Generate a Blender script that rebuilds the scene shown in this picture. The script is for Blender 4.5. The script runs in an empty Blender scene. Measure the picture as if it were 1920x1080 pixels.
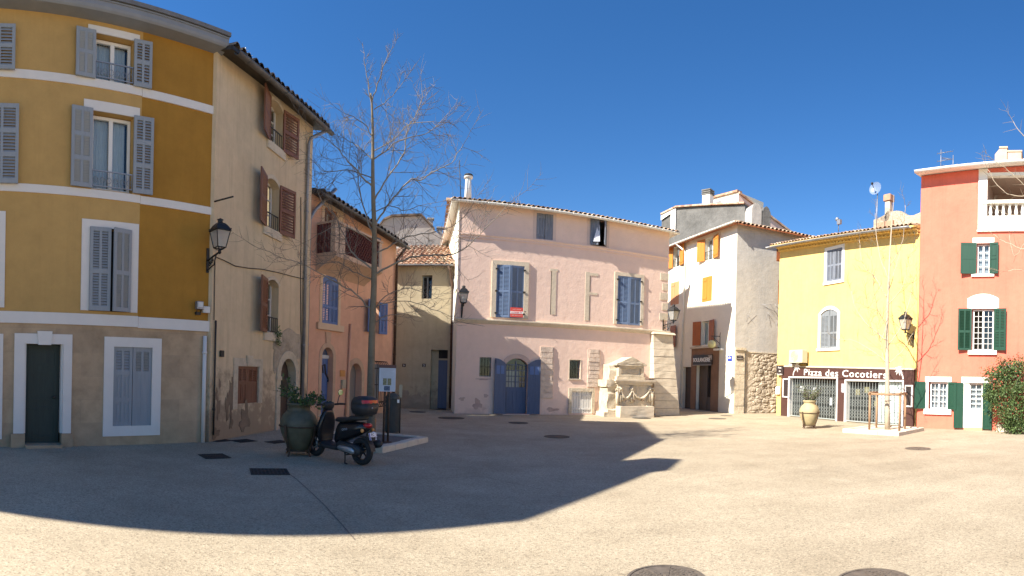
import bpy, bmesh, math, random
from math import sin, cos, tan, pi, radians, atan2, hypot, sqrt
from mathutils import Vector, Matrix
from mathutils.geometry import tessellate_polygon
from mathutils import noise as mnoise

random.seed(7)
scene = bpy.context.scene
COL = scene.collection

# ------------------------------------------------------------------ camera model
# the photograph is a stitched (cylindrical) panorama: 975 px per radian, 1920x1080
EYE, FP, HY, ROLL = 1.65, 975.0, 705.0, radians(1.5)
RIGHT = Vector((cos(ROLL), 0, sin(ROLL)))
UP = Vector((-sin(ROLL), 0, cos(ROLL)))
FWD = Vector((0, 1, 0))
CAM = Vector((0, 0, EYE))


def ray(px, py):
    th = (px - 960) / FP
    v = (HY - py) / FP
    return RIGHT * sin(th) + FWD * cos(th) + UP * v


def ground(px, py, z=0.0):
    r = ray(px, py)
    return CAM + r * ((z - EYE) / r.z)


def at(px, py, d):
    """world point seen at pixel (px, py) at horizontal distance d"""
    r = ray(px, py)
    return CAM + r * (d / hypot(r.x, r.y))


def plan(px, d):
    p = at(px, 705, d)
    return Vector((p.x, p.y))


# ------------------------------------------------------------------ facade frames
class Facade:
    """local x runs along the wall (left to right seen from the square), local y into the wall, z up"""

    def __init__(s, A, B):
        s.A, s.B = Vector(A[:2]), Vector(B[:2])
        d = (s.B - s.A)
        s.L = d.length
        d.normalize()
        s.u = Vector((d.x, d.y, 0))
        s.n = Vector((d.y, -d.x, 0))          # outward
        s.M = Matrix(((d.x, -d.y, 0, s.A.x), (d.y, d.x, 0, s.A.y), (0, 0, 1, 0), (0, 0, 0, 1)))
        s.O = Vector((s.A.x, s.A.y, 0))

    def uz(s, px, py, w=0.0):
        """(u, z) of the pixel on the wall plane pushed outward by w"""
        r = ray(px, py)
        t = (s.O + s.n * w - CAM).dot(s.n) / r.dot(s.n)
        p = CAM + r * t - s.O
        return p.dot(s.u), p.z

    def U(s, px, py, w=0.0):
        return s.uz(px, py, w)[0]

    def Z(s, px, py, w=0.0):
        return s.uz(px, py, w)[1]

    def rect(s, x0, x1, y0, y1, w=0.0):
        """pixel rectangle (y0 top, y1 bottom, measured at the middle column) -> u0, u1, z0, z1"""
        xm, ym = (x0 + x1) / 2, (y0 + y1) / 2
        return s.U(x0, ym, w), s.U(x1, ym, w), s.Z(xm, y1, w), s.Z(xm, y0, w)

    def off(s, w):
        return Facade(s.A + Vector((s.n.x, s.n.y)) * w, s.B + Vector((s.n.x, s.n.y)) * w)

    def world(s, u, y, z):
        return s.M @ Vector((u, y, z))


# ------------------------------------------------------------------ mesh builder
class MB:
    def __init__(s):
        s.v, s.f, s.s = [], [], []
        s.M = Matrix.Identity(4)

    def at(s, M):
        s.M = M
        return s

    def add(s, vs, fs, smooth=False):
        b = len(s.v)
        M = s.M
        s.v.extend(M @ Vector(p) for p in vs)
        for f in fs:
            s.f.append(tuple(b + i for i in f))
            s.s.append(smooth)
        return s

    def box(s, x0, x1, y0, y1, z0, z1):
        return s.add([(x0, y0, z0), (x1, y0, z0), (x1, y1, z0), (x0, y1, z0), (x0, y0, z1), (x1, y0, z1), (x1, y1, z1), (x0, y1, z1)],
                     [(0, 3, 2, 1), (4, 5, 6, 7), (0, 1, 5, 4), (1, 2, 6, 5), (2, 3, 7, 6), (3, 0, 4, 7)])

    def cbox(s, x0, x1, y0, y1, z0, z1, c=.02):
        """box with chamfered vertical and top edges"""
        a = [(x0 + c, y0), (x1 - c, y0), (x1, y0 + c), (x1, y1 - c), (x1 - c, y1), (x0 + c, y1), (x0, y1 - c), (x0, y0 + c)]
        mx, my = (x0 + x1) / 2, (y0 + y1) / 2
        kx, ky = 1 - 2 * c / (x1 - x0), 1 - 2 * c / (y1 - y0)
        vs = [(x, y, z0) for x, y in a] + [(x, y, z1 - c) for x, y in a] + [(mx + (x - mx) * kx, my + (y - my) * ky, z1) for x, y in a]
        fs = [tuple(range(7, -1, -1)), tuple(range(16, 24))]
        for k in (0, 8):
            for i in range(8):
                j = (i + 1) % 8
                fs.append((k + i, k + j, k + j + 8, k + i + 8))
        return s.add(vs, fs)

    def prism(s, poly, y0, y1):
        """polygon in (x, z) extruded along y"""
        n = len(poly)
        vs = [(x, y0, z) for x, z in poly] + [(x, y1, z) for x, z in poly]
        fs = [tuple(range(n)), tuple(range(2 * n - 1, n - 1, -1))]
        for i in range(n):
            j = (i + 1) % n
            fs.append((i, j, n + j, n + i))
        return s.add(vs, fs)

    def zprism(s, poly, z0, z1):
        n = len(poly)
        vs = [(x, y, z0) for x, y in poly] + [(x, y, z1) for x, y in poly]
        fs = [tuple(range(n - 1, -1, -1)), tuple(range(n, 2 * n))]
        for i in range(n):
            j = (i + 1) % n
            fs.append((i, j, n + j, n + i))
        return s.add(vs, fs)

    def xprism(s, poly, x0, x1):
        """polygon in (y, z) extruded along x"""
        n = len(poly)
        vs = [(x0, y, z) for y, z in poly] + [(x1, y, z) for y, z in poly]
        fs = [tuple(range(n)), tuple(range(2 * n - 1, n - 1, -1))]
        for i in range(n):
            j = (i + 1) % n
            fs.append((i, j, n + j, n + i))
        return s.add(vs, fs)

    def ring(s, inner, outer, y0, y1, closed=True):
        """strip between two loops with equal counts in (x, z), extruded along y"""
        n = len(inner)
        vs = [(x, y0, z) for x, z in inner] + [(x, y0, z) for x, z in outer] + [(x, y1, z) for x, z in inner] + [(x, y1, z) for x, z in outer]
        fs = []
        for i in range(n if closed else n - 1):
            j = (i + 1) % n
            fs += [(i, j, n + j, n + i), (2 * n + i, 3 * n + i, 3 * n + j, 2 * n + j), (i, 2 * n + i, 2 * n + j, j), (n + i, n + j, 3 * n + j, 3 * n + i)]
        if not closed:
            fs += [(0, n, 3 * n, 2 * n), (n - 1, 3 * n - 1, 4 * n - 1, 2 * n - 1)]
        return s.add(vs, fs)

    def tube(s, pts, r, n=6, caps=True, smooth=True):
        pts = [Vector(p) for p in pts]
        m = len(pts)
        rs = r if isinstance(r, (list, tuple)) else [r] * m
        ref = Vector((0, 0, 1))
        vs, fs = [], []
        prev = None
        for i, p in enumerate(pts):
            d = (pts[min(i + 1, m - 1)] - pts[max(i - 1, 0)])
            if d.length < 1e-9:
                d = Vector((0, 0, 1))
            d.normalize()
            if prev is None:
                a = d.cross(ref)
                if a.length < 1e-3:
                    a = d.cross(Vector((1, 0, 0)))
            else:
                a = prev - d * prev.dot(d)
                if a.length < 1e-5:
                    a = d.cross(ref)
            a.normalize()
            prev = a
            b = d.cross(a)
            for k in range(n):
                t = 2 * pi * k / n
                vs.append(p + a * (rs[i] * cos(t)) + b * (rs[i] * sin(t)))
        for i in range(m - 1):
            for k in range(n):
                l = (k + 1) % n
                fs.append((i * n + k, i * n + l, (i + 1) * n + l, (i + 1) * n + k))
        if caps:
            fs += [tuple(range(n - 1, -1, -1)), tuple(range((m - 1) * n, m * n))]
        return s.add(vs, fs, smooth)

    def lathe(s, prof, c=(0, 0, 0), n=20, smooth=True, caps=True):
        c = Vector(c)
        m = len(prof)
        vs, fs = [], []
        for r, z in prof:
            for k in range(n):
                t = 2 * pi * k / n
                vs.append(c + Vector((r * cos(t), r * sin(t), z)))
        for i in range(m - 1):
            for k in range(n):
                l = (k + 1) % n
                fs.append((i * n + k, i * n + l, (i + 1) * n + l, (i + 1) * n + k))
        if caps:
            fs += [tuple(range(n - 1, -1, -1)), tuple(range((m - 1) * n, m * n))]
        return s.add(vs, fs, smooth)

    def ball(s, c, r, n=10, sc=(1, 1, 1)):
        c = Vector(c)
        pr = [(max(r * sin(pi * i / n), 1e-4), -r * cos(pi * i / n)) for i in range(n + 1)]
        vs, fs = [], []
        for rr, z in pr:
            for k in range(n):
                t = 2 * pi * k / n
                vs.append(c + Vector((rr * cos(t) * sc[0], rr * sin(t) * sc[1], z * sc[2])))
        for i in range(n):
            for k in range(n):
                l = (k + 1) % n
                fs.append((i * n + k, i * n + l, (i + 1) * n + l, (i + 1) * n + k))
        return s.add(vs, fs, True)

    def holes(s, outline, holes, y=0.0):
        """flat wall face in the plane y with holes, facing -y"""
        loops = [[Vector((x, z, 0)) for x, z in l] for l in [outline] + holes]
        flat = [p for l in loops for p in l]
        vs = [(p.x, y, p.y) for p in flat]
        fs = []
        for a, b, c in tessellate_polygon(loops):
            n = (flat[b] - flat[a]).cross(flat[c] - flat[a])
            if abs(n.z) < 1e-9:
                continue
            fs.append((a, b, c) if n.z > 0 else (a, c, b))
        return s.add(vs, fs)

    def reveal(s, loop, y0, y1):
        n = len(loop)
        vs = [(x, y0, z) for x, z in loop] + [(x, y1, z) for x, z in loop]
        return s.add(vs, [(i, (i + 1) % n, n + (i + 1) % n, n + i) for i in range(n)])


def rloop(u0, u1, z0, z1):
    return [(u0, z0), (u1, z0), (u1, z1), (u0, z1)]


def aloop(u0, u1, z0, zs, zt, n=10):
    """segmental arch: springs at zs, crown at zt"""
    h, w = zt - zs, (u1 - u0) / 2
    R = (w * w + h * h) / (2 * h)
    um, zc = (u0 + u1) / 2, zt - R
    a = math.asin(min(1, w / R))
    if h > w:
        a = pi - a
    return [(u0, z0), (u1, z0)] + [(um + R * sin(a - 2 * a * i / n), zc + R * cos(a - 2 * a * i / n)) for i in range(n + 1)]


# ------------------------------------------------------------------ materials
MATS = {}


def nodes_of(m):
    m.use_nodes = True
    nt = m.node_tree
    return nt, nt.nodes, nt.links, nt.nodes['Principled BSDF']


def noise(N, L, vec, scale, detail=4, rough=.6):
    n = N.new('ShaderNodeTexNoise')
    n.inputs['Scale'].default_value = scale
    n.inputs['Detail'].default_value = detail
    n.inputs['Roughness'].default_value = rough
    L.new(vec, n.inputs['Vector'])
    return n.outputs['Fac']


def ramp(N, L, fac, stops):
    r = N.new('ShaderNodeValToRGB')
    e = r.color_ramp.elements
    while len(e) < len(stops):
        e.new(.5)
    for k, (p, c) in enumerate(stops):
        e[k].position = p
        e[k].color = (c, c, c, 1) if not isinstance(c, tuple) else (*c, 1)
    L.new(fac, r.inputs['Fac'])
    return r.outputs['Color']


def mixc(N, L, fac, a, b, mode='MIX'):
    m = N.new('ShaderNodeMix')
    m.data_type = 'RGBA'
    m.blend_type = mode
    for sock, val in ((m.inputs[0], fac), (m.inputs[6], a), (m.inputs[7], b)):
        if isinstance(val, (int, float)):
            sock.default_value = val
        elif isinstance(val, tuple):
            sock.default_value = (*val, 1)
        else:
            L.new(val, sock)
    return m.outputs[2]


def math_(N, L, op, a, b=0.0):
    m = N.new('ShaderNodeMath')
    m.operation = op
    for sock, val in ((m.inputs[0], a), (m.inputs[1], b)):
        if isinstance(val, (int, float)):
            sock.default_value = val
        else:
            L.new(val, sock)
    return m.outputs[0]


def bump(N, L, B, h, strength, dist):
    b = N.new('ShaderNodeBump')
    b.inputs['Strength'].default_value = strength
    b.inputs['Distance'].default_value = dist
    L.new(h, b.inputs['Height'])
    L.new(b.outputs['Normal'], B.inputs['Normal'])


def plain(name, col, rough=.6, metal=0.0, var=.12, scale=6, spec=None, emit=None):
    if name in MATS:
        return MATS[name]
    m = bpy.data.materials.new(name)
    nt, N, L, B = nodes_of(m)
    tc = N.new('ShaderNodeTexCoord').outputs['Object']
    f = noise(N, L, tc, scale, 5)
    dark = tuple(c * (1 - var) for c in col)
    lite = tuple(min(1, c * (1 + var)) for c in col)
    L.new(ramp(N, L, f, [(.3, dark), (.7, lite)]), B.inputs['Base Color'])
    B.inputs['Roughness'].default_value = rough
    B.inputs['Metallic'].default_value = metal
    if spec is not None:
        B.inputs['Specular IOR Level'].default_value = spec
    if emit:
        B.inputs['Emission Color'].default_value = (*emit[0], 1)
        B.inputs['Emission Strength'].default_value = emit[1]
    MATS[name] = m
    return m


def plaster(name, col, var=.14, dirt=None, dirt_h=(0, 1.0), dirt_amt=.5, bmp=.35, patch=None, streak=.0):
    """painted render: broad mottling, fine grain, optional worn/dirty foot of the wall and peeled patches"""
    m = bpy.data.materials.new(name)
    nt, N, L, B = nodes_of(m)
    tc = N.new('ShaderNodeTexCoord').outputs['Object']
    f1 = noise(N, L, tc, .55, 5, .65)
    f2 = noise(N, L, tc, 3.2, 6, .7)
    f3 = noise(N, L, tc, 60, 3, .6)
    f = math_(N, L, 'ADD', math_(N, L, 'MULTIPLY', f1, .6), math_(N, L, 'MULTIPLY', f2, .4))
    dark = tuple(c * (1 - var * 1.4) for c in col)
    lite = tuple(min(.95, c * (1 + var)) for c in col)
    c = ramp(N, L, f, [(.34, dark), (.66, lite)])
    if streak:
        mp = N.new('ShaderNodeMapping')
        mp.inputs['Scale'].default_value = (3.0, 3.0, .18)
        L.new(tc, mp.inputs['Vector'])
        fs = noise(N, L, mp.outputs['Vector'], 1.6, 5, .7)
        c = mixc(N, L, math_(N, L, 'MULTIPLY', ramp(N, L, fs, [(.5, 0.0), (.72, 1.0)]), streak), c, tuple(k * .45 for k in col))
    if dirt:
        sx = N.new('ShaderNodeSeparateXYZ')
        L.new(tc, sx.inputs[0])
        fz = N.new('ShaderNodeMapRange')
        fz.inputs['From Min'].default_value = dirt_h[0]
        fz.inputs['From Max'].default_value = dirt_h[1]
        fz.inputs['To Min'].default_value = 1
        fz.inputs['To Max'].default_value = 0
        L.new(sx.outputs['Z'], fz.inputs['Value'])
        fd = noise(N, L, tc, 1.7, 6, .7)
        k = math_(N, L, 'ADD', math_(N, L, 'MULTIPLY', fz.outputs[0], .55), math_(N, L, 'SUBTRACT', fd, .5))
        c = mixc(N, L, math_(N, L, 'MULTIPLY', ramp(N, L, k, [(.30, 0.0), (.46, 1.0)]), dirt_amt), c, dirt)
    if patch:
        fp_ = noise(N, L, tc, patch[1], 6, .65)
        c = mixc(N, L, math_(N, L, 'MULTIPLY', ramp(N, L, fp_, [(patch[2], 0.0), (patch[2] + .03, 1.0)]), patch[3]), c, patch[0])
    L.new(c, B.inputs['Base Color'])
    B.inputs['Roughness'].default_value = .92
    B.inputs['Specular IOR Level'].default_value = .15
    h = math_(N, L, 'ADD', math_(N, L, 'MULTIPLY', f2, 1.0), math_(N, L, 'MULTIPLY', f3, .12))
    bump(N, L, B, h, bmp, .05)
    return m


def stone(name, col, var=.3, scale=4, bmp=.6, dist=.04, blocks=None):
    m = bpy.data.materials.new(name)
    nt, N, L, B = nodes_of(m)
    tc = N.new('ShaderNodeTexCoord').outputs['Object']
    f1 = noise(N, L, tc, scale, 8, .7)
    f2 = noise(N, L, tc, scale * .2, 4, .6)
    f = math_(N, L, 'ADD', math_(N, L, 'MULTIPLY', f1, .55), math_(N, L, 'MULTIPLY', f2, .45))
    c = ramp(N, L, f, [(.33, tuple(k * (1 - var) for k in col)), (.5, col), (.68, tuple(min(.95, k * (1 + var * .7)) for k in col))])
    h = f1
    if blocks:
        mp = N.new('ShaderNodeMapping')
        mp.inputs['Scale'].default_value = (1, 1, 1)
        mp.inputs['Rotation'].default_value = (radians(90), 0, 0)
        L.new(tc, mp.inputs['Vector'])
        br = N.new('ShaderNodeTexBrick')
        br.inputs['Scale'].default_value = 1
        br.inputs['Brick Width'].default_value = blocks[0]
        br.inputs['Row Height'].default_value = blocks[1]
        br.inputs['Mortar Size'].default_value = blocks[2]
        br.inputs['Color1'].default_value = (.78, .78, .78, 1)
        br.inputs['Color2'].default_value = (1.12, 1.1, 1.05, 1)
        br.inputs['Mortar'].default_value = (blocks[3],) * 3 + (1,)
        L.new(mp.outputs['Vector'], br.inputs['Vector'])
        c = mixc(N, L, blocks[4], c, br.outputs['Color'], 'MULTIPLY')
    L.new(c, B.inputs['Base Color'])
    B.inputs['Roughness'].default_value = .93
    B.inputs['Specular IOR Level'].default_value = .15
    bump(N, L, B, h, bmp, dist)
    return m


def tiles_mat(name, cols):
    m = bpy.data.materials.new(name)
    nt, N, L, B = nodes_of(m)
    tc = N.new('ShaderNodeTexCoord').outputs['Object']
    v = N.new('ShaderNodeTexVoronoi')
    v.inputs['Scale'].default_value = 3.4
    L.new(tc, v.inputs['Vector'])
    sx = N.new('ShaderNodeSeparateColor')
    L.new(v.outputs['Color'], sx.inputs[0])
    f2 = noise(N, L, tc, 14, 6, .7)
    f = math_(N, L, 'ADD', math_(N, L, 'MULTIPLY', sx.outputs[0], .6), math_(N, L, 'MULTIPLY', f2, .5))
    st = [(.18 + .6 * i / (len(cols) - 1), c) for i, c in enumerate(cols)]
    L.new(ramp(N, L, f, st), B.inputs['Base Color'])
    B.inputs['Roughness'].default_value = .9
    B.inputs['Specular IOR Level'].default_value = .2
    bump(N, L, B, f2, .4, .02)
    return m


def wood(name, col, var=.2, rough=.55, weather=0.0):
    m = bpy.data.materials.new(name)
    nt, N, L, B = nodes_of(m)
    tc = N.new('ShaderNodeTexCoord').outputs['Object']
    mp = N.new('ShaderNodeMapping')
    mp.inputs['Scale'].default_value = (14, 14, 1.2)
    L.new(tc, mp.inputs['Vector'])
    f = noise(N, L, mp.outputs['Vector'], 1.5, 6, .7)
    c = ramp(N, L, f, [(.3, tuple(k * (1 - var) for k in col)), (.7, tuple(min(.95, k * (1 + var)) for k in col))])
    if weather:
        f3 = noise(N, L, mp.outputs['Vector'], 2.3, 6, .8)
        c = mixc(N, L, math_(N, L, 'MULTIPLY', ramp(N, L, f3, [(.5, 0.0), (.62, 1.0)]), weather), c, (.33, .32, .31))
    L.new(c, B.inputs['Base Color'])
    B.inputs['Roughness'].default_value = rough
    B.inputs['Specular IOR Level'].default_value = .3
    bump(N, L, B, f, .12, .01)
    return m


def ground_mat():
    m = bpy.data.materials.new('aggregate_paving')
    nt, N, L, B = nodes_of(m)
    tc = N.new('ShaderNodeTexCoord').outputs['Object']
    big = noise(N, L, tc, .16, 5, .6)
    mid = noise(N, L, tc, .9, 6, .65)
    vo = N.new('ShaderNodeTexVoronoi')
    vo.inputs['Scale'].default_value = 62
    L.new(tc, vo.inputs['Vector'])
    sp = N.new('ShaderNodeSeparateColor')
    L.new(vo.outputs['Color'], sp.inputs[0])
    fine = noise(N, L, tc, 130, 3, .7)
    base = ramp(N, L, math_(N, L, 'ADD', math_(N, L, 'MULTIPLY', big, .5), math_(N, L, 'MULTIPLY', mid, .5)),
                [(.36, (.335, .274, .190)), (.5, (.395, .328, .232)), (.64, (.46, .385, .275))])
    c = mixc(N, L, 1.0, base, ramp(N, L, sp.outputs[0], [(.0, .62), (.18, .90), (.7, 1.05), (1, 1.24)]), 'MULTIPLY')
    c = mixc(N, L, .6, c, ramp(N, L, fine, [(.3, .78), (.7, 1.22)]), 'MULTIPLY')
    # pale worn spots and dark oil marks
    sp2 = noise(N, L, tc, .62, 3, .5)
    c = mixc(N, L, math_(N, L, 'MULTIPLY', ramp(N, L, sp2, [(.68, 0.0), (.74, 1.0)]), .35), c, (.58, .53, .42))
    sp3 = noise(N, L, tc, .43, 5, .6)
    c = mixc(N, L, math_(N, L, 'MULTIPLY', ramp(N, L, sp3, [(.26, 1.0), (.36, 0.0)]), .3), c, (.17, .135, .10))
    # faint wheel and wash marks dragged along one direction
    mp = N.new('ShaderNodeMapping')
    mp.inputs['Rotation'].default_value = (0, 0, .7)
    mp.inputs['Scale'].default_value = (.22, 1.6, 1)
    L.new(tc, mp.inputs['Vector'])
    mk = noise(N, L, mp.outputs['Vector'], .8, 5, .65)
    c = mixc(N, L, .5, c, ramp(N, L, mk, [(.32, .84), (.5, 1.0), (.68, 1.07)]), 'MULTIPLY')
    L.new(c, B.inputs['Base Color'])
    B.inputs['Roughness'].default_value = .95
    B.inputs['Specular IOR Level'].default_value = .12
    h = math_(N, L, 'ADD', vo.outputs['Distance'], fine)
    bump(N, L, B, h, .35, .008)
    return m


def glass_mat():
    m = bpy.data.materials.new('window_glass')
    m.use_nodes = True
    nt = m.node_tree
    N, L = nt.nodes, nt.links
    for n in list(N):
        N.remove(n)
    o = N.new('ShaderNodeOutputMaterial')
    mx = N.new('ShaderNodeMixShader')
    tr = N.new('ShaderNodeBsdfTransparent')
    tr.inputs[0].default_value = (.82, .88, .88, 1)
    gl = N.new('ShaderNodeBsdfGlossy')
    gl.inputs['Roughness'].default_value = .03
    fr = N.new('ShaderNodeFresnel')
    fr.inputs[0].default_value = 1.55
    tc = N.new('ShaderNodeTexCoord').outputs['Object']
    nz = noise(N, L, tc, 2.5, 2)
    b = N.new('ShaderNodeBump')
    b.inputs['Strength'].default_value = .05
    b.inputs['Distance'].default_value = .03
    L.new(nz, b.inputs['Height'])
    L.new(b.outputs[0], gl.inputs['Normal'])
    k = math_(N, L, 'ADD', math_(N, L, 'MULTIPLY', fr.outputs[0], 1.0), .03)
    L.new(k, mx.inputs[0])
    L.new(tr.outputs[0], mx.inputs[1])
    L.new(gl.outputs[0], mx.inputs[2])
    L.new(mx.outputs[0], o.inputs[0])
    return m


def leaf_mat(name, col):
    m = bpy.data.materials.new(name)
    nt, N, L, B = nodes_of(m)
    tc = N.new('ShaderNodeTexCoord').outputs['Object']
    f = noise(N, L, tc, 5, 3, .7)
    g = N.new('ShaderNodeNewGeometry')
    k = math_(N, L, 'ADD', math_(N, L, 'MULTIPLY', f, .6), math_(N, L, 'MULTIPLY', g.outputs['Random Per Island'], .4))
    L.new(ramp(N, L, k, [(.25, tuple(c * .5 for c in col)), (.55, col), (.8, tuple(min(1, c * 1.9) for c in col))]), B.inputs['Base Color'])
    B.inputs['Roughness'].default_value = .55
    B.inputs['Specular IOR Level'].default_value = .35
    return m


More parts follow.
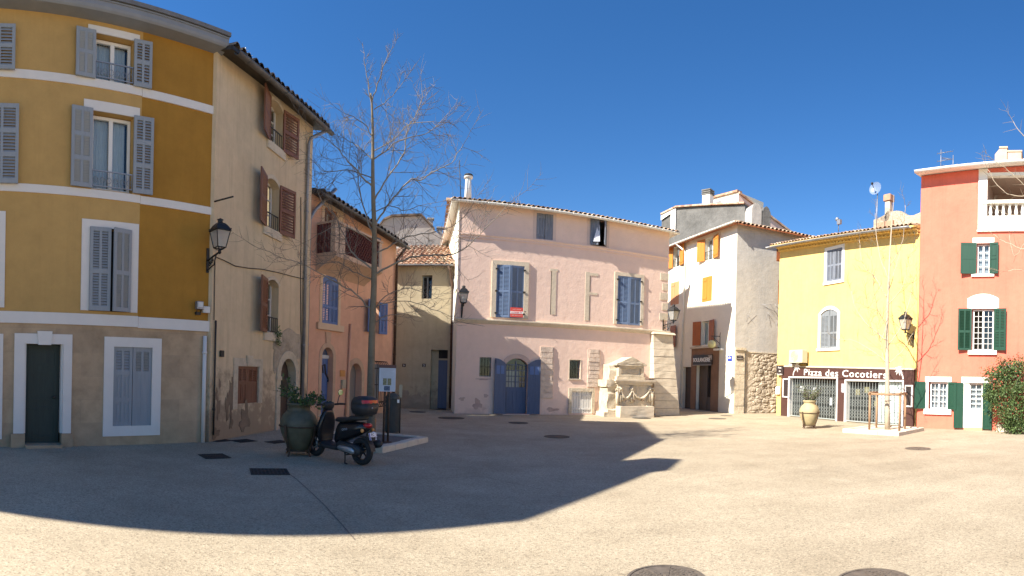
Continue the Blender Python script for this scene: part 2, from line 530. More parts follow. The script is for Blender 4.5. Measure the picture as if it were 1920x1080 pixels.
M = dict(
    ochre=plaster('ochre_render', (.48, .305, .112), .11, bmp=.2, streak=.14),
    ochre_dark=plaster('deep_ochre_render', (.36, .185, .035), .12, bmp=.2, streak=.14),
    base_stone=stone('smooth_base_stone', (.43, .315, .205), .42, 1.9, .25, .03, blocks=(1.1, .48, .006, .85, .5)),
    trim=plaster('white_trim', (.68, .65, .61), .05, bmp=.1),
    trim_bright=plaster('bright_white_trim', (.84, .81, .73), .04, bmp=.1),
    cream=plaster('cream_render', (.63, .495, .325), .12, dirt=(.24, .175, .12), dirt_h=(0, 3.2), dirt_amt=.75, bmp=.35, streak=.35),
    salmon=plaster('salmon_render', (.68, .385, .255), .11, dirt=(.52, .36, .25), dirt_h=(0, 1.6), dirt_amt=.5, bmp=.3, streak=.12),
    pale=plaster('pale_buff_render', (.47, .40, .275), .12, dirt=(.27, .22, .17), dirt_h=(0, 1.9), dirt_amt=.8, bmp=.35, streak=.18),
    pink=plaster('pink_render', (.80, .59, .475), .06, dirt=(.50, .36, .30), dirt_h=(-.3, 1.0), dirt_amt=.5, bmp=.4, patch=((.56, .36, .29), 1.3, .66, .35)),
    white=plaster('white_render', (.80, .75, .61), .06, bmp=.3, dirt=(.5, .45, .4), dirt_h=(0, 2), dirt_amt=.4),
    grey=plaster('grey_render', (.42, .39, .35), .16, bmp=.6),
    greyside=plaster('shaded_white_render', (.47, .44, .395), .14, bmp=.5, streak=.2),  # white render darkened in colour for the side the sun only grazes
    dgrey=plaster('dark_cement_render', (.16, .155, .145), .3, bmp=.9),
    yellow=plaster('yellow_render', (.74, .525, .185), .09, bmp=.35, streak=.2, patch=((.62, .45, .2), 2.3, .76, .4)),
    red=plaster('coral_red_render', (.74, .185, .125), .10, bmp=.35, streak=.2, dirt=(.5, .2, .13), dirt_h=(0, .7), dirt_amt=.35),
    rose=plaster('pale_rose_render', (.72, .52, .44), .08, bmp=.2),
    limestone=stone('weathered_limestone', (.56, .475, .35), .28, 6, .8, .05),
    limestone_plain=stone('cut_limestone', (.60, .51, .385), .2, 8, .4, .02),
    rubble=stone('rubble_stone', (.47, .39, .29), .4, 3.5, 1, .12),
    pier_stone=stone('pale_bare_stone', (.60, .48, .385), .28, 4, .8, .05),
    tile=tiles_mat('aged_clay_tiles', [(.12, .09, .075), (.30, .19, .125), (.42, .27, .17), (.55, .42, .30)]),
    tile_red=tiles_mat('red_clay_tiles', [(.26, .15, .10), (.46, .25, .16), (.52, .34, .23), (.58, .46, .34)]),
    tile_dark=tiles_mat('dark_weathered_tiles', [(.05, .043, .04), (.10, .08, .07), (.17, .13, .105), (.25, .2, .16)]),
    zinc=plain('zinc', (.30, .30, .31), .5, .6, .2, 3),
    whitemetal=plain('white_painted_gutter', (.74, .72, .66), .5, 0, .08, 3),
    shut_grey=wood('blue_grey_paint', (.265, .29, .315), .08),
    shut_blue=wood('blue_paint', (.115, .18, .36), .12),
    shut_blue2=wood('slate_blue_paint', (.155, .215, .33), .12),
    shut_blue3=wood('dull_blue_paint', (.10, .128, .20), .12),
    shut_worn=wood('worn_grey_wood', (.17, .19, .23), .3, .8, .5),
    shut_brown=wood('red_brown_paint', (.20, .088, .052), .2),
    shut_orange=wood('orange_paint', (.58, .21, .035), .15),
    shut_orange2=wood('faded_orange_paint', (.60, .27, .12), .15),
    shut_rust=wood('rust_orange_paint', (.36, .12, .045), .15),
    shut_green=wood('dark_green_paint', (.012, .052, .031), .15, .45),
    shut_grey2=wood('weathered_grey_louvre', (.20, .215, .225), .2, .7),
    door_green=wood('very_dark_green_door', (.03, .042, .036), .2),
    door_brown=wood('dark_brown_door', (.075, .05, .04), .3),
    whitewood=wood('white_painted_wood', (.74, .72, .68), .05),
    oldwhite=wood('old_white_boards', (.62, .60, .56), .12, .8),
    shop=plain('aubergine_shopfront_paint', (.075, .034, .028), .42, 0, .1, 3),
    letter=plain('white_letter', (.88, .85, .80), .5, 0, .03),
    black=plain('black_iron', (.022, .022, .022), .5, .3, .3, 8),
    iron=plain('dark_iron', (.04, .035, .03), .6, .3, .3, 8),
    rust=plain('rusty_iron', (.09, .05, .03), .8, .2, .4, 10),
    grille=plain('galvanised_grille', (.40, .43, .41), .5, .3, .1, 4),
    interior=plain('dark_interior', (.03, .027, .025), .9, 0, .3, 2),
    curtain=plain('white_net_curtain', (.62, .64, .68), .95, 0, .06, 6),
    glass=glass_mat(),
    dark_zinc=plain('dark_weathered_zinc', (.11, .105, .10), .6, .3, .3, 5),
    lanternglass=plain('milky_lantern_glass', (.42, .41, .38), .2, 0, .05, 4),
    lampglass=plain('frosted_lantern_glass', (.55, .55, .52), .25, 0, .06, 4),
    terracotta=plain('green_grey_glazed_clay', (.10, .088, .052), .55, 0, .3, 5),
    terracotta2=plain('sandy_clay', (.40, .325, .175), .7, 0, .15, 5),
    soil=plain('soil', (.05, .04, .03), .95, 0, .4, 20),
    bark=stone('bark', (.25, .215, .17), .4, 7, .5, .02),
    bark_pale=stone('pale_bark', (.46, .38, .28), .3, 7, .4, .02),
    twig=plain('twig_bark', (.19, .155, .125), .85, 0, .25, 9),
    twig_pale=plain('pale_twig_bark', (.20, .155, .10), .85, 0, .2, 9),
    leaf=leaf_mat('glossy_leaf', (.055, .095, .026)),
    leaf3=leaf_mat('sunny_leaf', (.075, .115, .035)),
    leaf2=leaf_mat('olive_leaf', (.085, .10, .04)),
    leaf_red=leaf_mat('reddish_leaf', (.11, .075, .03)),
    kerb=stone('pale_kerb_stone', (.62, .53, .41), .16, 6, .3, .02),
    kerb_grey=stone('grey_planter_gravel', (.17, .155, .14), .3, 30, .6, .02),
    post=wood('round_timber', (.33, .20, .115), .25, .8),
    tyre=plain('tyre_rubber', (.016, .016, .016), .8, 0, .2, 10),
    scoot=plain('gloss_black_paint', (.012, .012, .014), .22, 0, .1, 3),
    scoot_matt=plain('matt_black_plastic', (.022, .022, .023), .55, 0, .15, 10),
    seatmat=plain('black_vinyl', (.02, .02, .02), .5, 0, .15, 10),
    alu=plain('cast_aluminium', (.42, .42, .42), .4, .7, .15, 6),
    redlens=plain('red_lens', (.45, .015, .02), .2, 0, .1, 5),
    amber=plain('amber_lens', (.75, .33, .10), .25, 0, .1, 5),
    mirror=plain('mirror_glass', (.9, .9, .88), .03, 1.0, .01, 3),
    plate=plain('white_plate', (.72, .72, .74), .4, 0, .04, 4),
    plateblue=plain('plate_blue', (.03, .07, .35), .4, 0, .04, 4),
    ink=plain('dark_ink', (.03, .03, .035), .6, 0, .05, 4),
    panel=plain('pale_blue_panel', (.47, .50, .55), .4, 0, .06, 8),
    panelbrown=plain('brown_header', (.10, .04, .035), .5, 0, .1, 4),
    photo_a=plain('panel_picture_olive', (.20, .19, .10), .5, 0, .7, 40),
    photo_b=plain('panel_picture_navy', (.06, .09, .16), .5, 0, .8, 40),
    binm=plain('bin_green_brown', (.06, .055, .045), .6, 0, .2, 5),
    redsign=plain('red_sign_board', (.70, .075, .05), .45, 0, .08, 5),
    signblue=plain('enamel_blue', (.035, .06, .35), .35, 0, .1, 5),
    signdark=plain('dark_brown_sign', (.035, .024, .022), .5, 0, .1, 5),
    brownpaint=plaster('brown_shop_render', (.26, .155, .10), .15, bmp=.3),
    lampshade=plain('yellow_green_glass', (.52, .50, .26), .4, 0, .1, 5),
    ac=plain('cream_casing', (.56, .50, .37), .5, 0, .05, 4),
    orangeplate=plain('orange_plaque', (.55, .24, .06), .5, 0, .1, 5),
    cast=plain('cast_iron_cover', (.165, .135, .105), .6, .35, .3, 14),
    cast_dark=plain('dark_cast_iron', (.035, .03, .028), .7, .2, .3, 14),
    joint=plain('dark_paving_joint', (.16, .13, .10), .95, 0, .3, 14),
    ground=ground_mat(),
    fascia=plain('grey_painted_fascia', (.21, .225, .25), .6, 0, .08, 4),
    slate=plain('grey_roof_covering', (.15, .15, .155), .8, 0, .2, 3),
)
M['lanternglass'].node_tree.nodes['Principled BSDF'].inputs['Alpha'].default_value = .6

# ------------------------------------------------------------------ object helpers
FRAME = {}


def put(o, label, cat, group=None, kind=None):
    if label:
        o['label'] = label
    if cat:
        o['category'] = cat
    if group:
        o['group'] = group
    if kind:
        o['kind'] = kind
    return o


def thing(name, loc, rotz, label, cat, group=None):
    o = bpy.data.objects.new(name, None)
    o.empty_display_size = .3
    COL.objects.link(o)
    o.location = loc
    o.rotation_euler = (0, 0, rotz)
    FRAME[o.name] = Matrix.Translation(Vector(loc)) @ Matrix.Rotation(rotz, 4, 'Z')
    return put(o, label, cat, group)


def house(name, F, label, cat='house', group=None):
    return thing(name, (F.A.x, F.A.y, 0), atan2(F.u.y, F.u.x), label, cat, group)


def add(name, mb, mat, parent=None, F=None, bevel=None):
    """link the builder as one mesh object; F is the frame the builder's coordinates are in"""
    W = F.M if isinstance(F, Facade) else (F if F is not None else Matrix.Identity(4))
    inv = FRAME[parent.name].inverted() if parent else Matrix.Identity(4)
    X = inv @ W
    me = bpy.data.meshes.new(name)
    me.from_pydata([X @ p for p in mb.v], [], mb.f)
    me.polygons.foreach_set('use_smooth', mb.s)
    mats = mat if isinstance(mat, (list, tuple)) else [mat]
    for m_ in mats:
        me.materials.append(m_)
    me.update()
    o = bpy.data.objects.new(name, me)
    COL.objects.link(o)
    if parent:
        o.parent = parent
        FRAME[o.name] = FRAME[parent.name]
    else:
        FRAME[o.name] = Matrix.Identity(4)
    if bevel:
        b = o.modifiers.new('bevel', 'BEVEL')
        b.width = bevel
        b.segments = 2
        b.limit_method = 'ANGLE'
    return o


def mesh_thing(name, mb, mat, label, cat, group=None, kind=None, F=None):
    o = add(name, mb, mat, None, F)
    return put(o, label, cat, group, kind)


def text_mb(mb, txt, x0, x1, z0, z1, y, depth=.01, bold=0.0, spacing=1.0):
    """lettering fitted into the rectangle of the local xz plane, facing -y"""
    cu = bpy.data.curves.new('t', 'FONT')
    cu.body = txt
    cu.extrude = 0
    cu.offset = bold
    cu.space_character = spacing
    cu.resolution_u = 3
    ob = bpy.data.objects.new('t', cu)
    me = bpy.data.meshes.new_from_object(ob)
    vs = [v.co.copy() for v in me.vertices]
    ax, bx = min(v.x for v in vs), max(v.x for v in vs)
    ay, by = min(v.y for v in vs), max(v.y for v in vs)
    bm = bmesh.new()
    bm.from_mesh(me)
    g = bmesh.ops.extrude_face_region(bm, geom=bm.faces[:])
    for e in g['geom']:
        if isinstance(e, bmesh.types.BMVert):
            e.co.z += 1.0
    bm.verts.index_update()
    out = [(x0 + (v.co.x - ax) / (bx - ax) * (x1 - x0), y - v.co.z * depth, z0 + (v.co.y - ay) / (by - ay) * (z1 - z0)) for v in bm.verts]
    mb.add(out, [tuple(v.index for v in f.verts) for f in bm.faces])
    bm.free()
    bpy.data.objects.remove(ob)
    bpy.data.meshes.remove(me)
    bpy.data.curves.remove(cu)


# ------------------------------------------------------------------ building kit
def leaf_geo(mb, w, h, kind='louver', t=.04, arch=0.0, pitch=.055, cols=2, rails=(0, .5, 1)):
    """shutter leaf: x 0..w, z 0..h, y -t/2..t/2"""
    st, rl = min(.065, w * .16), min(.085, h * .08)
    a, b = -t / 2, t / 2
    if arch:
        # left edge rises to the crown on the x=w side
        top = h - arch - .03
        poly = [(0, top - .02), (w, top - .02)] + [(w * (1 - k / 8), h - arch * (k / 8) ** 2) for k in range(9)]
        mb.prism(poly, a * .4, b)
    else:
        top = h
    mb.box(0, st, a, b, 0, top)
    mb.box(w - st, w, a, b, 0, top + (arch * .9 if arch else 0))
    zs = [r * top for r in rails]
    for k, z in enumerate(zs):
        z0 = 0 if k == 0 else (top - rl if k == len(zs) - 1 else z - rl / 2)
        mb.box(st, w - st, a + .002, b - .002, z0, z0 + rl)
    mids = [w / 2] if cols == 2 else []
    for x in mids:
        mb.box(x - st * .4, x + st * .4, a + .003, b - .003, rl, top - rl)
    xs = [(st, w / 2 - st * .4), (w / 2 + st * .4, w - st)] if cols == 2 else [(st, w - st)]
    for k in range(len(zs) - 1):
        za = (rl if k == 0 else zs[k] + rl / 2)
        zb = (top - rl if k == len(zs) - 2 else zs[k + 1] - rl / 2)
        kd = kind[k] if isinstance(kind, (list, tuple)) else kind
        for x0, x1 in xs:
            if kd == 'louver':
                n = max(2, int((zb - za) / pitch))
                p = (zb - za) / n
                for i in range(n):
                    z = za + i * p
                    mb.xprism([(a + .003, z), (a + .003, z + .009), (b - .004, z + p * .86 + .006), (b - .004, z + p * .86)], x0, x1)
            elif kd == 'panel':
                mb.box(x0, x1, a + .016, b - .008, za, zb)
                mb.cbox(x0 + .035, x1 - .035, a + .006, a + .0159, za + .045, zb - .045, .004)


def board_leaf(mb, w, h, t=.035, nb=None, battens=(.14, .86)):
    nb = nb or max(2, round(w / .13))
    for i in range(nb):
        j = .004 * ((i * 7) % 3 - 1)
        mb.box(w * i / nb + .003, w * (i + 1) / nb - .003, -t / 2 + j * .4, t / 2, 0, h)
    for f in battens:
        mb.box(.02, w - .02, -t / 2 - .018, -t / 2 - .003, h * f - .05, h * f + .05)


def hinge(u, y, z, ang, mirror=False):
    m = Matrix.Translation((u, y, z)) @ Matrix.Rotation(-radians(ang), 4, 'Z')
    return m


def leaf(parent, F, u, y, z0, w, h, ang, mat, style='louver', **kw):
    mb = MB().at(hinge(u, y, z0, ang))
    if style == 'board':
        board_leaf(mb, w, h, **kw)
    else:
        leaf_geo(mb, w, h, style, **kw)
    return add('shutter', mb, mat, parent, F)


def stay_bar(mb, u, y, z, d=.12):
    mb.tube([(u, y, z), (u, y - d, z)], .008, 5)


def closed_pair(root, F, u0, u1, z0, z1, y, mat, style='louver', ajar=(0, 0), gap=.006, **kw):
    w = (u1 - u0) / 2 - gap
    a = leaf(root, F, u0, y, z0, w, z1 - z0, ajar[0], mat, style, **kw)
    b = leaf(root, F, u1, y, z0, w, z1 - z0, 180 - ajar[1], mat, style, **kw)
    return a, b


def open_pair(root, F, u0, u1, z0, z1, mat, style='louver', w=None, ang=(172, 172), y=-.06, wr=None, **kw):
    w = w or (u1 - u0) / 2
    if ang[0] is not None:
        leaf(root, F, u0, y, z0, w, z1 - z0, ang[0], mat, style, **kw)
    if ang[1] is not None:
        leaf(root, F, u1, y, z0, wr or w, z1 - z0, 180 - ang[1], mat, style, **kw)


def casement(root, F, u0, u1, z0, z1, y, mat=None, rows=1, mcols=1, leaves=2, bar=.055, mun=.022, curtain=True, dark=True, loop=None, transom=None):
    """glazed window set at depth y inside the wall"""
    mat = mat or M['whitewood']
    mb = MB()
    mb.box(u0, u0 + bar, y, y + .06, z0, z1)
    mb.box(u1 - bar, u1, y, y + .06, z0, z1)
    mb.box(u0 + bar, u1 - bar, y, y + .06, z1 - bar, z1)
    mb.box(u0 + bar, u1 - bar, y, y + .06, z0, z0 + bar)
    W = u1 - u0 - 2 * bar
    for k in range(1, leaves):
        x = u0 + bar + W * k / leaves
        mb.box(x - bar * .7, x + bar * .7, y - .012, y + .06, z0 + bar, z1 - bar)
    for l in range(leaves):
        a = u0 + bar + W * l / leaves + (bar * .7 if l else 0)
        b = u0 + bar + W * (l + 1) / leaves - (bar * .7 if l < leaves - 1 else 0)
        for r in range(1, rows):
            z = z0 + bar + (z1 - z0 - 2 * bar) * r / rows
            mb.box(a, b, y + .008, y + .05, z - mun / 2, z + mun / 2)
        for c in range(1, mcols):
            x = a + (b - a) * c / mcols
            mb.box(x - mun / 2, x + mun / 2, y + .01, y + .048, z0 + bar, z1 - bar)
    w = add('window', mb, mat, root, F)
    g = MB().add([(u0 + bar * .5, y + .035, z0 + bar * .5), (u1 - bar * .5, y + .035, z0 + bar * .5), (u1 - bar * .5, y + .035, z1 - bar * .5), (u0 + bar * .5, y + .035, z1 - bar * .5)], [(0, 1, 2, 3)])
    add('pane', g, M['glass'], w, F)
    if curtain:
        c = MB()
        for l in range(leaves):
            a = u0 + W * l / leaves + bar
            b = u0 + W * (l + 1) / leaves + bar * .6
            n = 20
            vs, fs = [], []
            for i in range(n + 1):
                x = a + (b - a) * i / n
                yy = y + .13 + .018 * sin(i * 1.9)
                vs += [(x, yy, z0 + .05), (x, yy, z1 - .03)]
            fs = [(2 * i, 2 * i + 2, 2 * i + 3, 2 * i + 1) for i in range(n)]
            c.add(vs, fs, True)
        add('curtain', c, M['curtain'], w, F)
    if dark:
        d = MB().box(u0 - .02, u1 + .02, y + .30, y + .34, z0 - .02, z1 + .02)
        add('room_back', d, M['interior'], w, F)
    return w


def surround(root, F, u0, u1, z0, z1, t=.16, y0=-.025, y1=.0, mat=None, sill=.14, sill_out=.05, lintel=None, keystone=None, jambs=True, name='surround', head=None):
    """flat painted frame round an opening, a little proud of the wall"""
    mb = MB()
    lt = lintel if lintel is not None else t
    head = head or (t, t)
    if lt:
        mb.box(u0 - head[0], u1 + head[1], y0, y1, z1, z1 + lt)
    if jambs:
        mb.box(u0 - t, u0, y0, y1, z0, z1)
        mb.box(u1, u1 + t, y0, y1, z0, z1)
    if sill:
        mb.box(u0 - t - (.02 if sill_out > .03 else 0), u1 + t + (.02 if sill_out > .03 else 0), -sill_out, y1, z0 - sill, z0)
    if keystone:
        um, w, a, b = keystone
        mb.prism([(um - w * .4, a), (um + w * .4, a), (um + w * .55, b), (um - w * .55, b)], y0 - .03, y1)
    return add(name, mb, mat or M['trim'], root, F)


def railing(root, F, u0, u1, z0, z1, y, n=10, mat=None, scroll=True, name='railing'):
    mb = MB()
    mb.box(u0, u1, y - .012, y + .012, z1 - .025, z1)
    mb.box(u0, u1, y - .01, y + .01, z0, z0 + .02)
    for i in range(n + 1):
        x = u0 + .01 + (u1 - u0 - .02) * i / n
        mb.box(x - .006, x + .006, y - .006, y + .006, z0 + .02, z1 - .025)
    if scroll:
        for i in range(n // 2):
            x = u0 + (u1 - u0) * (2 * i + 1) / n
            pts = [(x + .045 * cos(t * .5), y, (z0 + z1) / 2 - .03 + .06 * sin(t * .5)) for t in range(13)]
            mb.tube(pts, .006, 4)
    return add(name, mb, mat or M['black'], root, F)


def wall_panel(mb, outline, holes, depth=.22):
    mb.holes(outline, holes, 0.0)
    for h in holes:
        mb.reveal(h, 0.0, depth)


def shell(mb, u0, u1, z0, zl, zr, D, slope, sides=True, mono=False):
    """sides, back and loft floor of a house whose front is the plane y=0 between u0 and u1"""
    rl = zl + slope * (D if mono else D / 2)
    rr = zr + slope * (D if mono else D / 2)
    if mono:
        L = [(u0, 0, z0), (u0, 0, zl), (u0, D, rl), (u0, D, z0)]
        R = [(u1, 0, z0), (u1, 0, zr), (u1, D, rr), (u1, D, z0)]
    else:
        L = [(u0, 0, z0), (u0, 0, zl), (u0, D / 2, rl), (u0, D, zl), (u0, D, z0)]
        R = [(u1, 0, z0), (u1, 0, zr), (u1, D / 2, rr), (u1, D, zr), (u1, D, z0)]
    if sides:
        mb.add(L, [tuple(range(len(L)))])
        mb.add(R, [tuple(range(len(R)))])
    zbl, zbr = (rl, rr) if mono else (zl, zr)
    mb.add([(u0, D, z0), (u1, D, z0), (u1, D, zbr), (u0, D, zbl)], [(0, 1, 2, 3)])


def tile_roof(root, F, u0, u1, zl, zr, over, D, slope, mat, pitch=.21, gable=(0.25, .25), mono=False, thick=.07, course=.36, base_mat=None, front_only=False, wave=.03, back_over=.3, name='roof', hip=None):
    """canal-tile roof: rows of half-round tiles running down the slope, plus the deck below"""
    ua, ub = u0 - gable[0], u1 + gable[1]
    n = max(2, round((ub - ua) / pitch))
    run = (D if mono else D / 2)
    zf = lambda u: zl + (zr - zl) * (u - u0) / (u1 - u0)
    mb = MB()
    rnd = random.Random(int(abs(u1 * 1000)) + 3)
    A = radians
    slopes = [(-over, run, 1)] if (mono or front_only) else [(-over, run, 1), (2 * run + back_over, run, -1)]
    for ya, yb_, sg in slopes:
        for i in range(n):
            uc = ua + (ub - ua) * (i + .5) / n
            yb = yb_
            if hip and 'end' in hip:
                yb = min(yb, ya + .12 + (ub - uc) * hip['end'])
            if hip and 'start' in hip:
                yb = min(yb, ya + .12 + (uc - ua) * hip['start'])
            m = max(1, round(abs(yb - ya) / course))
            w = (ub - ua) / n
            zb0 = zf(uc)
            jit = rnd.uniform(-.02, .02)
            for k in range(m):
                y0 = ya + (yb - ya) * k / m + (jit * sg if k == 0 else 0) - .03 * sg
                y1 = ya + (yb - ya) * (k + 1) / m
                zz = rnd.uniform(-.008, .008)

                def zat(y):
                    return zb0 + slope * (y if sg > 0 else 2 * run - y)
                r0, r1 = w * .40, w * .34
                vs = []
                for (yy, rr, dz) in ((y0, r0, .045), (y1, r1, .018)):
                    for q in range(6):
                        t = pi * q / 5
                        vs.append((uc - rr * cos(t) + zz, yy, zat(yy) + thick + dz + zz - .025 + rr * .95 * sin(t)))
                fs = [(q, q + 1, q + 7, q + 6) for q in range(5)]
                if k == 0:
                    vs += [(uc - (r0 - .016) * cos(pi * q / 5), y0, zat(y0) + thick + .02 + (r0 - .018) * .95 * sin(pi * q / 5)) for q in range(6)]
                    fs += [(q + 1, q, q + 12, q + 13) for q in range(5)]
                mb.add(vs, fs, True)
            # channel tile between two covers: shallow dish
            vs = []
            uo = uc + w / 2
            for yy in (ya + .015 * sg, yb):
                zc = zf(uo) + slope * (yy if sg > 0 else 2 * run - yy)
                for q in range(4):
                    t = q / 3
                    vs.append((uo - w * .36 + w * .72 * t, yy, zc + thick + .004 + .03 * (2 * t - 1) ** 2))
            if i < n - 1:
                mb.add(vs, [(0, 1, 5, 4), (1, 2, 6, 5), (2, 3, 7, 6)], True)
    if not mono and not front_only:
        # ridge tiles
        pts = [(ua + (ub - ua) * k / 12, run, zf(ua + (ub - ua) * k / 12) + slope * run + thick + .08) for k in range(13)]
        mb.tube(pts, .10, 8)
    o = add(name, mb, mat, root, F)
    d = MB()
    for ya, yb, sg in slopes:
        za = slope * (ya if sg > 0 else 2 * run - ya)
        zb = slope * run
        a, b = zf(ua), zf(ub)
        if hip:
            e0 = ua + (abs(yb - ya) / hip['start'] if 'start' in hip else 0)
            e1 = ub - (abs(yb - ya) / hip['end'] if 'end' in hip else 0)
            if e1 < e0:
                e0 = e1 = (e0 + e1) / 2
            q = [(ua, ya, a + za), (ub, ya, b + za), (e1, yb, b + zb), (e0, yb, a + zb)]
            d.add(q + [(x, y, z + thick) for x, y, z in q], [(0, 3, 2, 1), (4, 5, 6, 7), (0, 1, 5, 4), (1, 2, 6, 5), (2, 3, 7, 6), (3, 0, 4, 7)])
            continue
        vs = [(ua, ya, a + za), (ub, ya, b + za), (ub, yb, b + zb), (ua, yb, a + zb),
              (ua, ya, a + za + thick), (ub, ya, b + za + thick), (ub, yb, b + zb + thick), (ua, yb, a + zb + thick)]
        d.add(vs, [(0, 3, 2, 1), (4, 5, 6, 7), (0, 1, 5, 4), (1, 2, 6, 5), (2, 3, 7, 6), (3, 0, 4, 7)])
    add('roof_deck', d, base_mat or M['brownpaint'], o, F)
    return o


def gutter(root, F, u0, u1, z0, z1, y, r, mat, brackets=.8):
    mb = MB()
    n = 14
    vs, fs = [], []
    k = 9
    for i in range(n + 1):
        f = i / n
        u, z = u0 + (u1 - u0) * f, z0 + (z1 - z0) * f
        for q in range(k):
            t = pi * q / (k - 1)
            vs.append((u, y - r * cos(t), z - r * sin(t)))
        for q in range(k):
            t = pi * (k - 1 - q) / (k - 1)
            vs.append((u, y - (r - .008) * cos(t), z - (r - .008) * sin(t)))
    K = 2 * k
    for i in range(n):
        for q in range(K):
            p = (q + 1) % K
            fs.append((i * K + q, i * K + p, (i + 1) * K + p, (i + 1) * K + q))
    fs += [tuple(range(K)), tuple(range(n * K, n * K + K))]
    mb.add(vs, fs, True)
    m = max(2, int((u1 - u0) / brackets))
    for i in range(m):
        f = (i + .5) / m
        u, z = u0 + (u1 - u0) * f, z0 + (z1 - z0) * f
        pts = [(u, y - (r + .006) * cos(pi * q / 6), z - (r + .006) * sin(pi * q / 6)) for q in range(7)]
        mb.tube(pts, .011, 4)
    return add('gutter', mb, mat, root, F)


def downpipe(root, F, pts, r, mat, clips=2.0):
    mb = MB()
    mb.tube(pts, r, 10)
    for a, b in zip(pts, pts[1:]):
        a, b = Vector(a), Vector(b)
        L = (b - a).length
        if L > clips:
            for i in range(1, int(L / clips) + 1):
                c = a + (b - a) * (i * clips / L)
                dd = (b - a).normalized() * .025
                mb.tube([c - dd, c + dd], r + .012, 10)
    return add('downpipe', mb, mat, root, F)


def wobble_line(mb, pts, r, n=5):
    mb.tube(pts, r, n)


def marks(mb, x0, x1, z0, z1, y, depth, n, seed):
    """a run of worn, unreadable characters: small upright and cross strokes"""
    r = random.Random(seed)
    w = (x1 - x0) / n
    for i in range(n):
        a, b = x0 + w * i + w * .12, x0 + w * (i + 1) - w * .12
        s = (b - a) * .3
        mb.box(a, a + s, y - depth, y, z0, z1)
        if r.random() < .6:
            mb.box(b - s, b, y - depth, y, z0, z1)
        for f in r.sample((0, .4, .8), 1 + (r.random() < .5)):
            zz = z0 + (z1 - z0) * f
            mb.box(a + s, b - s, y - depth, y, zz, zz + (z1 - z0) * .2)


def rough(o, cuts=3, amp=.015, scale=5.0, seed=0):
    """weathered stone: cut the faces finer and shift the points by a noise that depends only on place"""
    bm = bmesh.new()
    bm.from_mesh(o.data)
    bmesh.ops.triangulate(bm, faces=[f for f in bm.faces if len(f.verts) > 4])
    bmesh.ops.subdivide_edges(bm, edges=[e for e in bm.edges if e.calc_length() > .12], cuts=cuts, use_grid_fill=True)
    for v in bm.verts:
        p = v.co * scale + Vector((seed, 0, 0))
        v.co += Vector((mnoise.noise(p), mnoise.noise(p + Vector((9, 3, 1))), mnoise.noise(p + Vector((2, 7, 5))))) * amp
    bm.to_mesh(o.data)
    bm.free()
    return o

# ================================================================== THE SETTING: GROUND
gb = MB()
gs = 400
gb.add([(-gs, -gs, 0), (gs, -gs, 0), (gs, gs, 0), (-gs, gs, 0)], [(0, 1, 2, 3)])
mesh_thing('ground', gb, M['ground'], None, None, kind='structure')

# ================================================================== OCHRE HOUSE
F = Facade(ground(0, 838), ground(392, 828))
EX = 1.75                                            # the facade runs on past the frame
h = house('ochre_house', F, 'tall ochre house with white bands, blue-grey shutters and a brown stone ground floor')
us = F.U(262, 400)
uR = F.L
zb3 = (F.Z(200, 588), F.Z(200, 609))                # band above the ground floor
zb3 = (F.Z(196, 611), F.Z(196, 590))
zb2 = (F.Z(196, 373), F.Z(196, 358))
zb1 = (F.Z(196, 167), F.Z(196, 151))
zE = F.Z(200, 42)
HO = []
wA = F.rect(178, 250, 69, 156)
wB = F.rect(172, 249, 213, 358)
wC = F.rect(167, 244, 429, 584)
dD = F.rect(45, 117, 645, 832)
wE = F.rect(212, 284, 651, 798)
uO = F.U(0, 400)
# windows of the bay cut by the frame edge
dx = wA[0] - F.U(28, 90) - .62
wA2 = (F.U(28, 90) - .95 - .62, F.U(28, 90) - .62, F.Z(14, 134), F.Z(14, 50))
wB2 = (F.U(34, 270) - .95 - .66, F.U(34, 270) - .66, F.Z(16, 346), F.Z(16, 198))
wC2 = (F.U(9, 500) - .2 - .95, F.U(9, 500) - .2, wC[2], wC[3])
wE2 = (F.U(5, 700) - .2 - .95, F.U(5, 700) - .2, wE[2], wE[3])
zG = zb3[1] - .02
wl = MB()
wall_panel(wl, [(-EX, zG), (us, zG), (us, zE), (-EX, zE)], [rloop(*w) for w in (wA, wB, wC, wA2, wB2, wC2)], .26)
shell(wl, -EX, uR, 0, zE, zE, 8, .22)
add('wall', wl, M['ochre'], h, F)
wl = MB()
wl.holes([(us, zG), (uR, zG), (uR, zE), (us, zE)], [])
add('wall', wl, M['ochre_dark'], h, F)['label'] = 'deeper ochre render of the end bay'
wl = MB()
wall_panel(wl, [(-EX, 0), (uR, 0), (uR, zG), (-EX, zG)], [rloop(*w) for w in (dD, wE, wE2)], .24)
add('ground_floor_wall', wl, M['base_stone'], h, F)
for (a, b) in (zb3, zb2, zb1):
    bd = MB()
    o_ = .035 if a < 4 else .02
    bd.box(-EX, us - .0, -o_, 0, a, b)
    bd.box(us + .004, uR, -o_ - .006, 0, a - .015, b - .012)
    add('string_course', bd, M['trim'], h, F)
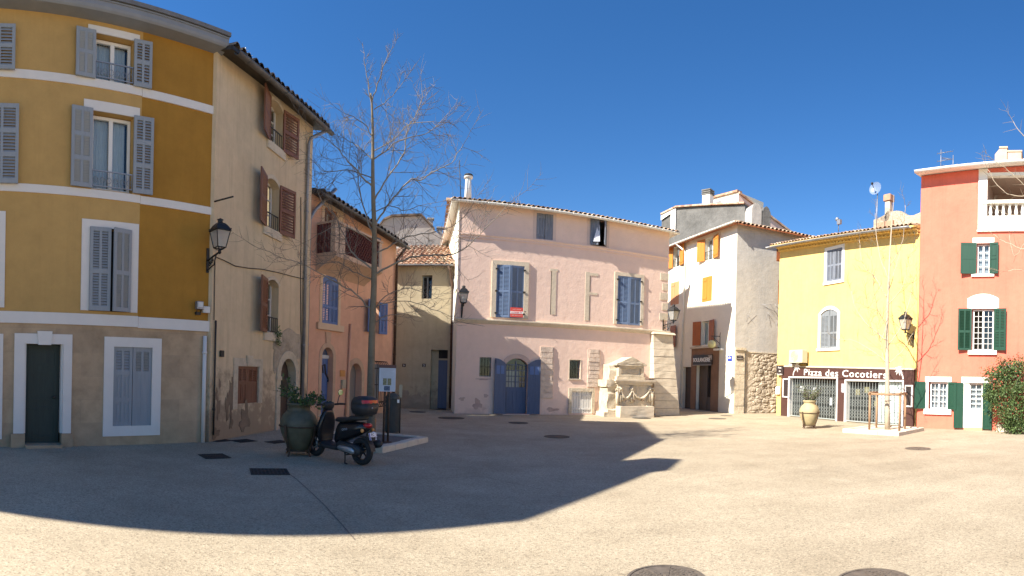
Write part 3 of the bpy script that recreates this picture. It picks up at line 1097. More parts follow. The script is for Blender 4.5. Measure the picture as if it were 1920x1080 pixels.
# roof edge: grey fascia, soffit and covering
ov = .34
rf = MB()
rf.xprism([(-ov, zE + .08), (-ov + .02, zE + .03), (-ov + .05, zE), (0.0, zE - .02), (.3, zE - .02), (.3, zE + .2), (-ov - .02, zE + .20), (-ov - .02, zE + .17), (-ov, zE + .17)], -EX - .3, uR + .10)
fo = add('eave_board', rf, M['fascia'], h, F)
rf = MB()
rf.add([(-EX - .3, -ov - .06, zE + .205), (uR + .12, -ov - .06, zE + .205), (uR + .12, 4, zE + 1.05), (-EX - .3, 4, zE + 1.05), (-EX - .3, 8.3, zE + .3), (uR + .12, 8.3, zE + .3),
        (-EX - .3, -ov - .06, zE + .29), (uR + .12, -ov - .06, zE + .29), (uR + .12, 4, zE + 1.13), (-EX - .3, 4, zE + 1.13)],
       [(0, 1, 2, 3), (3, 2, 5, 4), (6, 7, 8, 9), (0, 1, 7, 6), (0, 6, 9, 3), (1, 2, 8, 7)])
add('roof', rf, M['slate'], h, F)
# unseen walls added beyond the frame, shaped to throw the front ground shadow
S_ = F.world(-EX, 0, 0)
wd = Vector((-.612, -.791, 0))
E_ = S_ + wd * 6.4
Gd = Vector((-.875, -.483, 0))
add('unseen_shadow_wall', MB().prism([(-EX, zE + .31), (-.35, zE + .31), (-.35, 10.65), (-EX, 10.65)], -.2, .4), M['ochre'], h, F)
WL = 4.1
E_ = S_ + wd * WL
FWg = Facade(E_, S_)
wg_ = MB().prism([(0, 0), (WL - .02, 0), (WL - .02, 10.65), (0, 10.65)], 0, .4)
add('unseen_shadow_wall', wg_, M['ochre'], h, FWg)
FWs = Facade(E_ + Gd * 7, E_)
wg_ = MB().prism([(0, 0), (6.98, 0), (6.98, 10.38), (0, 10.38)], .0, .4)
add('unseen_shadow_wall', wg_, M['ochre'], h, FWs)
# windows
surround(h, F, *wA, t=.10, lintel=F.Z(215, 58) - wA[3] + .02, sill=0, jambs=False, head=(wA[0] - F.U(165, 58), F.U(262, 58) - wA[1]))
surround(h, F, *wB, t=.10, lintel=F.Z(210, 196) - wB[3] + .02, sill=0, jambs=False, head=(wB[0] - F.U(157, 200), F.U(262, 200) - wB[1]))
for w in (wA2, wB2):
    surround(h, F, *w, t=.10, lintel=.25, sill=0, jambs=False, head=(.12, .12))
tC = wC[0] - F.U(152, 500)
surround(h, F, *wC, t=tC, lintel=F.Z(206, 415) - wC[3], sill=0)
surround(h, F, *wC2, t=.2, lintel=.2, sill=0)
tE = wE[0] - F.U(194, 720)
surround(h, F, *wE, t=tE, lintel=F.Z(247, 633) - wE[3], sill=wE[2] - F.Z(247, 817), sill_out=.025)
surround(h, F, *wE2, t=.2, lintel=.2, sill=.25, sill_out=.025)
for w in (wA, wB, wA2, wB2):
    casement(h, F, w[0] + .01, w[1] - .01, w[2] + .02, w[3] - .02, .16, bar=.06)
    railing(h, F, w[0] + .01, w[1] - .01, w[2] + .05, w[2] + .38, -.03, 12, M['zinc'])
lw = wA[0] - F.U(141, 100)
open_pair(h, F, *wA[:2], wA[2] + .0, wA[3] + .02, M['shut_grey'], w=lw, wr=F.U(283, 110) - wA[1], ang=(176, 176), y=-.05, rails=(0, .52, 1))
open_pair(h, F, *wB[:2], wB[2] + .0, wB[3] + .02, M['shut_grey'], w=wB[0] - F.U(132, 280), wr=F.U(285, 290) - wB[1], ang=(176, 176), y=-.05, rails=(0, .36, .66, 1))
open_pair(h, F, *wA2[:2], wA2[2], wA2[3], M['shut_grey'], w=.62, ang=(176, 176), y=-.05, rails=(0, .52, 1))
open_pair(h, F, *wB2[:2], wB2[2], wB2[3], M['shut_grey'], w=.66, ang=(176, 176), y=-.05, rails=(0, .36, .66, 1))
leaf(h, F, wC[0], -.05, wC[2], (wC[1] - wC[0]) / 2 - .005, wC[3] - wC[2], 3, M['shut_grey'], 'louver', rails=(0, .47, 1))
leaf(h, F, wC[1], -.05, wC[2], (wC[1] - wC[0]) / 2 - .02, wC[3] - wC[2], 180 - 15, M['shut_grey'], 'louver', rails=(0, .47, 1))
closed_pair(h, F, *wC2, -.04, M['shut_grey'], rails=(0, .47, 1))
closed_pair(h, F, *wE, .03, M['shut_grey'], style=['panel', 'panel', 'louver'], rails=(0, .33, .67, 1))
closed_pair(h, F, *wE2, .03, M['shut_grey'], style=['panel', 'panel', 'louver'], rails=(0, .33, .67, 1))
for w in (wC, wC2, wE, wE2):
    add('room_back', MB().box(w[0] - .02, w[1] + .02, .20, .24, w[2] - .02, w[3] + .02), M['interior'], h, F)
# door with moulded white surround, keystone and plinth blocks
tD = dD[0] - F.U(26, 700)
zp = F.Z(120, 812)
sd = MB()
zl_ = F.Z(80, 626)
sd.box(dD[0] - tD, dD[0], -.05, 0, zp, zl_)
sd.box(dD[1], dD[1] + tD * .85, -.05, 0, zp, zl_)
sd.box(dD[0], dD[1], -.05, 0, dD[3], zl_)
sd.box(dD[0], dD[0] + .035, .0, .14, zp, dD[3])
sd.box(dD[1] - .035, dD[1], .0, .14, zp, dD[3])
um = (dD[0] + dD[1]) / 2
sd.prism([(um - .13, dD[3] - .02), (um + .13, dD[3] - .02), (um + .15, zl_ + .05), (um - .15, zl_ + .05)], -.10, -.051)
add('door_surround', sd, M['trim'], h, F)
pb = MB()
pb.box(dD[0] - tD - .05, dD[0] + .02, -.09, .1, 0, zp - .003)
pb.box(dD[1] - .02, dD[1] + tD, -.09, .1, 0, zp - .003)
pb.box(dD[0] + .02, dD[1] - .02, -.22, .1, 0, .06)
add('door_plinth', pb, M['base_stone'], h, F)
dr = MB()
dw = dD[1] - dD[0]
dr.box(dD[0] + .036, dD[1] - .036, .16, .20, .06, dD[3])
for (a, b, c, d) in ((.12, .88, .05, .36), (.12, .88, .42, .72), (.12, .88, .78, .95)):
    x0, x1, z0, z1 = dD[0] + dw * a, dD[0] + dw * b, .06 + (dD[3] - .06) * c, .06 + (dD[3] - .06) * d
    dr.ring(rloop(x0 + .05, x1 - .05, z0 + .05, z1 - .05), rloop(x0, x1, z0, z1), .145, .16)
od = add('door', dr, M['door_green'], h, F)
hd = MB().ball((dD[1] - .14, .12, 1.0), .035)
hd.tube([(dD[1] - .14, .16, 1.0), (dD[1] - .14, .12, 1.0)], .012)
add('handle', hd, M['iron'], od, F)
uP = F.U(380, 730)
downpipe(h, F, [(uP, -.06, 0), (uP, -.06, F.Z(380, 630))], .045, M['trim'])
fx = F.rect(364, 376, 566, 588)
# floodlight and junction box on the string course
o = thing('floodlight', F.world((fx[0] + fx[1]) / 2, 0, fx[2]), atan2(F.u.y, F.u.x), 'small grey floodlight fixed to the ochre wall just above the lowest white band', 'floodlight')
mb = MB().cbox(fx[0], fx[1], -.16, -.04, fx[2] + .09, fx[3], .01)
add('housing', mb, M['zinc'], o, F)
mb = MB().box(fx[0] + .02, fx[1] - .02, -.166, -.161, fx[2] + .13, fx[3] - .02)
add('lens', mb, M['lampglass'], o, F)
mb = MB().tube([(fx[0] + .03, -.1, fx[2] + .09), (fx[0] + .03, -.05, fx[2]), (fx[1] - .03, -.05, fx[2]), (fx[1] - .03, -.1, fx[2] + .09)], .012)
mb.box(fx[0] + .02, fx[1] - .02, -.06, 0, fx[2] - .03, fx[2] + .03)
add('bracket', mb, M['iron'], o, F)
jx = F.rect(378, 391, 575, 587)
mb = MB().cbox(jx[0], jx[1], -.09, 0, jx[2], jx[3], .012)
mesh_thing('junction_box', mb, M['trim'], 'white junction box on the ochre wall beside the floodlight', 'junction box', F=F)
FO = F

# ================================================================== CREAM HOUSE
C0 = plan(394, 11.62)
C1 = plan(576, 16.1)
F = Facade(C0, C1)
h = house('cream_house', F, 'tall narrow cream house with peeling foot, red-brown shutters and a steep run of clay eaves')
zl, zr = F.Z(404, 92), F.Z(578, 228)
print('cream eave', zl, zr, F.L)
w1 = F.rect(502, 532, 186, 276)
w1 = (F.U(505, 235), F.U(530, 235), F.Z(515, 272), F.Z(515, 188))
w2 = (F.U(498, 385), F.U(523, 385), F.Z(511, 431), F.Z(511, 336))
w3 = (F.U(499, 575), F.U(522, 575), F.Z(510, 624), F.Z(510, 524))
w4 = (F.U(445, 722), F.U(484, 722), F.Z(464, 756), F.Z(464, 687))
ad = (F.U(524, 730), F.U(552, 730), 0.0, F.Z(537, 707), F.Z(537, 672))
print('cream arch', ad, w4)
L1 = aloop(*w1[:3], w1[3] - .12, w1[3])
L2 = aloop(*w2[:3], w2[3] - .14, w2[3])
L3 = aloop(*w3[:3], w3[3] - .16, w3[3])
L4 = rloop(*w4)
LD = aloop(*ad)
wl = MB()
wall_panel(wl, [(0, 0), (F.L, 0), (F.L, zr), (0, zl)], [L1, L2, L3, L4, LD], .30)
shell(wl, 0, F.L, 0, zl, zr, 8, .22)
add('wall', wl, M['cream'], h, F)
rf_ = tile_roof(h, F, 0, F.L, zl, zr, .42, 8, .24, M['tile_dark'], gable=(0, .32), base_mat=M['iron'], front_only=True, pitch=.27, thick=.09)
gutter(h, F, .1, F.L + .4, zl - .02 - .08, zr - .02 - .08, -.47, .085, M['dark_zinc'])
uq = F.U(571, 420)
downpipe(h, F, [(F.L + .1, -.47, zr - .12), (uq + .02, -.12, zr - .55), (uq, -.07, zr - .75), (uq, -.07, .05)], .05, M['zinc'])
downpipe(h, F, [(.12, -.04, F.Z(396, 600)), (.12, -.04, .15)], .022, M['iron'])
cb = MB()
pts = []
for (px, py) in ((403, 482), (420, 489), (440, 499), (465, 503), (490, 505), (520, 511), (550, 519), (572, 524)):
    u, z = F.uz(px, py)
    pts.append((u, -.02, z))
cb.tube(pts, .011, 5)
pts = [(F.U(402, 484), -.02, F.Z(402, 484)), (F.U(401, 540), -.02, F.Z(401, 540)), (F.U(400, 600), -.02, F.Z(400, 600))]
cb.tube(pts, .010, 5)
pts = [(F.U(563, y), -.02, F.Z(563, y)) for y in (370, 450, 520, 600, 680, 740)]
cb.tube([(p[0] + .02 * sin(i * 2), p[1], p[2]) for i, p in enumerate(pts)], .012, 5)
add('cable', cb, M['iron'], h, F)
mb = MB().tube([(F.U(402, 378), 0, F.Z(402, 378)), (F.U(402, 378), -.5, F.Z(402, 378) + .03)], .018)
add('iron_arm', mb, M['iron'], h, F)
for L_, t in ((w1, .12), (w2, .12), (w3, .10)):
    a = aloop(L_[0], L_[1], L_[2], L_[3] - .14, L_[3])[2:]
    b = [(x + (x - (L_[0] + L_[1]) / 2) * .18, z + t * (.55 + .45 * (1 - abs(x - (L_[0] + L_[1]) / 2) / ((L_[1] - L_[0]) / 2)))) for x, z in a]
    add('window_arch', MB().ring(a, b, -.02, 0, closed=False), M['limestone_plain'], h, F)
    add('window_sill', MB().box(L_[0] - .12, L_[1] + .14, -.05, 0, L_[2] - .22, L_[2]), M['limestone_plain'], h, F)
s4 = MB()
t = .20
s4.box(w4[0] - t, w4[0], -.02, 0, w4[2] - .12, w4[3] + t)
s4.box(w4[1], w4[1] + t, -.02, 0, w4[2] - .02, w4[3] + t)
s4.box(w4[0], w4[1], -.02, 0, w4[3], w4[3] + t)
s4.prism([((w4[0] + w4[1]) / 2 - .12, w4[3] + .02), ((w4[0] + w4[1]) / 2 + .12, w4[3] + .02), ((w4[0] + w4[1]) / 2 + .15, w4[3] + t + .07), ((w4[0] + w4[1]) / 2 - .15, w4[3] + t + .07)], -.05, -.021)
add('window_surround', s4, M['limestone'], h, F)
s4 = MB()
a = aloop(*ad)
b = aloop(ad[0] - .22, ad[1] + .22, 0, ad[3], ad[4] + .22)
s4.ring(a[1:] + a[:1], b[1:] + b[:1], -.04, 0, closed=False)
s4.box(ad[0] - .26, ad[0] - .0, -.075, -.041, ad[3] - .08, ad[3] + .02)
add('door_arch', s4, M['limestone'], h, F)
for w in (w1, w2, w3):
    casement(h, F, w[0] + .01, w[1] - .01, w[2] + .02, w[3] - .02, .22, bar=.05, rows=3, curtain=False)
    railing(h, F, w[0], w[1], w[2] + .03, w[2] + .42, .02, 6, M['iron'], scroll=False)
sw = .68
for w, (a1, a2) in ((w1, (163, 168)), (w2, (163, 168))):
    leaf(h, F, w[0], -.03, w[2] - .02, sw, w[3] - w[2] - .02, a1, M['shut_brown'], 'louver', cols=1, pitch=.07, rails=(0, .5, 1))
    leaf(h, F, w[1], -.03, w[2] - .02, sw, w[3] - w[2] - .02, 180 - a2, M['shut_brown'], 'louver', cols=1, pitch=.07, rails=(0, .5, 1))
leaf(h, F, w3[0], -.03, w3[2] - .02, sw, w3[3] - w3[2] - .02, 163, M['shut_brown'], 'louver', cols=1, pitch=.07, rails=(0, .5, 1))
closed_pair(h, F, *w4, .05, M['shut_brown'], style=['panel', 'louver'], rails=(0, .55, 1), cols=2)
dr = MB()
dr.prism(LD, .22, .27)
for x in (.33, .67):
    xx = ad[0] + (ad[1] - ad[0]) * x
    dr.box(xx - .16, xx + .16, .205, .219, .2, 1.0)
    dr.box(xx - .16, xx + .16, .205, .219, 1.15, ad[3] - .1)
od = add('door', dr, M['door_brown'], h, F)
mb = MB().box(w4[0] - .02, w4[1] + .02, .25, .29, w4[2] - .02, w4[3] + .02)
add('room_back', mb, M['interior'], h, F)
# worn-off render round the arched door: exposed rubble, an irregular patch with real thickness
rr = random.Random(5)


def blob(mb, cx, cz, rx, rz, y0=-.014, y1=0.0, n=22, jag=.28):
    poly = []
    k1, k2 = rr.uniform(0, 6), rr.uniform(0, 6)
    for i in range(n):
        t = 2 * pi * i / n
        k = 1 + jag * (.5 * sin(3 * t + k1) + .35 * sin(5 * t + k2) + rr.uniform(-.35, .35))
        poly.append((cx + rx * k * cos(t), cz + rz * k * sin(t)))
    mb.prism(poly, y0, y1)


for px, py, a, b, dy in ((545, 648, .95, .42, -.014), (521, 668, .25, .55, -.017)):
    pt = MB()
    u, z = F.uz(px, py)
    blob(pt, u, z, a, b, dy)
    add('bare_rubble', pt, M['rubble'], h, F)
worn = plaster('worn_dark_render', (.24, .175, .12), .3, bmp=.6)
for px, py, a, b in ((433, 745, .09, .40), (426, 762, .08, .32), (406, 740, .05, .14), (409, 765, .07, .22), (412, 720, .04, .10), (458, 790, .22, .22), (461, 775, .12, .30), (404, 815, .15, .12), (437, 720, .06, .25), (433, 790, .06, .18)):
    pt = MB()
    u, z = F.uz(px, py)
    blob(pt, u, max(z, b * 1.25 + .03), a, b, -.005 - .0012 * (py % 9), jag=.5)
    add('dark_stain', pt, worn, h, F)
bx = F.rect(411, 417, 657, 669)
mb = MB().cbox(bx[0], bx[1], -.06, 0, bx[2], bx[3], .01)
add('door_bell_box', mb, M['iron'], h, F)
lb = F.rect(531, 546, 709, 730)
mb = MB().cbox(lb[0], lb[1], .06, .2, lb[2], lb[3], .015)
mb.box(lb[0] + .03, lb[1] - .03, .054, .059, lb[3] - .09, lb[3] - .06)
mesh_thing('letter_box', mb, M['black'], 'black letter box hung on the arched brown door of the cream house', 'letter box', F=F)
# ferns rooted on the sill of the lowest window
fern = MB()
for i in range(90):
    u, z = w3[1] - .1 + rr.gauss(0, .1), w3[2] - .1 + rr.gauss(0, .16)
    a = rr.uniform(0, 6.3)
    p = Vector((u, -.05 - rr.random() * .08, z))
    d = Vector((cos(a), -.3, sin(a))) * .06
    e = Vector((-sin(a), 0, cos(a))) * .02
    fern.add([p - e, p + d, p + e, p - d * .3], [(0, 1, 2, 3)])
mesh_thing('wall_plant', fern, M['leaf'], 'small dark plant hanging from the sill of the cream house window with one shutter', 'plant', F=F)
FC = F

# ================================================================== SALMON HOUSE
S0, S1 = plan(577, 16.9), plan(737, 22.0)
F = Facade(S0, S1)
h = house('salmon_house', F, 'salmon pink house with blue shutters and a corner balcony behind the bare tree')
zl, zr = F.Z(583, 362), F.Z(735, 456)
print('salmon', zl, zr, F.L)
wa = (F.U(608, 415), F.U(631, 415), F.Z(620, 437), F.Z(620, 393))
wb = (F.U(604, 560), F.U(634, 560), F.Z(619, 608), F.Z(619, 514))
wc = (F.U(693, 590), F.U(710, 590), F.Z(702, 625), F.Z(702, 565))
wd = (F.U(704, 470), F.U(711, 470), F.Z(707, 495), F.Z(707, 446))
d1 = (F.U(602, 720), F.U(623, 720), 0, F.Z(612, 668), F.Z(612, 651))
d2 = (F.U(655, 730), F.U(677, 730), 0, F.Z(666, 700), F.Z(666, 681))
La, Lb, Lc = rloop(*wa), aloop(wb[0], wb[1], wb[2], wb[3] - .22, wb[3]), rloop(*wc)
Ld1, Ld2 = aloop(*d1), aloop(*d2)
wl = MB()
wall_panel(wl, [(0, 0), (F.L, 0), (F.L, zr), (0, zl)], [La, Lb, Lc, Ld1, Ld2], .30)
shell(wl, 0, F.L, 0, zl, zr, 7, .22)
add('wall', wl, M['salmon'], h, F)
tile_roof(h, F, 0, F.L, zl, zr, .45, 7, .24, M['tile_dark'], gable=(.1, .2), base_mat=M['iron'], front_only=True, pitch=.27, thick=.09)
gutter(h, F, 0, F.L + .2, zl - .10, zr - .10, -.5, .075, M['dark_zinc'])
downpipe(h, F, [(F.U(606, 365), -.5, F.Z(606, 365) + .1), (F.U(586, 400), -.1, F.Z(586, 395)), (F.U(578, 410), -.06, F.Z(578, 412)), (F.U(577, 450), -.06, .05)], .06, M['zinc'])
downpipe(h, F, [(F.L - .02, -.5, zr - .12), (F.L - .07, -.08, zr - .6), (F.L - .07, -.08, .1)], .055, M['rust'])
casement(h, F, wa[0] + .01, wa[1] - .01, wa[2], wa[3] - .02, .2, mat=M['shut_brown'], bar=.05, curtain=True)
closed_pair(h, F, wb[0], wb[1], wb[2], wb[3], .02, M['shut_blue'], arch=.22, rails=(0, .4, 1))
open_pair(h, F, *wc, M['shut_blue'], w=.42, ang=(160, 160), y=-.04, rails=(0, .5, 1))
casement(h, F, wc[0] + .01, wc[1] - .01, wc[2], wc[3] - .02, .2, bar=.05, curtain=False)
leaf(h, F, wd[0], -.03, wd[2], wd[1] - wd[0], wd[3] - wd[2], 4, M['shut_blue'], rails=(0, .5, 1))
sr = MB()
t = .15
sr.ring(aloop(*wb[:3], wb[3] - .22, wb[3])[1:] + aloop(*wb[:3], wb[3] - .22, wb[3])[:1], aloop(wb[0] - t, wb[1] + t, wb[2], wb[3] - .2, wb[3] + t)[1:] + aloop(wb[0] - t, wb[1] + t, wb[2], wb[3] - .2, wb[3] + t)[:1], -.02, 0, closed=False)
peach = plaster('pale_peach_trim', (.66, .47, .31), .08, bmp=.2)
add('surround', sr, peach, h, F)
add('window_sill', MB().box(wb[0] - .3, wb[1] + .3, -.09, 0, wb[2] - .22, wb[2]), peach, h, F)
sr = MB()
sr.box(wa[0] - .16, wa[0], -.02, 0, wa[2], wa[3] + .16)
sr.box(wa[1], wa[1] + .4, -.02, 0, wa[2], wa[3] + .16)
sr.box(wa[0], wa[1], -.02, 0, wa[3], wa[3] + .16)
add('surround', sr, peach, h, F)
worn2 = plaster('worn_peach_stone', (.55, .37, .25), .2, bmp=.6)
for d_, t in ((d1, .16), (d2, .2)):
    sr = MB()
    a, b = aloop(*d_), aloop(d_[0] - t, d_[1] + t, 0, d_[3], d_[4] + t)
    sr.ring(a[1:] + a[:1], b[1:] + b[:1], -.02, 0, closed=False)
    if d_ is d1:
        sr.prism([((d1[0] + d1[1]) / 2 - .12, d1[4] + .13), ((d1[0] + d1[1]) / 2 + .12, d1[4] + .13), ((d1[0] + d1[1]) / 2 + .16, d1[4] + .52), ((d1[0] + d1[1]) / 2 - .16, d1[4] + .52)], -.035, 0)
    add('door_surround', sr, worn2, h, F)
# blue door with fanlight
zt = F.Z(612, 672)
dr = MB()
dr.box(d1[0] + .12, d1[1] - .02, .20, .25, .05, zt)
for a, b in ((.1, .9), (1.0, 1.75), (1.85, zt - .1)):
    for x0, x1 in ((.2, .48), (.56, .9)):
        W_ = d1[1] - d1[0]
        dr.ring(rloop(d1[0] + W_ * x0 + .03, d1[0] + W_ * x1 - .03, a + .03, b - .03), rloop(d1[0] + W_ * x0, d1[0] + W_ * x1, a, b), .185, .20)
od = add('door', dr, M['shut_blue'], h, F)
gm = MB()
gm.tube([(d1[0] + .35, .18, zt - .5), (d1[0] + .3, .18, zt - .25), (d1[0] + .45, .18, zt - .2), (d1[0] + .5, .18, zt - .5), (d1[0] + .7, .18, zt - .75)], .03, 5)
gm.tube([(d1[0] + .75, .18, zt - .2), (d1[0] + .8, .18, zt - .6), (d1[0] + .65, .18, zt - .8)], .03, 5)
add('painted_scrawl', gm, M['ink'], od, F)
fr = MB()
fr.box(d1[0], d1[0] + .12, .16, .25, 0, zt)
fr.box(d1[0], d1[1], .16, .25, zt, zt + .12)
add('door_frame', fr, M['oldwhite'], h, F)
fn = aloop(d1[0], d1[1], zt + .12, d1[3], d1[4])
mb = MB().prism(fn, .22, .25)
add('fanlight', mb, M['shut_blue3'], h, F)
mb = MB().prism(Ld2, .26, .30)
od = add('door', mb, wood('grey_cellar_door', (.22, .20, .18), .2), h, F)
# balcony
bz0, bz1 = F.Z(630, 497), F.Z(630, 437)
u0, u1 = F.U(592, 500), F.U(683, 510)
DP = .75
sl = MB()
sl.xprism([(0, bz0 - .45), (-.2, bz0 - .30), (-DP, bz0 - .02), (-DP - .05, bz0), (-DP - .05, bz0 + .16), (0, bz0 + .16)], u0, u1)
add('balcony_slab', sl, plaster('balcony_render', (.58, .40, .28), .1, bmp=.3), h, F)
sl = MB()
pw = .2
um_ = F.U(637, 470, DP)
for (a, b) in ((u0, u0 + pw), (um_, um_ + .32), (u1 - pw, u1)):
    sl.box(a, b, -DP, -DP + .18, bz0 + .16, bz1)
sl.box(u0 - .03, u1 + .03, -DP - .03, -DP + .21, bz1, bz1 + .07)
sl.box(u0, u0 + .12, -DP + .18, 0, bz1, bz1 + .07)
sl.box(u1 - .12, u1, -DP + .18, 0, bz1, bz1 + .07)
add('balcony_parapet', sl, plaster('balcony_parapet_render', (.55, .40, .29), .1, bmp=.3), h, F)
# pierced clay claustra panels
red_clay = plain('dark_red_claustra', (.13, .035, .03), .8, 0, .25, 6)
for a, b in ((u0 + pw, um_), (um_ + .32, u1 - pw)):
    cl = MB()
    nn = max(3, round((b - a) / .16))
    zz0, zz1 = bz0 + .16, bz1
    rows = 5
    for i in range(nn):
        for j in range(rows):
            cx, cz = a + (b - a) * (i + .5) / nn, zz0 + (zz1 - zz0) * (j + .5) / rows
            hx, hz = (b - a) / nn / 2, (zz1 - zz0) / rows / 2
            for sx, sz in ((1, 1), (-1, 1)):
                cl.add([(cx - hx * sx, -DP + .04, cz - hz * sz - .018), (cx + hx * sx, -DP + .04, cz + hz * sz - .018), (cx + hx * sx, -DP + .04, cz + hz * sz + .018), (cx - hx * sx, -DP + .04, cz - hz * sz + .018),
                        (cx - hx * sx, -DP + .14, cz - hz * sz - .018), (cx + hx * sx, -DP + .14, cz + hz * sz - .018), (cx + hx * sx, -DP + .14, cz + hz * sz + .018), (cx - hx * sx, -DP + .14, cz - hz * sz + .018)],
                       [(0, 1, 2, 3), (7, 6, 5, 4), (0, 4, 5, 1), (3, 2, 6, 7)])
    add('balcony_claustra', cl, red_clay, h, F)
for k in (0, 1):
    cl = MB()
    yb = (u0, u1 - .1)[k]
    nn = 5
    for i in range(nn):
        y = -DP + .18 + (DP - .18) * (i + .5) / nn
        cl.box(yb, yb + .06, y - .03, y + .03, bz0 + .16, bz1)
    cl.box(yb + .01, yb + .05, -DP + .18, 0, bz0 + .5, bz0 + .56)
    add('balcony_claustra', cl, red_clay, h, F)
# bulging window bars
uw = F.U(701, 720)
wg = MB()
za, zb_ = F.Z(706, 763), F.Z(706, 678)
for i in range(7):
    u = uw - .45 + .9 * i / 6
    wg.tube([(u, 0, zb_), (u, -.3, zb_ - .0), (u, -.38, zb_ - .1), (u, -.38, za + .2), (u, -.30, za + .05), (u, 0, za)], .016, 5)
for f in (.12, .5, .85):
    z = za + (zb_ - za) * f
    wg.tube([(uw - .47, 0, z), (uw - .47, -.38, z), (uw + .47, -.38, z), (uw + .47, 0, z)], .016, 5)
add('window_bars', wg, M['black'], h, F)
casement_z = (za + .1, zb_ - .1)
mb = MB().box(uw - .38, uw + .38, -.012, 0, *casement_z)
add('barred_window', mb, M['shut_grey2'], h, F)
px_ = F.rect(637, 646, 694, 706)
mb = MB().cbox(px_[0], px_[1], -.03, 0, px_[2], px_[3], .008)
mesh_thing('wall_plaque', mb, M['orangeplate'], 'small orange plaque beside the blue door of the salmon house', 'plaque', F=F)
px_ = F.rect(639, 646, 712, 728)
mb = MB().cbox(px_[0], px_[1], -.08, 0, px_[2], px_[3], .01)
mesh_thing('meter_box', mb, M['pale'], 'cream meter box below the orange plaque', 'meter box', F=F)
downpipe(h, F, [(F.U(655, 615), -.05, F.Z(655, 607)), (F.U(651, 700), -.05, F.Z(651, 700)), (F.U(646, 780), -.05, .05)], .04, M['salmon'])
FS = F

# ================================================================== PALE BUFF HOUSE
F = Facade((-6.4, 23.9), (-2.75, 23.9))
h = house('buff_house', F, 'low buff house with a sunlit clay tile roof squeezed between the salmon and pink houses')
ze = F.Z(795, 497)
wn = (F.U(790.5, 540), F.U(810, 540), F.Z(800, 560), F.Z(800, 516))
dn = (F.U(807, 712), F.U(839, 712), 0, F.Z(822, 656))
wl = MB()
wall_panel(wl, [(0, 0), (F.L, 0), (F.L, ze), (0, ze)], [rloop(*wn), rloop(*dn)], .3)
shell(wl, 0, F.L, 0, ze, ze, 4.8, .42, mono=True)
add('wall', wl, M['pale'], h, F)
tile_roof(h, F, 0, F.L, ze, ze, .30, 4.8, .42, M['tile_red'], gable=(0, 0), mono=True, pitch=.24, course=.42)
gutter(h, F, .1, F.L - .05, ze - .03, ze - .05, -.36, .07, M['zinc'])
downpipe(h, F, [(F.U(842, 505), -.36, ze - .12), (F.U(846, 520), -.36, ze - .3), (F.U(849, 545), -.08, F.Z(849, 545)), (F.U(848, 600), -.08, .1)], .055, M['rust'])
downpipe(h, F, [(F.U(853, 545) - .02, -.10, F.Z(853, 520)), (F.U(852, 600), -.10, .1)], .05, M['zinc'])
casement(h, F, wn[0] + .01, wn[1] - .01, wn[2], wn[3] - .02, .22, mat=M['shut_grey2'], bar=.05, curtain=False)
dr = MB()
zt = F.Z(822, 675)
dr.box(dn[0] + .33, dn[1] - .04, .2, .25, .05, zt)
for a, b in ((.12, .95), (1.05, zt - .1)):
    dr.ring(rloop(dn[0] + .45, dn[1] - .15, a + .04, b - .04), rloop(dn[0] + .41, dn[1] - .11, a, b), .185, .2)
add('door', dr, M['shut_blue3'], h, F)
fr = MB()
fr.box(dn[0], dn[0] + .33, .2, .28, 0, dn[3])
fr.box(dn[1] - .04, dn[1], .18, .28, 0, dn[3])
fr.box(dn[0] + .33, dn[1] - .04, .16, .26, zt, zt + .08)
add('door_frame', fr, M['pale'], h, F)
fr = MB().box(dn[0] + .33, dn[1] - .04, .24, .27, zt + .08, dn[3])
fr.box(dn[0] + .8, dn[0] + .83, .22, .24, zt + .08, dn[3])
add('transom_window', fr, M['interior'], h, F)
for i, (px, t, side) in enumerate(((757.5, '24', 'number plate out on the buff wall, away from the blue-grey door'), (795, '2', 'number plate close beside the blue-grey door of the buff house'))):
    q = F.rect(px - 3.2, px + 3.2, 682, 688)
    mb = MB().cbox(q[0], q[1], -.02, 0, q[2], q[3], .005)
    o = mesh_thing('number_plate', mb, M['signdark'], 'small dark ' + side, 'number plate', 'door number plates on the buff house', F=F)
    mb = MB()
    text_mb(mb, t, q[0] + .04, q[1] - .04, q[2] + .03, q[3] - .03, -.021, .003)
    add('figures', mb, M['letter'], o, F)
stain = plaster('buff_stain', (.36, .295, .22), .25, bmp=.5)
rr = random.Random(9)
for px, py, a, b in ((757, 747, .42, .36), (768, 752, .2, .2), (779, 748, .22, .2), (795, 750, .3, .22)):
    st = MB()
    u, z = F.uz(px, py)
    blob(st, u, max(z, b * 1.25 + .03), a, b, -.005 - .0015 * (px % 7))
    add('dark_stain', st, stain, h, F)
FB = F

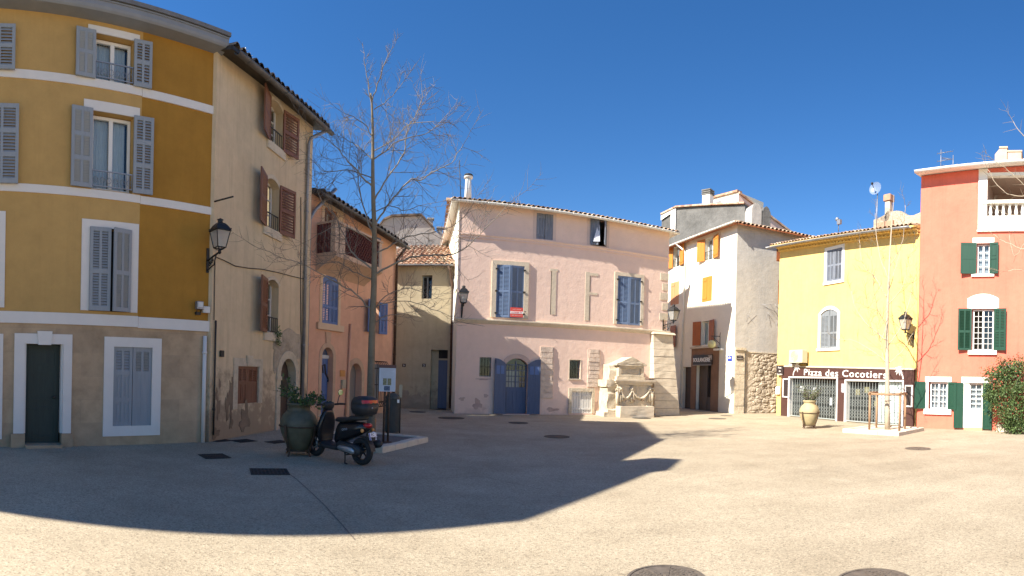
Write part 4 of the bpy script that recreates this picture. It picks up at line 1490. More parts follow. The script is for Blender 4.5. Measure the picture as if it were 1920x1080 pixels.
# grey gabled house rising behind the buff roof
F = Facade(at(700, 600, 29.5), at(850, 600, 29.5))
h = house('grey_house', F, 'plain grey rendered house with a low gable rising behind the buff house roof')
zt1, zt2 = F.Z(800, 437), F.Z(780, 405)
wl = MB()
P = [(0, 0), (F.L, 0), (F.L, zt1), (F.U(822, 425), zt1), (F.U(815, 430), zt1 + .15), (F.U(790, 405), zt2), (F.U(735, 412), zt2 - .1), (F.U(720, 420), zt2 - .3), (0, zt2 - .9)]
wl.prism(P, 0, 6)
add('wall', wl, M['grey'], h, F)
rf = MB()
R_ = P[4:]
for a, b in zip(R_, R_[1:]):
    rf.add([(a[0], -.15, a[1] + .02), (b[0], -.15, b[1] + .02), (b[0], 6, b[1] + .02), (a[0], 6, a[1] + .02), (a[0], -.15, a[1] + .12), (b[0], -.15, b[1] + .12), (b[0], 6, b[1] + .12), (a[0], 6, a[1] + .12)],
           [(0, 1, 2, 3), (7, 6, 5, 4), (0, 4, 5, 1), (1, 5, 6, 2), (3, 2, 6, 7), (0, 3, 7, 4)])
ro = add('roof', rf, M['tile_dark'], h, F)
mb = MB()
cw = F.rect(753, 764, 455, 465)
for px, y0 in ((808, 407), (826, 424)):
    u, z = F.uz(px, y0)
    mb.box(u - .14, u + .14, .4, .7, z - 1.2, z)
    mb.box(u - .2, u + .2, .35, .75, z, z + .08)
add('chimney', mb, M['grey'], ro, F)
ww = F.rect(742, 748, 452, 466)
add('window', MB().box(ww[0], ww[1], -.02, 0, ww[2], ww[3]), M['oldwhite'], h, F)

# ================================================================== PINK HOUSE
P0, P1 = plan(854, 22.0), plan(1238, 24.7)
F = Facade(P0, P1)
F = Facade(P0, P1 + (P1 - P0).normalized() * .30)
FP_ = F
h = house('pink_house', F, 'wide pink house with blue louvred shutters, stone string courses and a fountain against its wall')
zl, zr = F.Z(870, 378), F.Z(1245, 434)
print('pink', zl, zr, F.L)
ta = (F.U(1006, 425), F.U(1037, 425), F.Z(1021, 449), F.Z(1021, 401))
tb = (F.U(1107, 436), F.U(1137, 436), F.Z(1122, 461), F.Z(1122, 412))
ma = (F.U(930, 545), F.U(982, 545), F.Z(956, 596), F.Z(956, 498))
mb_ = (F.U(1157, 560), F.U(1201, 560), F.Z(1179, 609), F.Z(1179, 519))
ga = (F.U(899, 688), F.U(921, 688), F.Z(910, 706), F.Z(910, 670))
gb_ = (F.U(1068, 692), F.U(1088, 692), F.Z(1078, 710), F.Z(1078, 675))
gd = (F.U(947, 720), F.U(989, 720), 0.0, F.Z(968, 684), F.Z(968, 672))
ca = (F.U(1071, 753), F.U(1109, 753), .08, F.Z(1090, 734))
i1 = (F.U(1034, 545), F.U(1042.5, 545), F.Z(1038, 590), F.Z(1038, 504))
wl = MB()
hl = [rloop(*ta), rloop(*tb), rloop(*ma), rloop(*mb_), rloop(*ga), rloop(*gb_), aloop(*gd), rloop(*ca)]
wall_panel(wl, [(0, 0), (F.L, 0), (F.L, zr), (0, zl)], hl, .28)
D = 7.5
shell(wl, 0, F.L, 0, zl, zr, D, .30, sides=False)
wl.add([(F.L, 0, 0), (F.L, 0, zr), (F.L, D, zr), (F.L, D, 0)], [(0, 1, 2, 3)])
add('wall', wl, M['pink'], h, F)
wl = MB()
wl.add([(0, .0, 0), (0, .0, zl), (0, D, zl), (0, D, 0)], [(0, 1, 2, 3)])
wl.box(-.035, -.003, -.02, 1.2, F.Z(856, 541), zl)          # pale quoin strip at the corner
add('side_wall', wl, M['white'], h, F)
tile_roof(h, F, 0, F.L, zl + .02, zr + .02, .30, D, .30, M['tile'], gable=(.36, .36), base_mat=M['whitewood'], hip={'start': 1.0, 'end': 1.0})
FL_ = Facade(F.world(0, D, 0), F.world(0, 0, 0))
FR_ = Facade(F.world(F.L, 0, 0), F.world(F.L, D, 0))
tile_roof(h, FL_, 0, D, zl + .02, zl + .02, .36, D, .30, M['tile'], gable=(.30, .30), front_only=True, base_mat=M['whitewood'], hip={'start': 1.0, 'end': 1.0})
tile_roof(h, FR_, 0, D, zr + .02, zr + .02, .36, D, .30, M['tile'], gable=(.30, .30), front_only=True, base_mat=M['whitewood'], hip={'start': 1.0, 'end': 1.0})
gutter(h, F, -.38, F.L + .34, zl - .05, zr - .05, -.36, .085, M['whitemetal'], .6)
sc = MB()
za0, za1 = F.Z(868, 439), F.Z(1246, 484)
zb0, zb1 = F.Z(856, 598), F.Z(1240, 622)


def slope_band(mb, u0, u1, z0, z1, prof):
    """string course with the profile prof [(y, dz)] between two end heights"""
    n = len(prof)
    vs = [(u0, y, z0 + d) for y, d in prof] + [(u1, y, z1 + d) for y, d in prof]
    fs = [tuple(range(n)), tuple(range(2 * n - 1, n - 1, -1))] + [(i, (i + 1) % n, n + (i + 1) % n, n + i) for i in range(n)]
    mb.add(vs, fs)


slope_band(sc, -.03, F.L, za0, za1, [(0, .06), (-.07, .05), (-.07, .0), (-.03, -.05), (-.03, -.13), (0, -.13)])
add('upper_string_course', sc, M['pink'], h, F)
sc = MB()
slope_band(sc, -.08, F.L + .12, zb0, zb1, [(0, .06), (-.15, .03), (-.15, -.02), (-.09, -.08), (-.05, -.14), (0, -.15)])
add('string_course', sc, M['limestone_plain'], h, F)
# shutters and surrounds
closed_pair(h, F, *ta, .0, M['shut_worn'], style='board')
a = leaf(h, F, tb[0], -.03, tb[2], (tb[1] - tb[0]) / 2, tb[3] - tb[2], 28, M['shut_worn'], 'board')
a = leaf(h, F, tb[1], -.03, tb[2], (tb[1] - tb[0]) / 2, tb[3] - tb[2], 180 - 58, M['shut_worn'], 'board')
cu = MB()
mid = (tb[0] + tb[1]) / 2
cu.add([(mid - .1, -.16, tb[3] - .25), (mid - .02, -.2, tb[3] - .3), (mid - .03, -.3, tb[2] + .12), (mid - .33, -.26, tb[2] + .1)], [(0, 1, 2, 3)])
add('curtain', cu, M['curtain'], h, F)
for w in (ta, tb):
    surround(h, F, *w, t=.14, y0=-.012, lintel=.12, sill=.08, sill_out=.015, mat=plaster('pink_trim' + str(w[0]), (.66, .50, .42), .06, bmp=.2))
closed_pair(h, F, *ma, -.01, M['shut_blue2'], ajar=(8, 9), rails=(0, .5, 1))
closed_pair(h, F, *mb_, .0, M['shut_blue2'], ajar=(2, 3), rails=(0, .45, 1))
surround(h, F, *ma, t=.20, y0=-.07, lintel=.18, sill=0, mat=M['limestone_plain'])
surround(h, F, *mb_, t=.15, y0=-.05, lintel=.16, sill=0, mat=M['limestone_plain'])
for w in (ma, mb_):
    for u, s_ in ((w[0], -1), (w[1], 1)):
        for f in (.08, .5, .92):
            z = w[2] + (w[3] - w[2]) * f
            add('hinge', MB().box(u - .05, u + .05, -.10, -.05, z - .03, z + .03), M['iron'], h, F)
    add('shutter_stay', MB().tube([(w[1] + .03, -.05, w[2] + .3), (w[1] + .06, -.3, w[2] + .28)], .012, 5), M['iron'], h, F)
# red letting board
q = (F.U(955.5, 587), F.U(979, 587), F.Z(967, 595.5), F.Z(967, 577.5))
mb = MB().box(q[0], q[1], -.165, -.15, q[2], q[3])
o = mesh_thing('letting_board', mb, M['redsign'], 'red and white letting board fixed to the blue shutters of the pink house', 'sign', F=F)
mb = MB().box(q[0], q[1], -.170, -.1655, q[2] + .15, q[2] + .25)
add('white_strip', mb, M['letter'], o, F)
mb = MB()
text_mb(mb, 'A LOUER T4', q[0] + .04, q[1] - .06, q[2] + .17, q[2] + .235, -.171, .002, .01)
add('lettering', mb, M['redsign'], o, F)
mb = MB()
marks(mb, q[0] + .06, q[1] - .04, q[2] + .05, q[2] + .10, -.166, .002, 10, 1)
marks(mb, q[0] + .08, q[1] - .08, q[2] + .31, q[2] + .35, -.166, .002, 9, 2)
add('small_lettering', mb, plain('pale_red_ink', (.85, .45, .38), .5), o, F)
# relics of older stone openings left bare in the render
rl = MB()
a, b, c, d = i1
for (x0, x1, z0, z1) in ((a - .09, b + .06, d - .10, d), (a + .01, b, c, d - .10)):
    rl.box(x0, x1, -.016, 0, z0, z1)
ff = (F.U(1097, 555), F.U(1105, 555), F.Z(1101, 601), F.Z(1103, 510))
add('bare_stone_jamb', rl, M['limestone_plain'], h, F)
rl = MB()
rl.box(ff[0], ff[1], -.016, 0, ff[2], ff[3])
rl.box(ff[1], F.U(1122, 512), -.016, 0, ff[3] - .15, ff[3] - .03)
rl.box(ff[1], F.U(1120, 552), -.016, 0, F.Z(1112, 553), F.Z(1112, 548.5))
add('bare_stone_jamb', rl, M['limestone_plain'], h, F)
for k, yy in enumerate((519, 538, 556, 575, 594)):
    z = F.Z(1245, yy)
    w_ = .30 if k % 2 else .42
    add('quoin_stone', MB().box(F.L - w_, F.L + .012, -.02, 0, z - .17, z + .17), M['limestone_plain'], h, F)
rl = MB()
rl.box(a - .04, a + .008, -.004, 0, c, d - .12)
add('dark_crack', rl, M['joint'], h, F)
rl = MB()
rl.box(ff[1] + .0, ff[1] + .035, -.004, 0, F.Z(1106, 549), ff[3] - .16)
rl.box(ff[1] + .0, ff[1] + .035, -.004, 0, ff[2], F.Z(1106, 555))
add('dark_crack', rl, M['joint'], h, F)
for (x0, x1, y0, y1) in ((1011.5, 1037, 650, 747), (1101.5, 1124, 655, 726)):
    q = (F.U(x0, (y0 + y1) / 2), F.U(x1, (y0 + y1) / 2), F.Z((x0 + x1) / 2, y1), F.Z((x0 + x1) / 2, y0))
    sp = MB()
    sp.box(q[0], q[1], -.03, 0, q[2], q[3])
    rr = random.Random(int(x0))
    n = 9
    for i in range(n):
        z0 = q[2] + (q[3] - q[2]) * i / n
        z1 = q[2] + (q[3] - q[2]) * (i + 1) / n
        sp.box(q[0] + rr.uniform(0, .08), q[1] - rr.uniform(0, .08), -.05 - .025 * rr.random(), -.03, z0 + .015, z1 - .01)
    add('bare_stone_pier', sp, M['pier_stone'], h, F)
# ground floor openings
for w in (ga, gb_):
    casement(h, F, w[0] + .005, w[1] - .005, w[2], w[3], .14, mat=M['shut_grey2'], bar=.035, leaves=1, curtain=False)
    mb = MB()
    for f in (.25, .5, .75):
        u = w[0] + (w[1] - w[0]) * f
        mb.tube([(u, .06, w[2]), (u, .06, w[3])], .010, 5)
    mb.tube([(w[0], .06, w[2] + (w[3] - w[2]) * .5), (w[1], .06, w[2] + (w[3] - w[2]) * .5)], .010, 5)
    mb.tube([(w[0], .06, w[2] + .12), (w[1], .06, w[2] + .12)], .010, 5)
    add('window_bars', mb, M['iron'], h, F)
surround(h, F, *gb_, t=.04, y0=-.012, lintel=.03, sill=.05, mat=M['limestone_plain'])
dr = MB()
dz = 1.15
W_ = gd[1] - gd[0]
dr.box(gd[0] + .02, gd[1] - .02, .2, .25, 0.02, dz)
for x in (.02, .47, .93):
    dr.box(gd[0] + W_ * x, gd[0] + W_ * x + .06, .195, .25, dz, gd[4] - .12)
for f in (.0, .25, .5, .75, 1.0):
    z = dz + (gd[3] - dz) * f
    dr.box(gd[0] + .02, gd[1] - .02, .205, .245, z - .018, z + .018)
for x in (.18, .32, .62, .78):
    dr.box(gd[0] + W_ * x, gd[0] + W_ * x + .022, .205, .245, dz, gd[3])
for x0, x1 in ((.1, .44), (.55, .9)):
    dr.ring(rloop(gd[0] + W_ * x0 + .05, gd[0] + W_ * x1 - .05, .25, dz - .2), rloop(gd[0] + W_ * x0, gd[0] + W_ * x1, .2, dz - .15), .185, .2)
od = add('door', dr, M['shut_blue3'], h, F)
mb = MB().add([(gd[0], .235, dz), (gd[1], .235, dz), (gd[1], .235, gd[4]), (gd[0], .235, gd[4])], [(0, 1, 2, 3)])
add('pane', mb, M['glass'], od, F)
mb = MB().add([(gd[0] + .1, .35, dz), (gd[1] - .3, .35, dz), (gd[1] - .3, .35, dz + .75), (gd[0] + .1, .35, dz + .75)], [(0, 1, 2, 3)])
add('curtain', mb, M['curtain'], od, F)
mb = MB().box(gd[0] - .1, gd[1] + .1, .5, .55, 0, gd[4] + .1)
add('room_back', mb, M['interior'], h, F)
lh = F.Z(1000, 674)
lw = F.U(989, 720) - F.U(989, 720)
for u, wd_, ang in ((gd[0], gd[0] - F.U(926, 720), 172), (gd[1], F.U(1012, 720) - gd[1], 8)):
    mb = MB().at(hinge(u, -.05, .03, ang))
    hh = lh - .03
    leaf_geo(mb, wd_, hh, ['panel', 'panel', 'panel'], t=.045, arch=.22, rails=(0, .30, .66, 1))
    lf = add('door_shutter', mb, M['shut_blue3'], h, F)
    mb = MB().at(hinge(u, -.05, .03, ang))
    for x0, x1 in ((.14, .46), (.54, .86)):
        mb = MB().at(hinge(u, -.05, .03, ang))
        mb.box(wd_ * x0, wd_ * x1, -.026, .026, hh * .72, hh * .87)
        add('dark_panel', mb, M['shut_blue'], lf, F)
sr = MB()
a, b = aloop(*gd)[2:], aloop(gd[0] - .02, gd[1] + .02, 0, gd[3], gd[4])[2:]
b = [(x + (x - (gd[0] + gd[1]) / 2) * .12, z + .20) for x, z in b]
sr.ring(a, b, -.03, 0, closed=False)
sr.box(gd[1] - .0, gd[1] + .14, -.02, 0, 0, gd[3])
sr.box(gd[0] - .1, gd[1] + .1, -.18, 0, 0, .03)
add('door_surround', sr, plaster('pink_stone_arch', (.58, .43, .36), .12, bmp=.5), h, F)
# low white cupboard doors
surround(h, F, *ca, t=.13, y0=-.06, lintel=.15, sill=0, mat=M['limestone'])
mb = MB()
wc_ = (ca[1] - ca[0]) / 2
for k in (0, 1):
    for i in range(4):
        mb.box(ca[0] + wc_ * k + wc_ * i / 4 + .008, ca[0] + wc_ * k + wc_ * (i + 1) / 4 - .006, .02 + .004 * (i % 2), .06, ca[2], ca[3])
    mb.box(ca[0] + wc_ * k + .04, ca[0] + wc_ * (k + 1) - .04, .0, .019, ca[2] + .15, ca[2] + .22)
    mb.box(ca[0] + wc_ * k + .04, ca[0] + wc_ * (k + 1) - .04, .0, .019, ca[3] - .22, ca[3] - .15)
add('cupboard_door', mb, M['oldwhite'], h, F)
mb = MB().box(ca[0], ca[1], .1, .12, 0, ca[3])
add('room_back', mb, M['interior'], h, F)
bare = plaster('bare_pink_patch', (.56, .39, .32), .25, bmp=.7)
rr = random.Random(11)
for px, py, a, b in ((895, 758, .18, .22), (911, 742, .09, .08), (866, 748, .12, .08), (1036, 768, .3, .08), (1117, 760, .2, .2), (907, 711, .3, .04)):
    st = MB()
    u, z = F.uz(px, py)
    blob(st, u, max(z, b * 1.3 + .02), a, b, -.005, jag=.45)
    add('bare_patch', st, bare, h, F)
# roof furniture
uc, zc = F.uz(878, 345, -1.2)
mb = MB().tube([(uc, 1.2, zc - .8), (uc, 1.2, zc + .25)], [.17, .13], 10)
mb.tube([(uc, 1.2, zc + .25), (uc, 1.2, zc + .34)], [.2, .2], 10)
ch = add('chimney_pot', mb, M['whitemetal'], h, F)
mb = MB().tube([(uc, 1.2, zc + .34), (uc, 1.2, zc + .42)], [.22, .18], 10)
add('chimney_cap', mb, M['iron'], ch, F)
uc, zc = F.uz(865, 354, -1.0)
mb = MB().tube([(uc, 1.0, zc - .6), (uc - .12, 1.0, zc + 1.25)], .018, 5)
mb.tube([(uc - .16, 1.0, zc + 1.0), (uc - .06, 1.0, zc + 1.02)], .012, 4)
mesh_thing('aerial_mast', mb, M['iron'], 'thin leaning aerial mast on the pink house roof beside the white chimney pot', 'aerial', F=F)

# stone buttress at the house corner
T0, T1 = F.U(1222, 625), F.U(1256, 622)
B0, B1 = F.U(1221, 765), F.U(1263, 765)
zt_ = F.Z(1240, 628)
bt = MB()
n = 11
rr = random.Random(3)
for i in range(n):
    f0, f1 = i / n, (i + 1) / n
    z0, z1 = zt_ * f0, zt_ * f1 - .012
    p0, p1 = .62 - .34 * f0, .62 - .34 * f1
    r0, r1 = B1 + (T1 - B1) * f0, B1 + (T1 - B1) * f1
    j = rr.uniform(-.012, .012)
    vs = [(T0 - .05, -p0 + j, z0), (r0 + j, -p0 + j, z0), (r0 + j, 1.2, z0), (T0 - .05, 0, z0), (T0 - .05, -p1 + j, z1), (r1 + j, -p1 + j, z1), (r1 + j, 1.2, z1), (T0 - .05, 0, z1)]
    bt.add(vs, [(0, 3, 2, 1), (4, 5, 6, 7), (0, 1, 5, 4), (1, 2, 6, 5), (2, 3, 7, 6), (3, 0, 4, 7)])
rough(add('stone_buttress', bt, M['limestone_plain'], h, F), 3, .018, 4, 8)
bt = MB().box(T0 - .02, T1 - .02, -.25, .9, .02, zt_ - .02)
add('buttress_core', bt, M['limestone_plain'], h, F)
bt = MB().add([(T0 - .1, -.42, zt_), (T1 + .12, -.42, zt_), (T1 + .12, .5, zt_), (T0 - .1, 0, zt_), (T0 - .05, -.34, zt_ + .10), (T1 + .05, -.34, zt_ + .10), (T1 + .05, .5, zt_ + .10), (T0 - .05, 0, zt_ + .10)],
              [(0, 3, 2, 1), (4, 5, 6, 7), (0, 1, 5, 4), (1, 2, 6, 5), (2, 3, 7, 6), (3, 0, 4, 7)])
add('buttress_cap', bt, M['limestone_plain'], h, F)

# ================================================================== FOUNTAIN
W_ = 1.15
Q = F.off(W_)
ub0, ub1 = Q.U(1157, 740), Q.U(1222, 740)
fo = thing('stone_fountain', F.world((ub0 + ub1) / 2, -W_, 0), atan2(F.u.y, F.u.x), 'carved limestone wall fountain with a pediment, garlands and three spouts against the pink house', 'fountain')
zc0, zc1 = Q.Z(1187, 722), Q.Z(1187, 712)           # cornice
zp0, zp1, zp2 = Q.Z(1186, 706), Q.Z(1186, 686), Q.Z(1184, 669)   # tablet block, eaves, apex
zb_ = Q.Z(1190, 760)
Yf = -W_
body = MB()
body.box(ub0 + .04, ub1 - .04, Yf, 0, .0, zc0)
rough(add('body', body, M['limestone'], fo, F), 4, .035, 3.5, 1)
co = MB()
for (a, z0, z1) in ((.05, zc0, zc0 + .09), (.12, zc0 + .09, zc1 - .07), (.17, zc1 - .07, zc1)):
    co.box(ub0 - a + .04, ub1 + a - .04, Yf - a, 0, z0 + .001, z1)
rough(add('cornice', co, M['limestone_plain'], fo, F), 3, .022, 4, 2)
ua_, uz_ = Q.U(1160, 695), Q.U(1209, 695)
tb_ = MB()
yt = Yf + .1
um = (ua_ + uz_) / 2
tb_.box(ua_ - .05, uz_ + .05, yt - .05, 0, zc1 + .001, zc1 + .14)
tb_.box(ua_ + .02, uz_ - .02, yt, 0, zc1 + .14, zp1)
tb_.ring(rloop(ua_ + .16, uz_ - .16, zc1 + .22, zp1 - .10), rloop(ua_ + .02, uz_ - .02, zc1 + .14, zp1 - .0), yt - .055, yt)
tb_.prism([(ua_ - .10, zp1 + .001), (uz_ + .10, zp1 + .001), (uz_ + .10, zp1 + .07), (um, zp2), (ua_ - .10, zp1 + .07)], yt - .12, -.0)
tb_.prism([(ua_ + .10, zp1 + .09), (uz_ - .10, zp1 + .09), (um, zp2 - .13)], yt - .135, yt - .121)
rough(add('pediment_block', tb_, M['limestone'], fo, F), 3, .022, 4, 3)
tx = MB()
marks(tx, ua_ + .42, uz_ - .25, zc1 + .28, zc1 + .44, yt, .02, 7, 3)
add('inscription', tx, M['limestone_plain'], fo, F)
sw = MB()
zs = zc0 - .22
xs = [ub0 + .16, um + .02, ub1 - .12]
for a, b in zip(xs, xs[1:]):
    pts, rad = [], []
    for i in range(17):
        t = i / 16
        pts.append((a + (b - a) * t, Yf - .045, zs - .36 * (1 - (2 * t - 1) ** 2)))
        rad.append(.03 + .022 * (1 - (2 * t - 1) ** 2) + .012 * (i % 2))
    sw.tube(pts, rad, 7)
for x in xs:
    sw.ball((x, Yf - .03, zs + .03), .12, 8, (1, .5, 1.1))
    sw.ball((x, Yf - .08, zs + .04), .045, 6)
    for k in range(3):
        sw.tube([(x - .06 + .06 * k, Yf - .04, zs - .05), (x - .09 + .09 * k, Yf - .05, zs - .5 - .04 * (k % 2))], [.025, .035], 6)
# rams' horns / scrolls at the corners
for x, s_ in ((ub0 + .04, -1), (ub1 - .02, 1)):
    pts = [(x + s_ * (.02 + .10 * (1 - t / 14) * cos(t * .6)), Yf - .06, zs - .05 + .17 * (1 - t / 14) * sin(t * .6)) for t in range(14)]
    sw.tube(pts, .035, 6)
    sw.tube([(x + s_ * .02, Yf - .0, zs - .1), (x + s_ * .04, Yf - .03, zs - .75)], [.09, .05], 7)
for k in range(4):
    sw.ball((ub0 - .0 , Yf + .25 + .22 * k, zs - .1 - .3 * sin(k)), .10, 7, (.5, 1, 1))
rough(add('garland', sw, M['limestone'], fo, F), 1, .02, 9, 7)
for k, px in enumerate((1167, 1184, 1202)):
    u = Q.U(px, 750)
    z = Q.Z(px, 749)
    mb = MB().tube([(u, Yf + .05, z), (u + .0, Yf - .28, z - .03), (u + .0, Yf - .32, z - .05)], .022, 6)
    mb.tube([(u, Yf + .02, z), (u, Yf - .02, z)], .05, 8)
    add('spout', mb, M['rust'], fo, F)
bu0, bu1 = Q.U(1156, 770, .55), Q.U(1227, 770, .55)
ba = MB()
zt = Q.Z(1190, 762, .5)
bu0 = Q.off(.5).U(1163, 770)
bu1 = Q.off(.5).U(1226, 770)
ba.box(bu0, bu1, Yf - .52, Yf - .36, 0, zt)
ba.box(bu0, bu0 + .16, Yf - .36, Yf, 0, zt)
ba.box(bu1 - .16, bu1, Yf - .36, Yf, 0, zt)
ba.box(bu0 + .16, bu1 - .16, Yf - .36, Yf, 0, zt - .18)
ba.box(bu0 - .0, (bu0 + bu1) / 2, Yf - .525, Yf - .522, zt - .35, zt - .345)
rough(add('basin', ba, M['limestone_plain'], fo, F), 3, .015, 4, 4)
wg = MB()
wg.xprism([(-W_ + .05, 0), (-W_ + .05, .30), (-W_ + .16, .36), (-W_ + .13, 1.0), (-W_ + .2, zc0 - .3), (-W_ + .1, zc0), (0, zc0), (0, 0)], ub0 - .40, ub0 + .05)
wg.xprism([(-W_ + .1, zc0 - .1), (-W_ + .06, zc1 - .02), (0, zc1 - .02), (0, zc0 - .1)], ub0 - .48, ub0 + .05)
wg.xprism([(-W_ + .3, zc1 - .03), (-W_ + .3, zp1 - .2), (-W_ + .4, zp1), (0, zp1 + .05), (0, zc1 - .03)], ub0 - .25, ub0 + .15)
wg.box(ub0 - .55, ub0 + .03, -W_ + .0, 0, 0, .18)
rough(add('side_pier', wg, M['limestone'], fo, F), 4, .045, 2.6, 5)
rough(add('side_block', MB().box(ub1 - .03, ub1 + .25, -.8, 0, 0, .45), M['limestone'], fo, F), 3, .03, 4, 6)

# ================================================================== WHITE HOUSE (corner of the alley)
X = plan(1376, 27.0)
F = Facade(plan(1232, 33.5), X)
F2 = Facade(X, plan(1484, 28.7))
FW, FW2 = F, F2
h = house('white_house', F2, 'white corner house with orange shutters, a bakery and a rough stone foot')
ze0, ze1 = F.Z(1255, 462), F.Z(1388, 424)
ze = (ze0 + ze1) / 2
zr2 = F2.Z(1484, 450)
print('white', ze0, ze1, F2.Z(1394, 424), zr2, F.L, F2.L)


def FR(x0, x1, y0, y1, f=None):
    f = f or F
    xm, ym = (x0 + x1) / 2, (y0 + y1) / 2
    return (f.U(x0, ym), f.U(x1, ym), f.Z(xm, y1), f.Z(xm, y0))


o1 = FR(1263, 1276, 462, 500)
o2 = FR(1323, 1339, 446, 487)
o3 = FR(1317, 1335, 519, 565)
o4 = FR(1258, 1273, 529, 571)
o5 = FR(1315, 1331, 602, 647)
o7 = FR(1254, 1258, 612, 652)
dsh = FR(1305.5, 1334, 682, 764)
dsh = (dsh[0], dsh[1], 0, dsh[3])
dal = FR(1280, 1296, 688, 760)
dal = (dal[0], dal[1], 0, dal[3])
wl = MB()
wall_panel(wl, [(0, 0), (F.L, 0), (F.L, ze), (0, ze)], [rloop(*w) for w in (o1, o2, o3, o4, o5, dsh, dal)], .28)
wl.at(F.M.inverted() @ F2.M)
q1 = FR(1456, 1471, 466, 491, F2)
q2 = FR(1459, 1470, 526, 571, F2)
wl2 = MB()
wall_panel(wl2, [(0, 0), (F2.L + 3, 0), (F2.L + 3, ze), (0, ze)], [rloop(*q1), rloop(*q2)], .28)
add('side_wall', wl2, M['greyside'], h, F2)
wl.M = Matrix.Identity(4)
# back walls
wl.add([(0, 0, 0), (0, 9, 0), (0, 9, ze), (0, 0, ze)], [(0, 1, 2, 3)])
add('wall', wl, M['white'], h, F)
# hipped roof: two tile slopes meeting on the corner
tile_roof(h, F, 0, F.L, ze, ze, .42, 5, .30, M['tile'], gable=(.3, .42), mono=True, base_mat=M['shut_rust'], pitch=.24, hip={'end': 1.15})
tile_roof(h, F2, 0, F2.L + 3, ze - .015, ze - .015, .42, 5, .30, M['tile'], gable=(.42, .3), mono=True, base_mat=M['shut_rust'], pitch=.24, hip={'start': 1.15})
gutter(h, F, -.3, F.L + .42, ze - .02, ze - .02, -.46, .07, M['whitemetal'])
downpipe(h, F, [(F.U(1280, 448), -.46, ze - .06), (F.U(1286, 460), -.10, ze - .5), (F.U(1287, 470), -.07, ze - .7), (F.U(1279, 640), -.07, .1)], .045, M['whitemetal'])
for w, wl_ in ((o1, .62), (o2, .6)):
    casement(h, F, w[0] + .01, w[1] - .01, w[2], w[3] - .02, .2, bar=.05, curtain=False)
    railing(h, F, w[0], w[1], w[2] + .05, w[2] + .5, .0, 4, M['iron'], scroll=False)
    open_pair(h, F, *w, M['shut_orange'], style='board', w=wl_, ang=(168, 168), y=-.05)
closed_pair(h, F, *o3, .0, M['shut_orange'], style='board')
closed_pair(h, F, *o4, .0, M['shut_orange2'], style='board')
casement(h, F, o5[0] + .01, o5[1] - .01, o5[2], o5[3] - .02, .2, bar=.05, curtain=False)
open_pair(h, F, *o5, M['shut_rust'], style='board', w=.62, ang=(168, 168), y=-.05)
leaf(h, F, o7[1], -.05, o7[2], .75, o7[3] - o7[2], 8, M['shut_rust'], 'board')
closed_pair(h, F2, *q1, .02, M['shut_rust'], style='board')
closed_pair(h, F2, *q2, .02, M['shut_rust'], style='board')
# bakery front
bp = FR(1297, 1348, 655, 736)
mb = MB()
zS = FR(1297, 1348, 653, 736)[3]
mb.box(bp[0], dsh[0], -.05, 0, 0, zS)
mb.box(dsh[1], bp[1], -.05, 0, 0, zS)
mb.box(dsh[0], dsh[1], -.05, 0, dsh[3], zS)
add('shop_render', mb, M['brownpaint'], h, F)
mb = MB().box(bp[0] - .05, bp[1] + .1, -.14, 0, zS + .002, zS + .09)
add('shop_ledge', mb, M['limestone_plain'], h, F)
dr = MB()
W_ = dsh[1] - dsh[0]
dr.box(dsh[0], dsh[0] + W_ * .5, .2, .25, 0, dsh[3])
dr.box(dsh[0] + W_ * .5, dsh[0] + W_ * .58, .16, .25, 0, dsh[3])
dr.box(dsh[1] - W_ * .14, dsh[1] - W_ * .06, .16, .25, 0, dsh[3])
dr.box(dsh[0] + W_ * .58, dsh[1] - W_ * .14, .18, .25, 0, .75)
add('shop_door', dr, wood('brown_shop_door', (.11, .085, .07), .2), h, F)
mb = MB().box(dsh[0], dsh[1], .27, .29, 0, dsh[3])
add('room_back', mb, M['interior'], h, F)
mb = MB().box(dal[0], dal[1], .2, .24, 0, dal[3])
add('alley_door', mb, M['door_brown'], h, F)
q = FR(1303, 1338, 665.5, 684)
mb = MB().box(q[0], q[1], -.14, -.055, q[2], q[3])
o = mesh_thing('bakery_sign', mb, M['signdark'], 'dark fascia sign reading BOULANGERIE over the alley shop door of the white house', 'sign', F=F)
mb = MB()
text_mb(mb, 'BOULANGERIE', q[0] + .05, q[1] - .12, q[2] + .16, q[3] - .16, -.141, .012, .012)
add('lettering', mb, M['letter'], o, F)
mb = MB()
mb.box(q[0], q[1], -.17, -.1405, q[2] - .04, q[2])
mb.prism([(q[1] - .35, q[3] - .05), (q[1] + .05, q[2] + .25), (q[1] + .05, q[3] - .05)], -.16, -.141)
add('trim', mb, plain('sign_trim', (.35, .30, .26), .5), o, F)
# projecting lamp sign
q = FR(1344, 1356, 641, 652)
mb = MB()
mb.ball(((q[0] + q[1]) / 2, -.55, (q[2] + q[3]) / 2), .24, 12, (1.1, .9, .9))
o = thing('bracket_sign', F.world((q[0] + q[1]) / 2, 0, q[2]), atan2(F.u.y, F.u.x), 'small yellow-green globe sign on an iron bracket above the bakery corner', 'sign')
add('globe', mb, M['lampshade'], o, F)
mb = MB()
uu = (q[0] + q[1]) / 2
mb.tube([(uu, 0, q[3] + .3), (uu, -.6, q[3] + .28)], .018, 5)
mb.tube([(uu, -.55, q[3] + .28), (uu, -.55, q[3] - .06)], .014, 5)
mb.tube([(uu, 0, q[3] - .1), (uu, -.25, q[3] + .05), (uu, -.5, q[3] + .26)], .014, 5)
mb.tube([(uu, 0, q[3] - .2), (uu, 0, q[3] + .5)], .02, 5)
add('bracket', mb, M['iron'], o, F)
q = FR(1343, 1357, 653.5, 656.5)
mb = MB().box(q[0], q[1], -.2, 0, q[2] - .02, q[3])
add('stone_shelf', mb, M['trim_bright'], h, F)
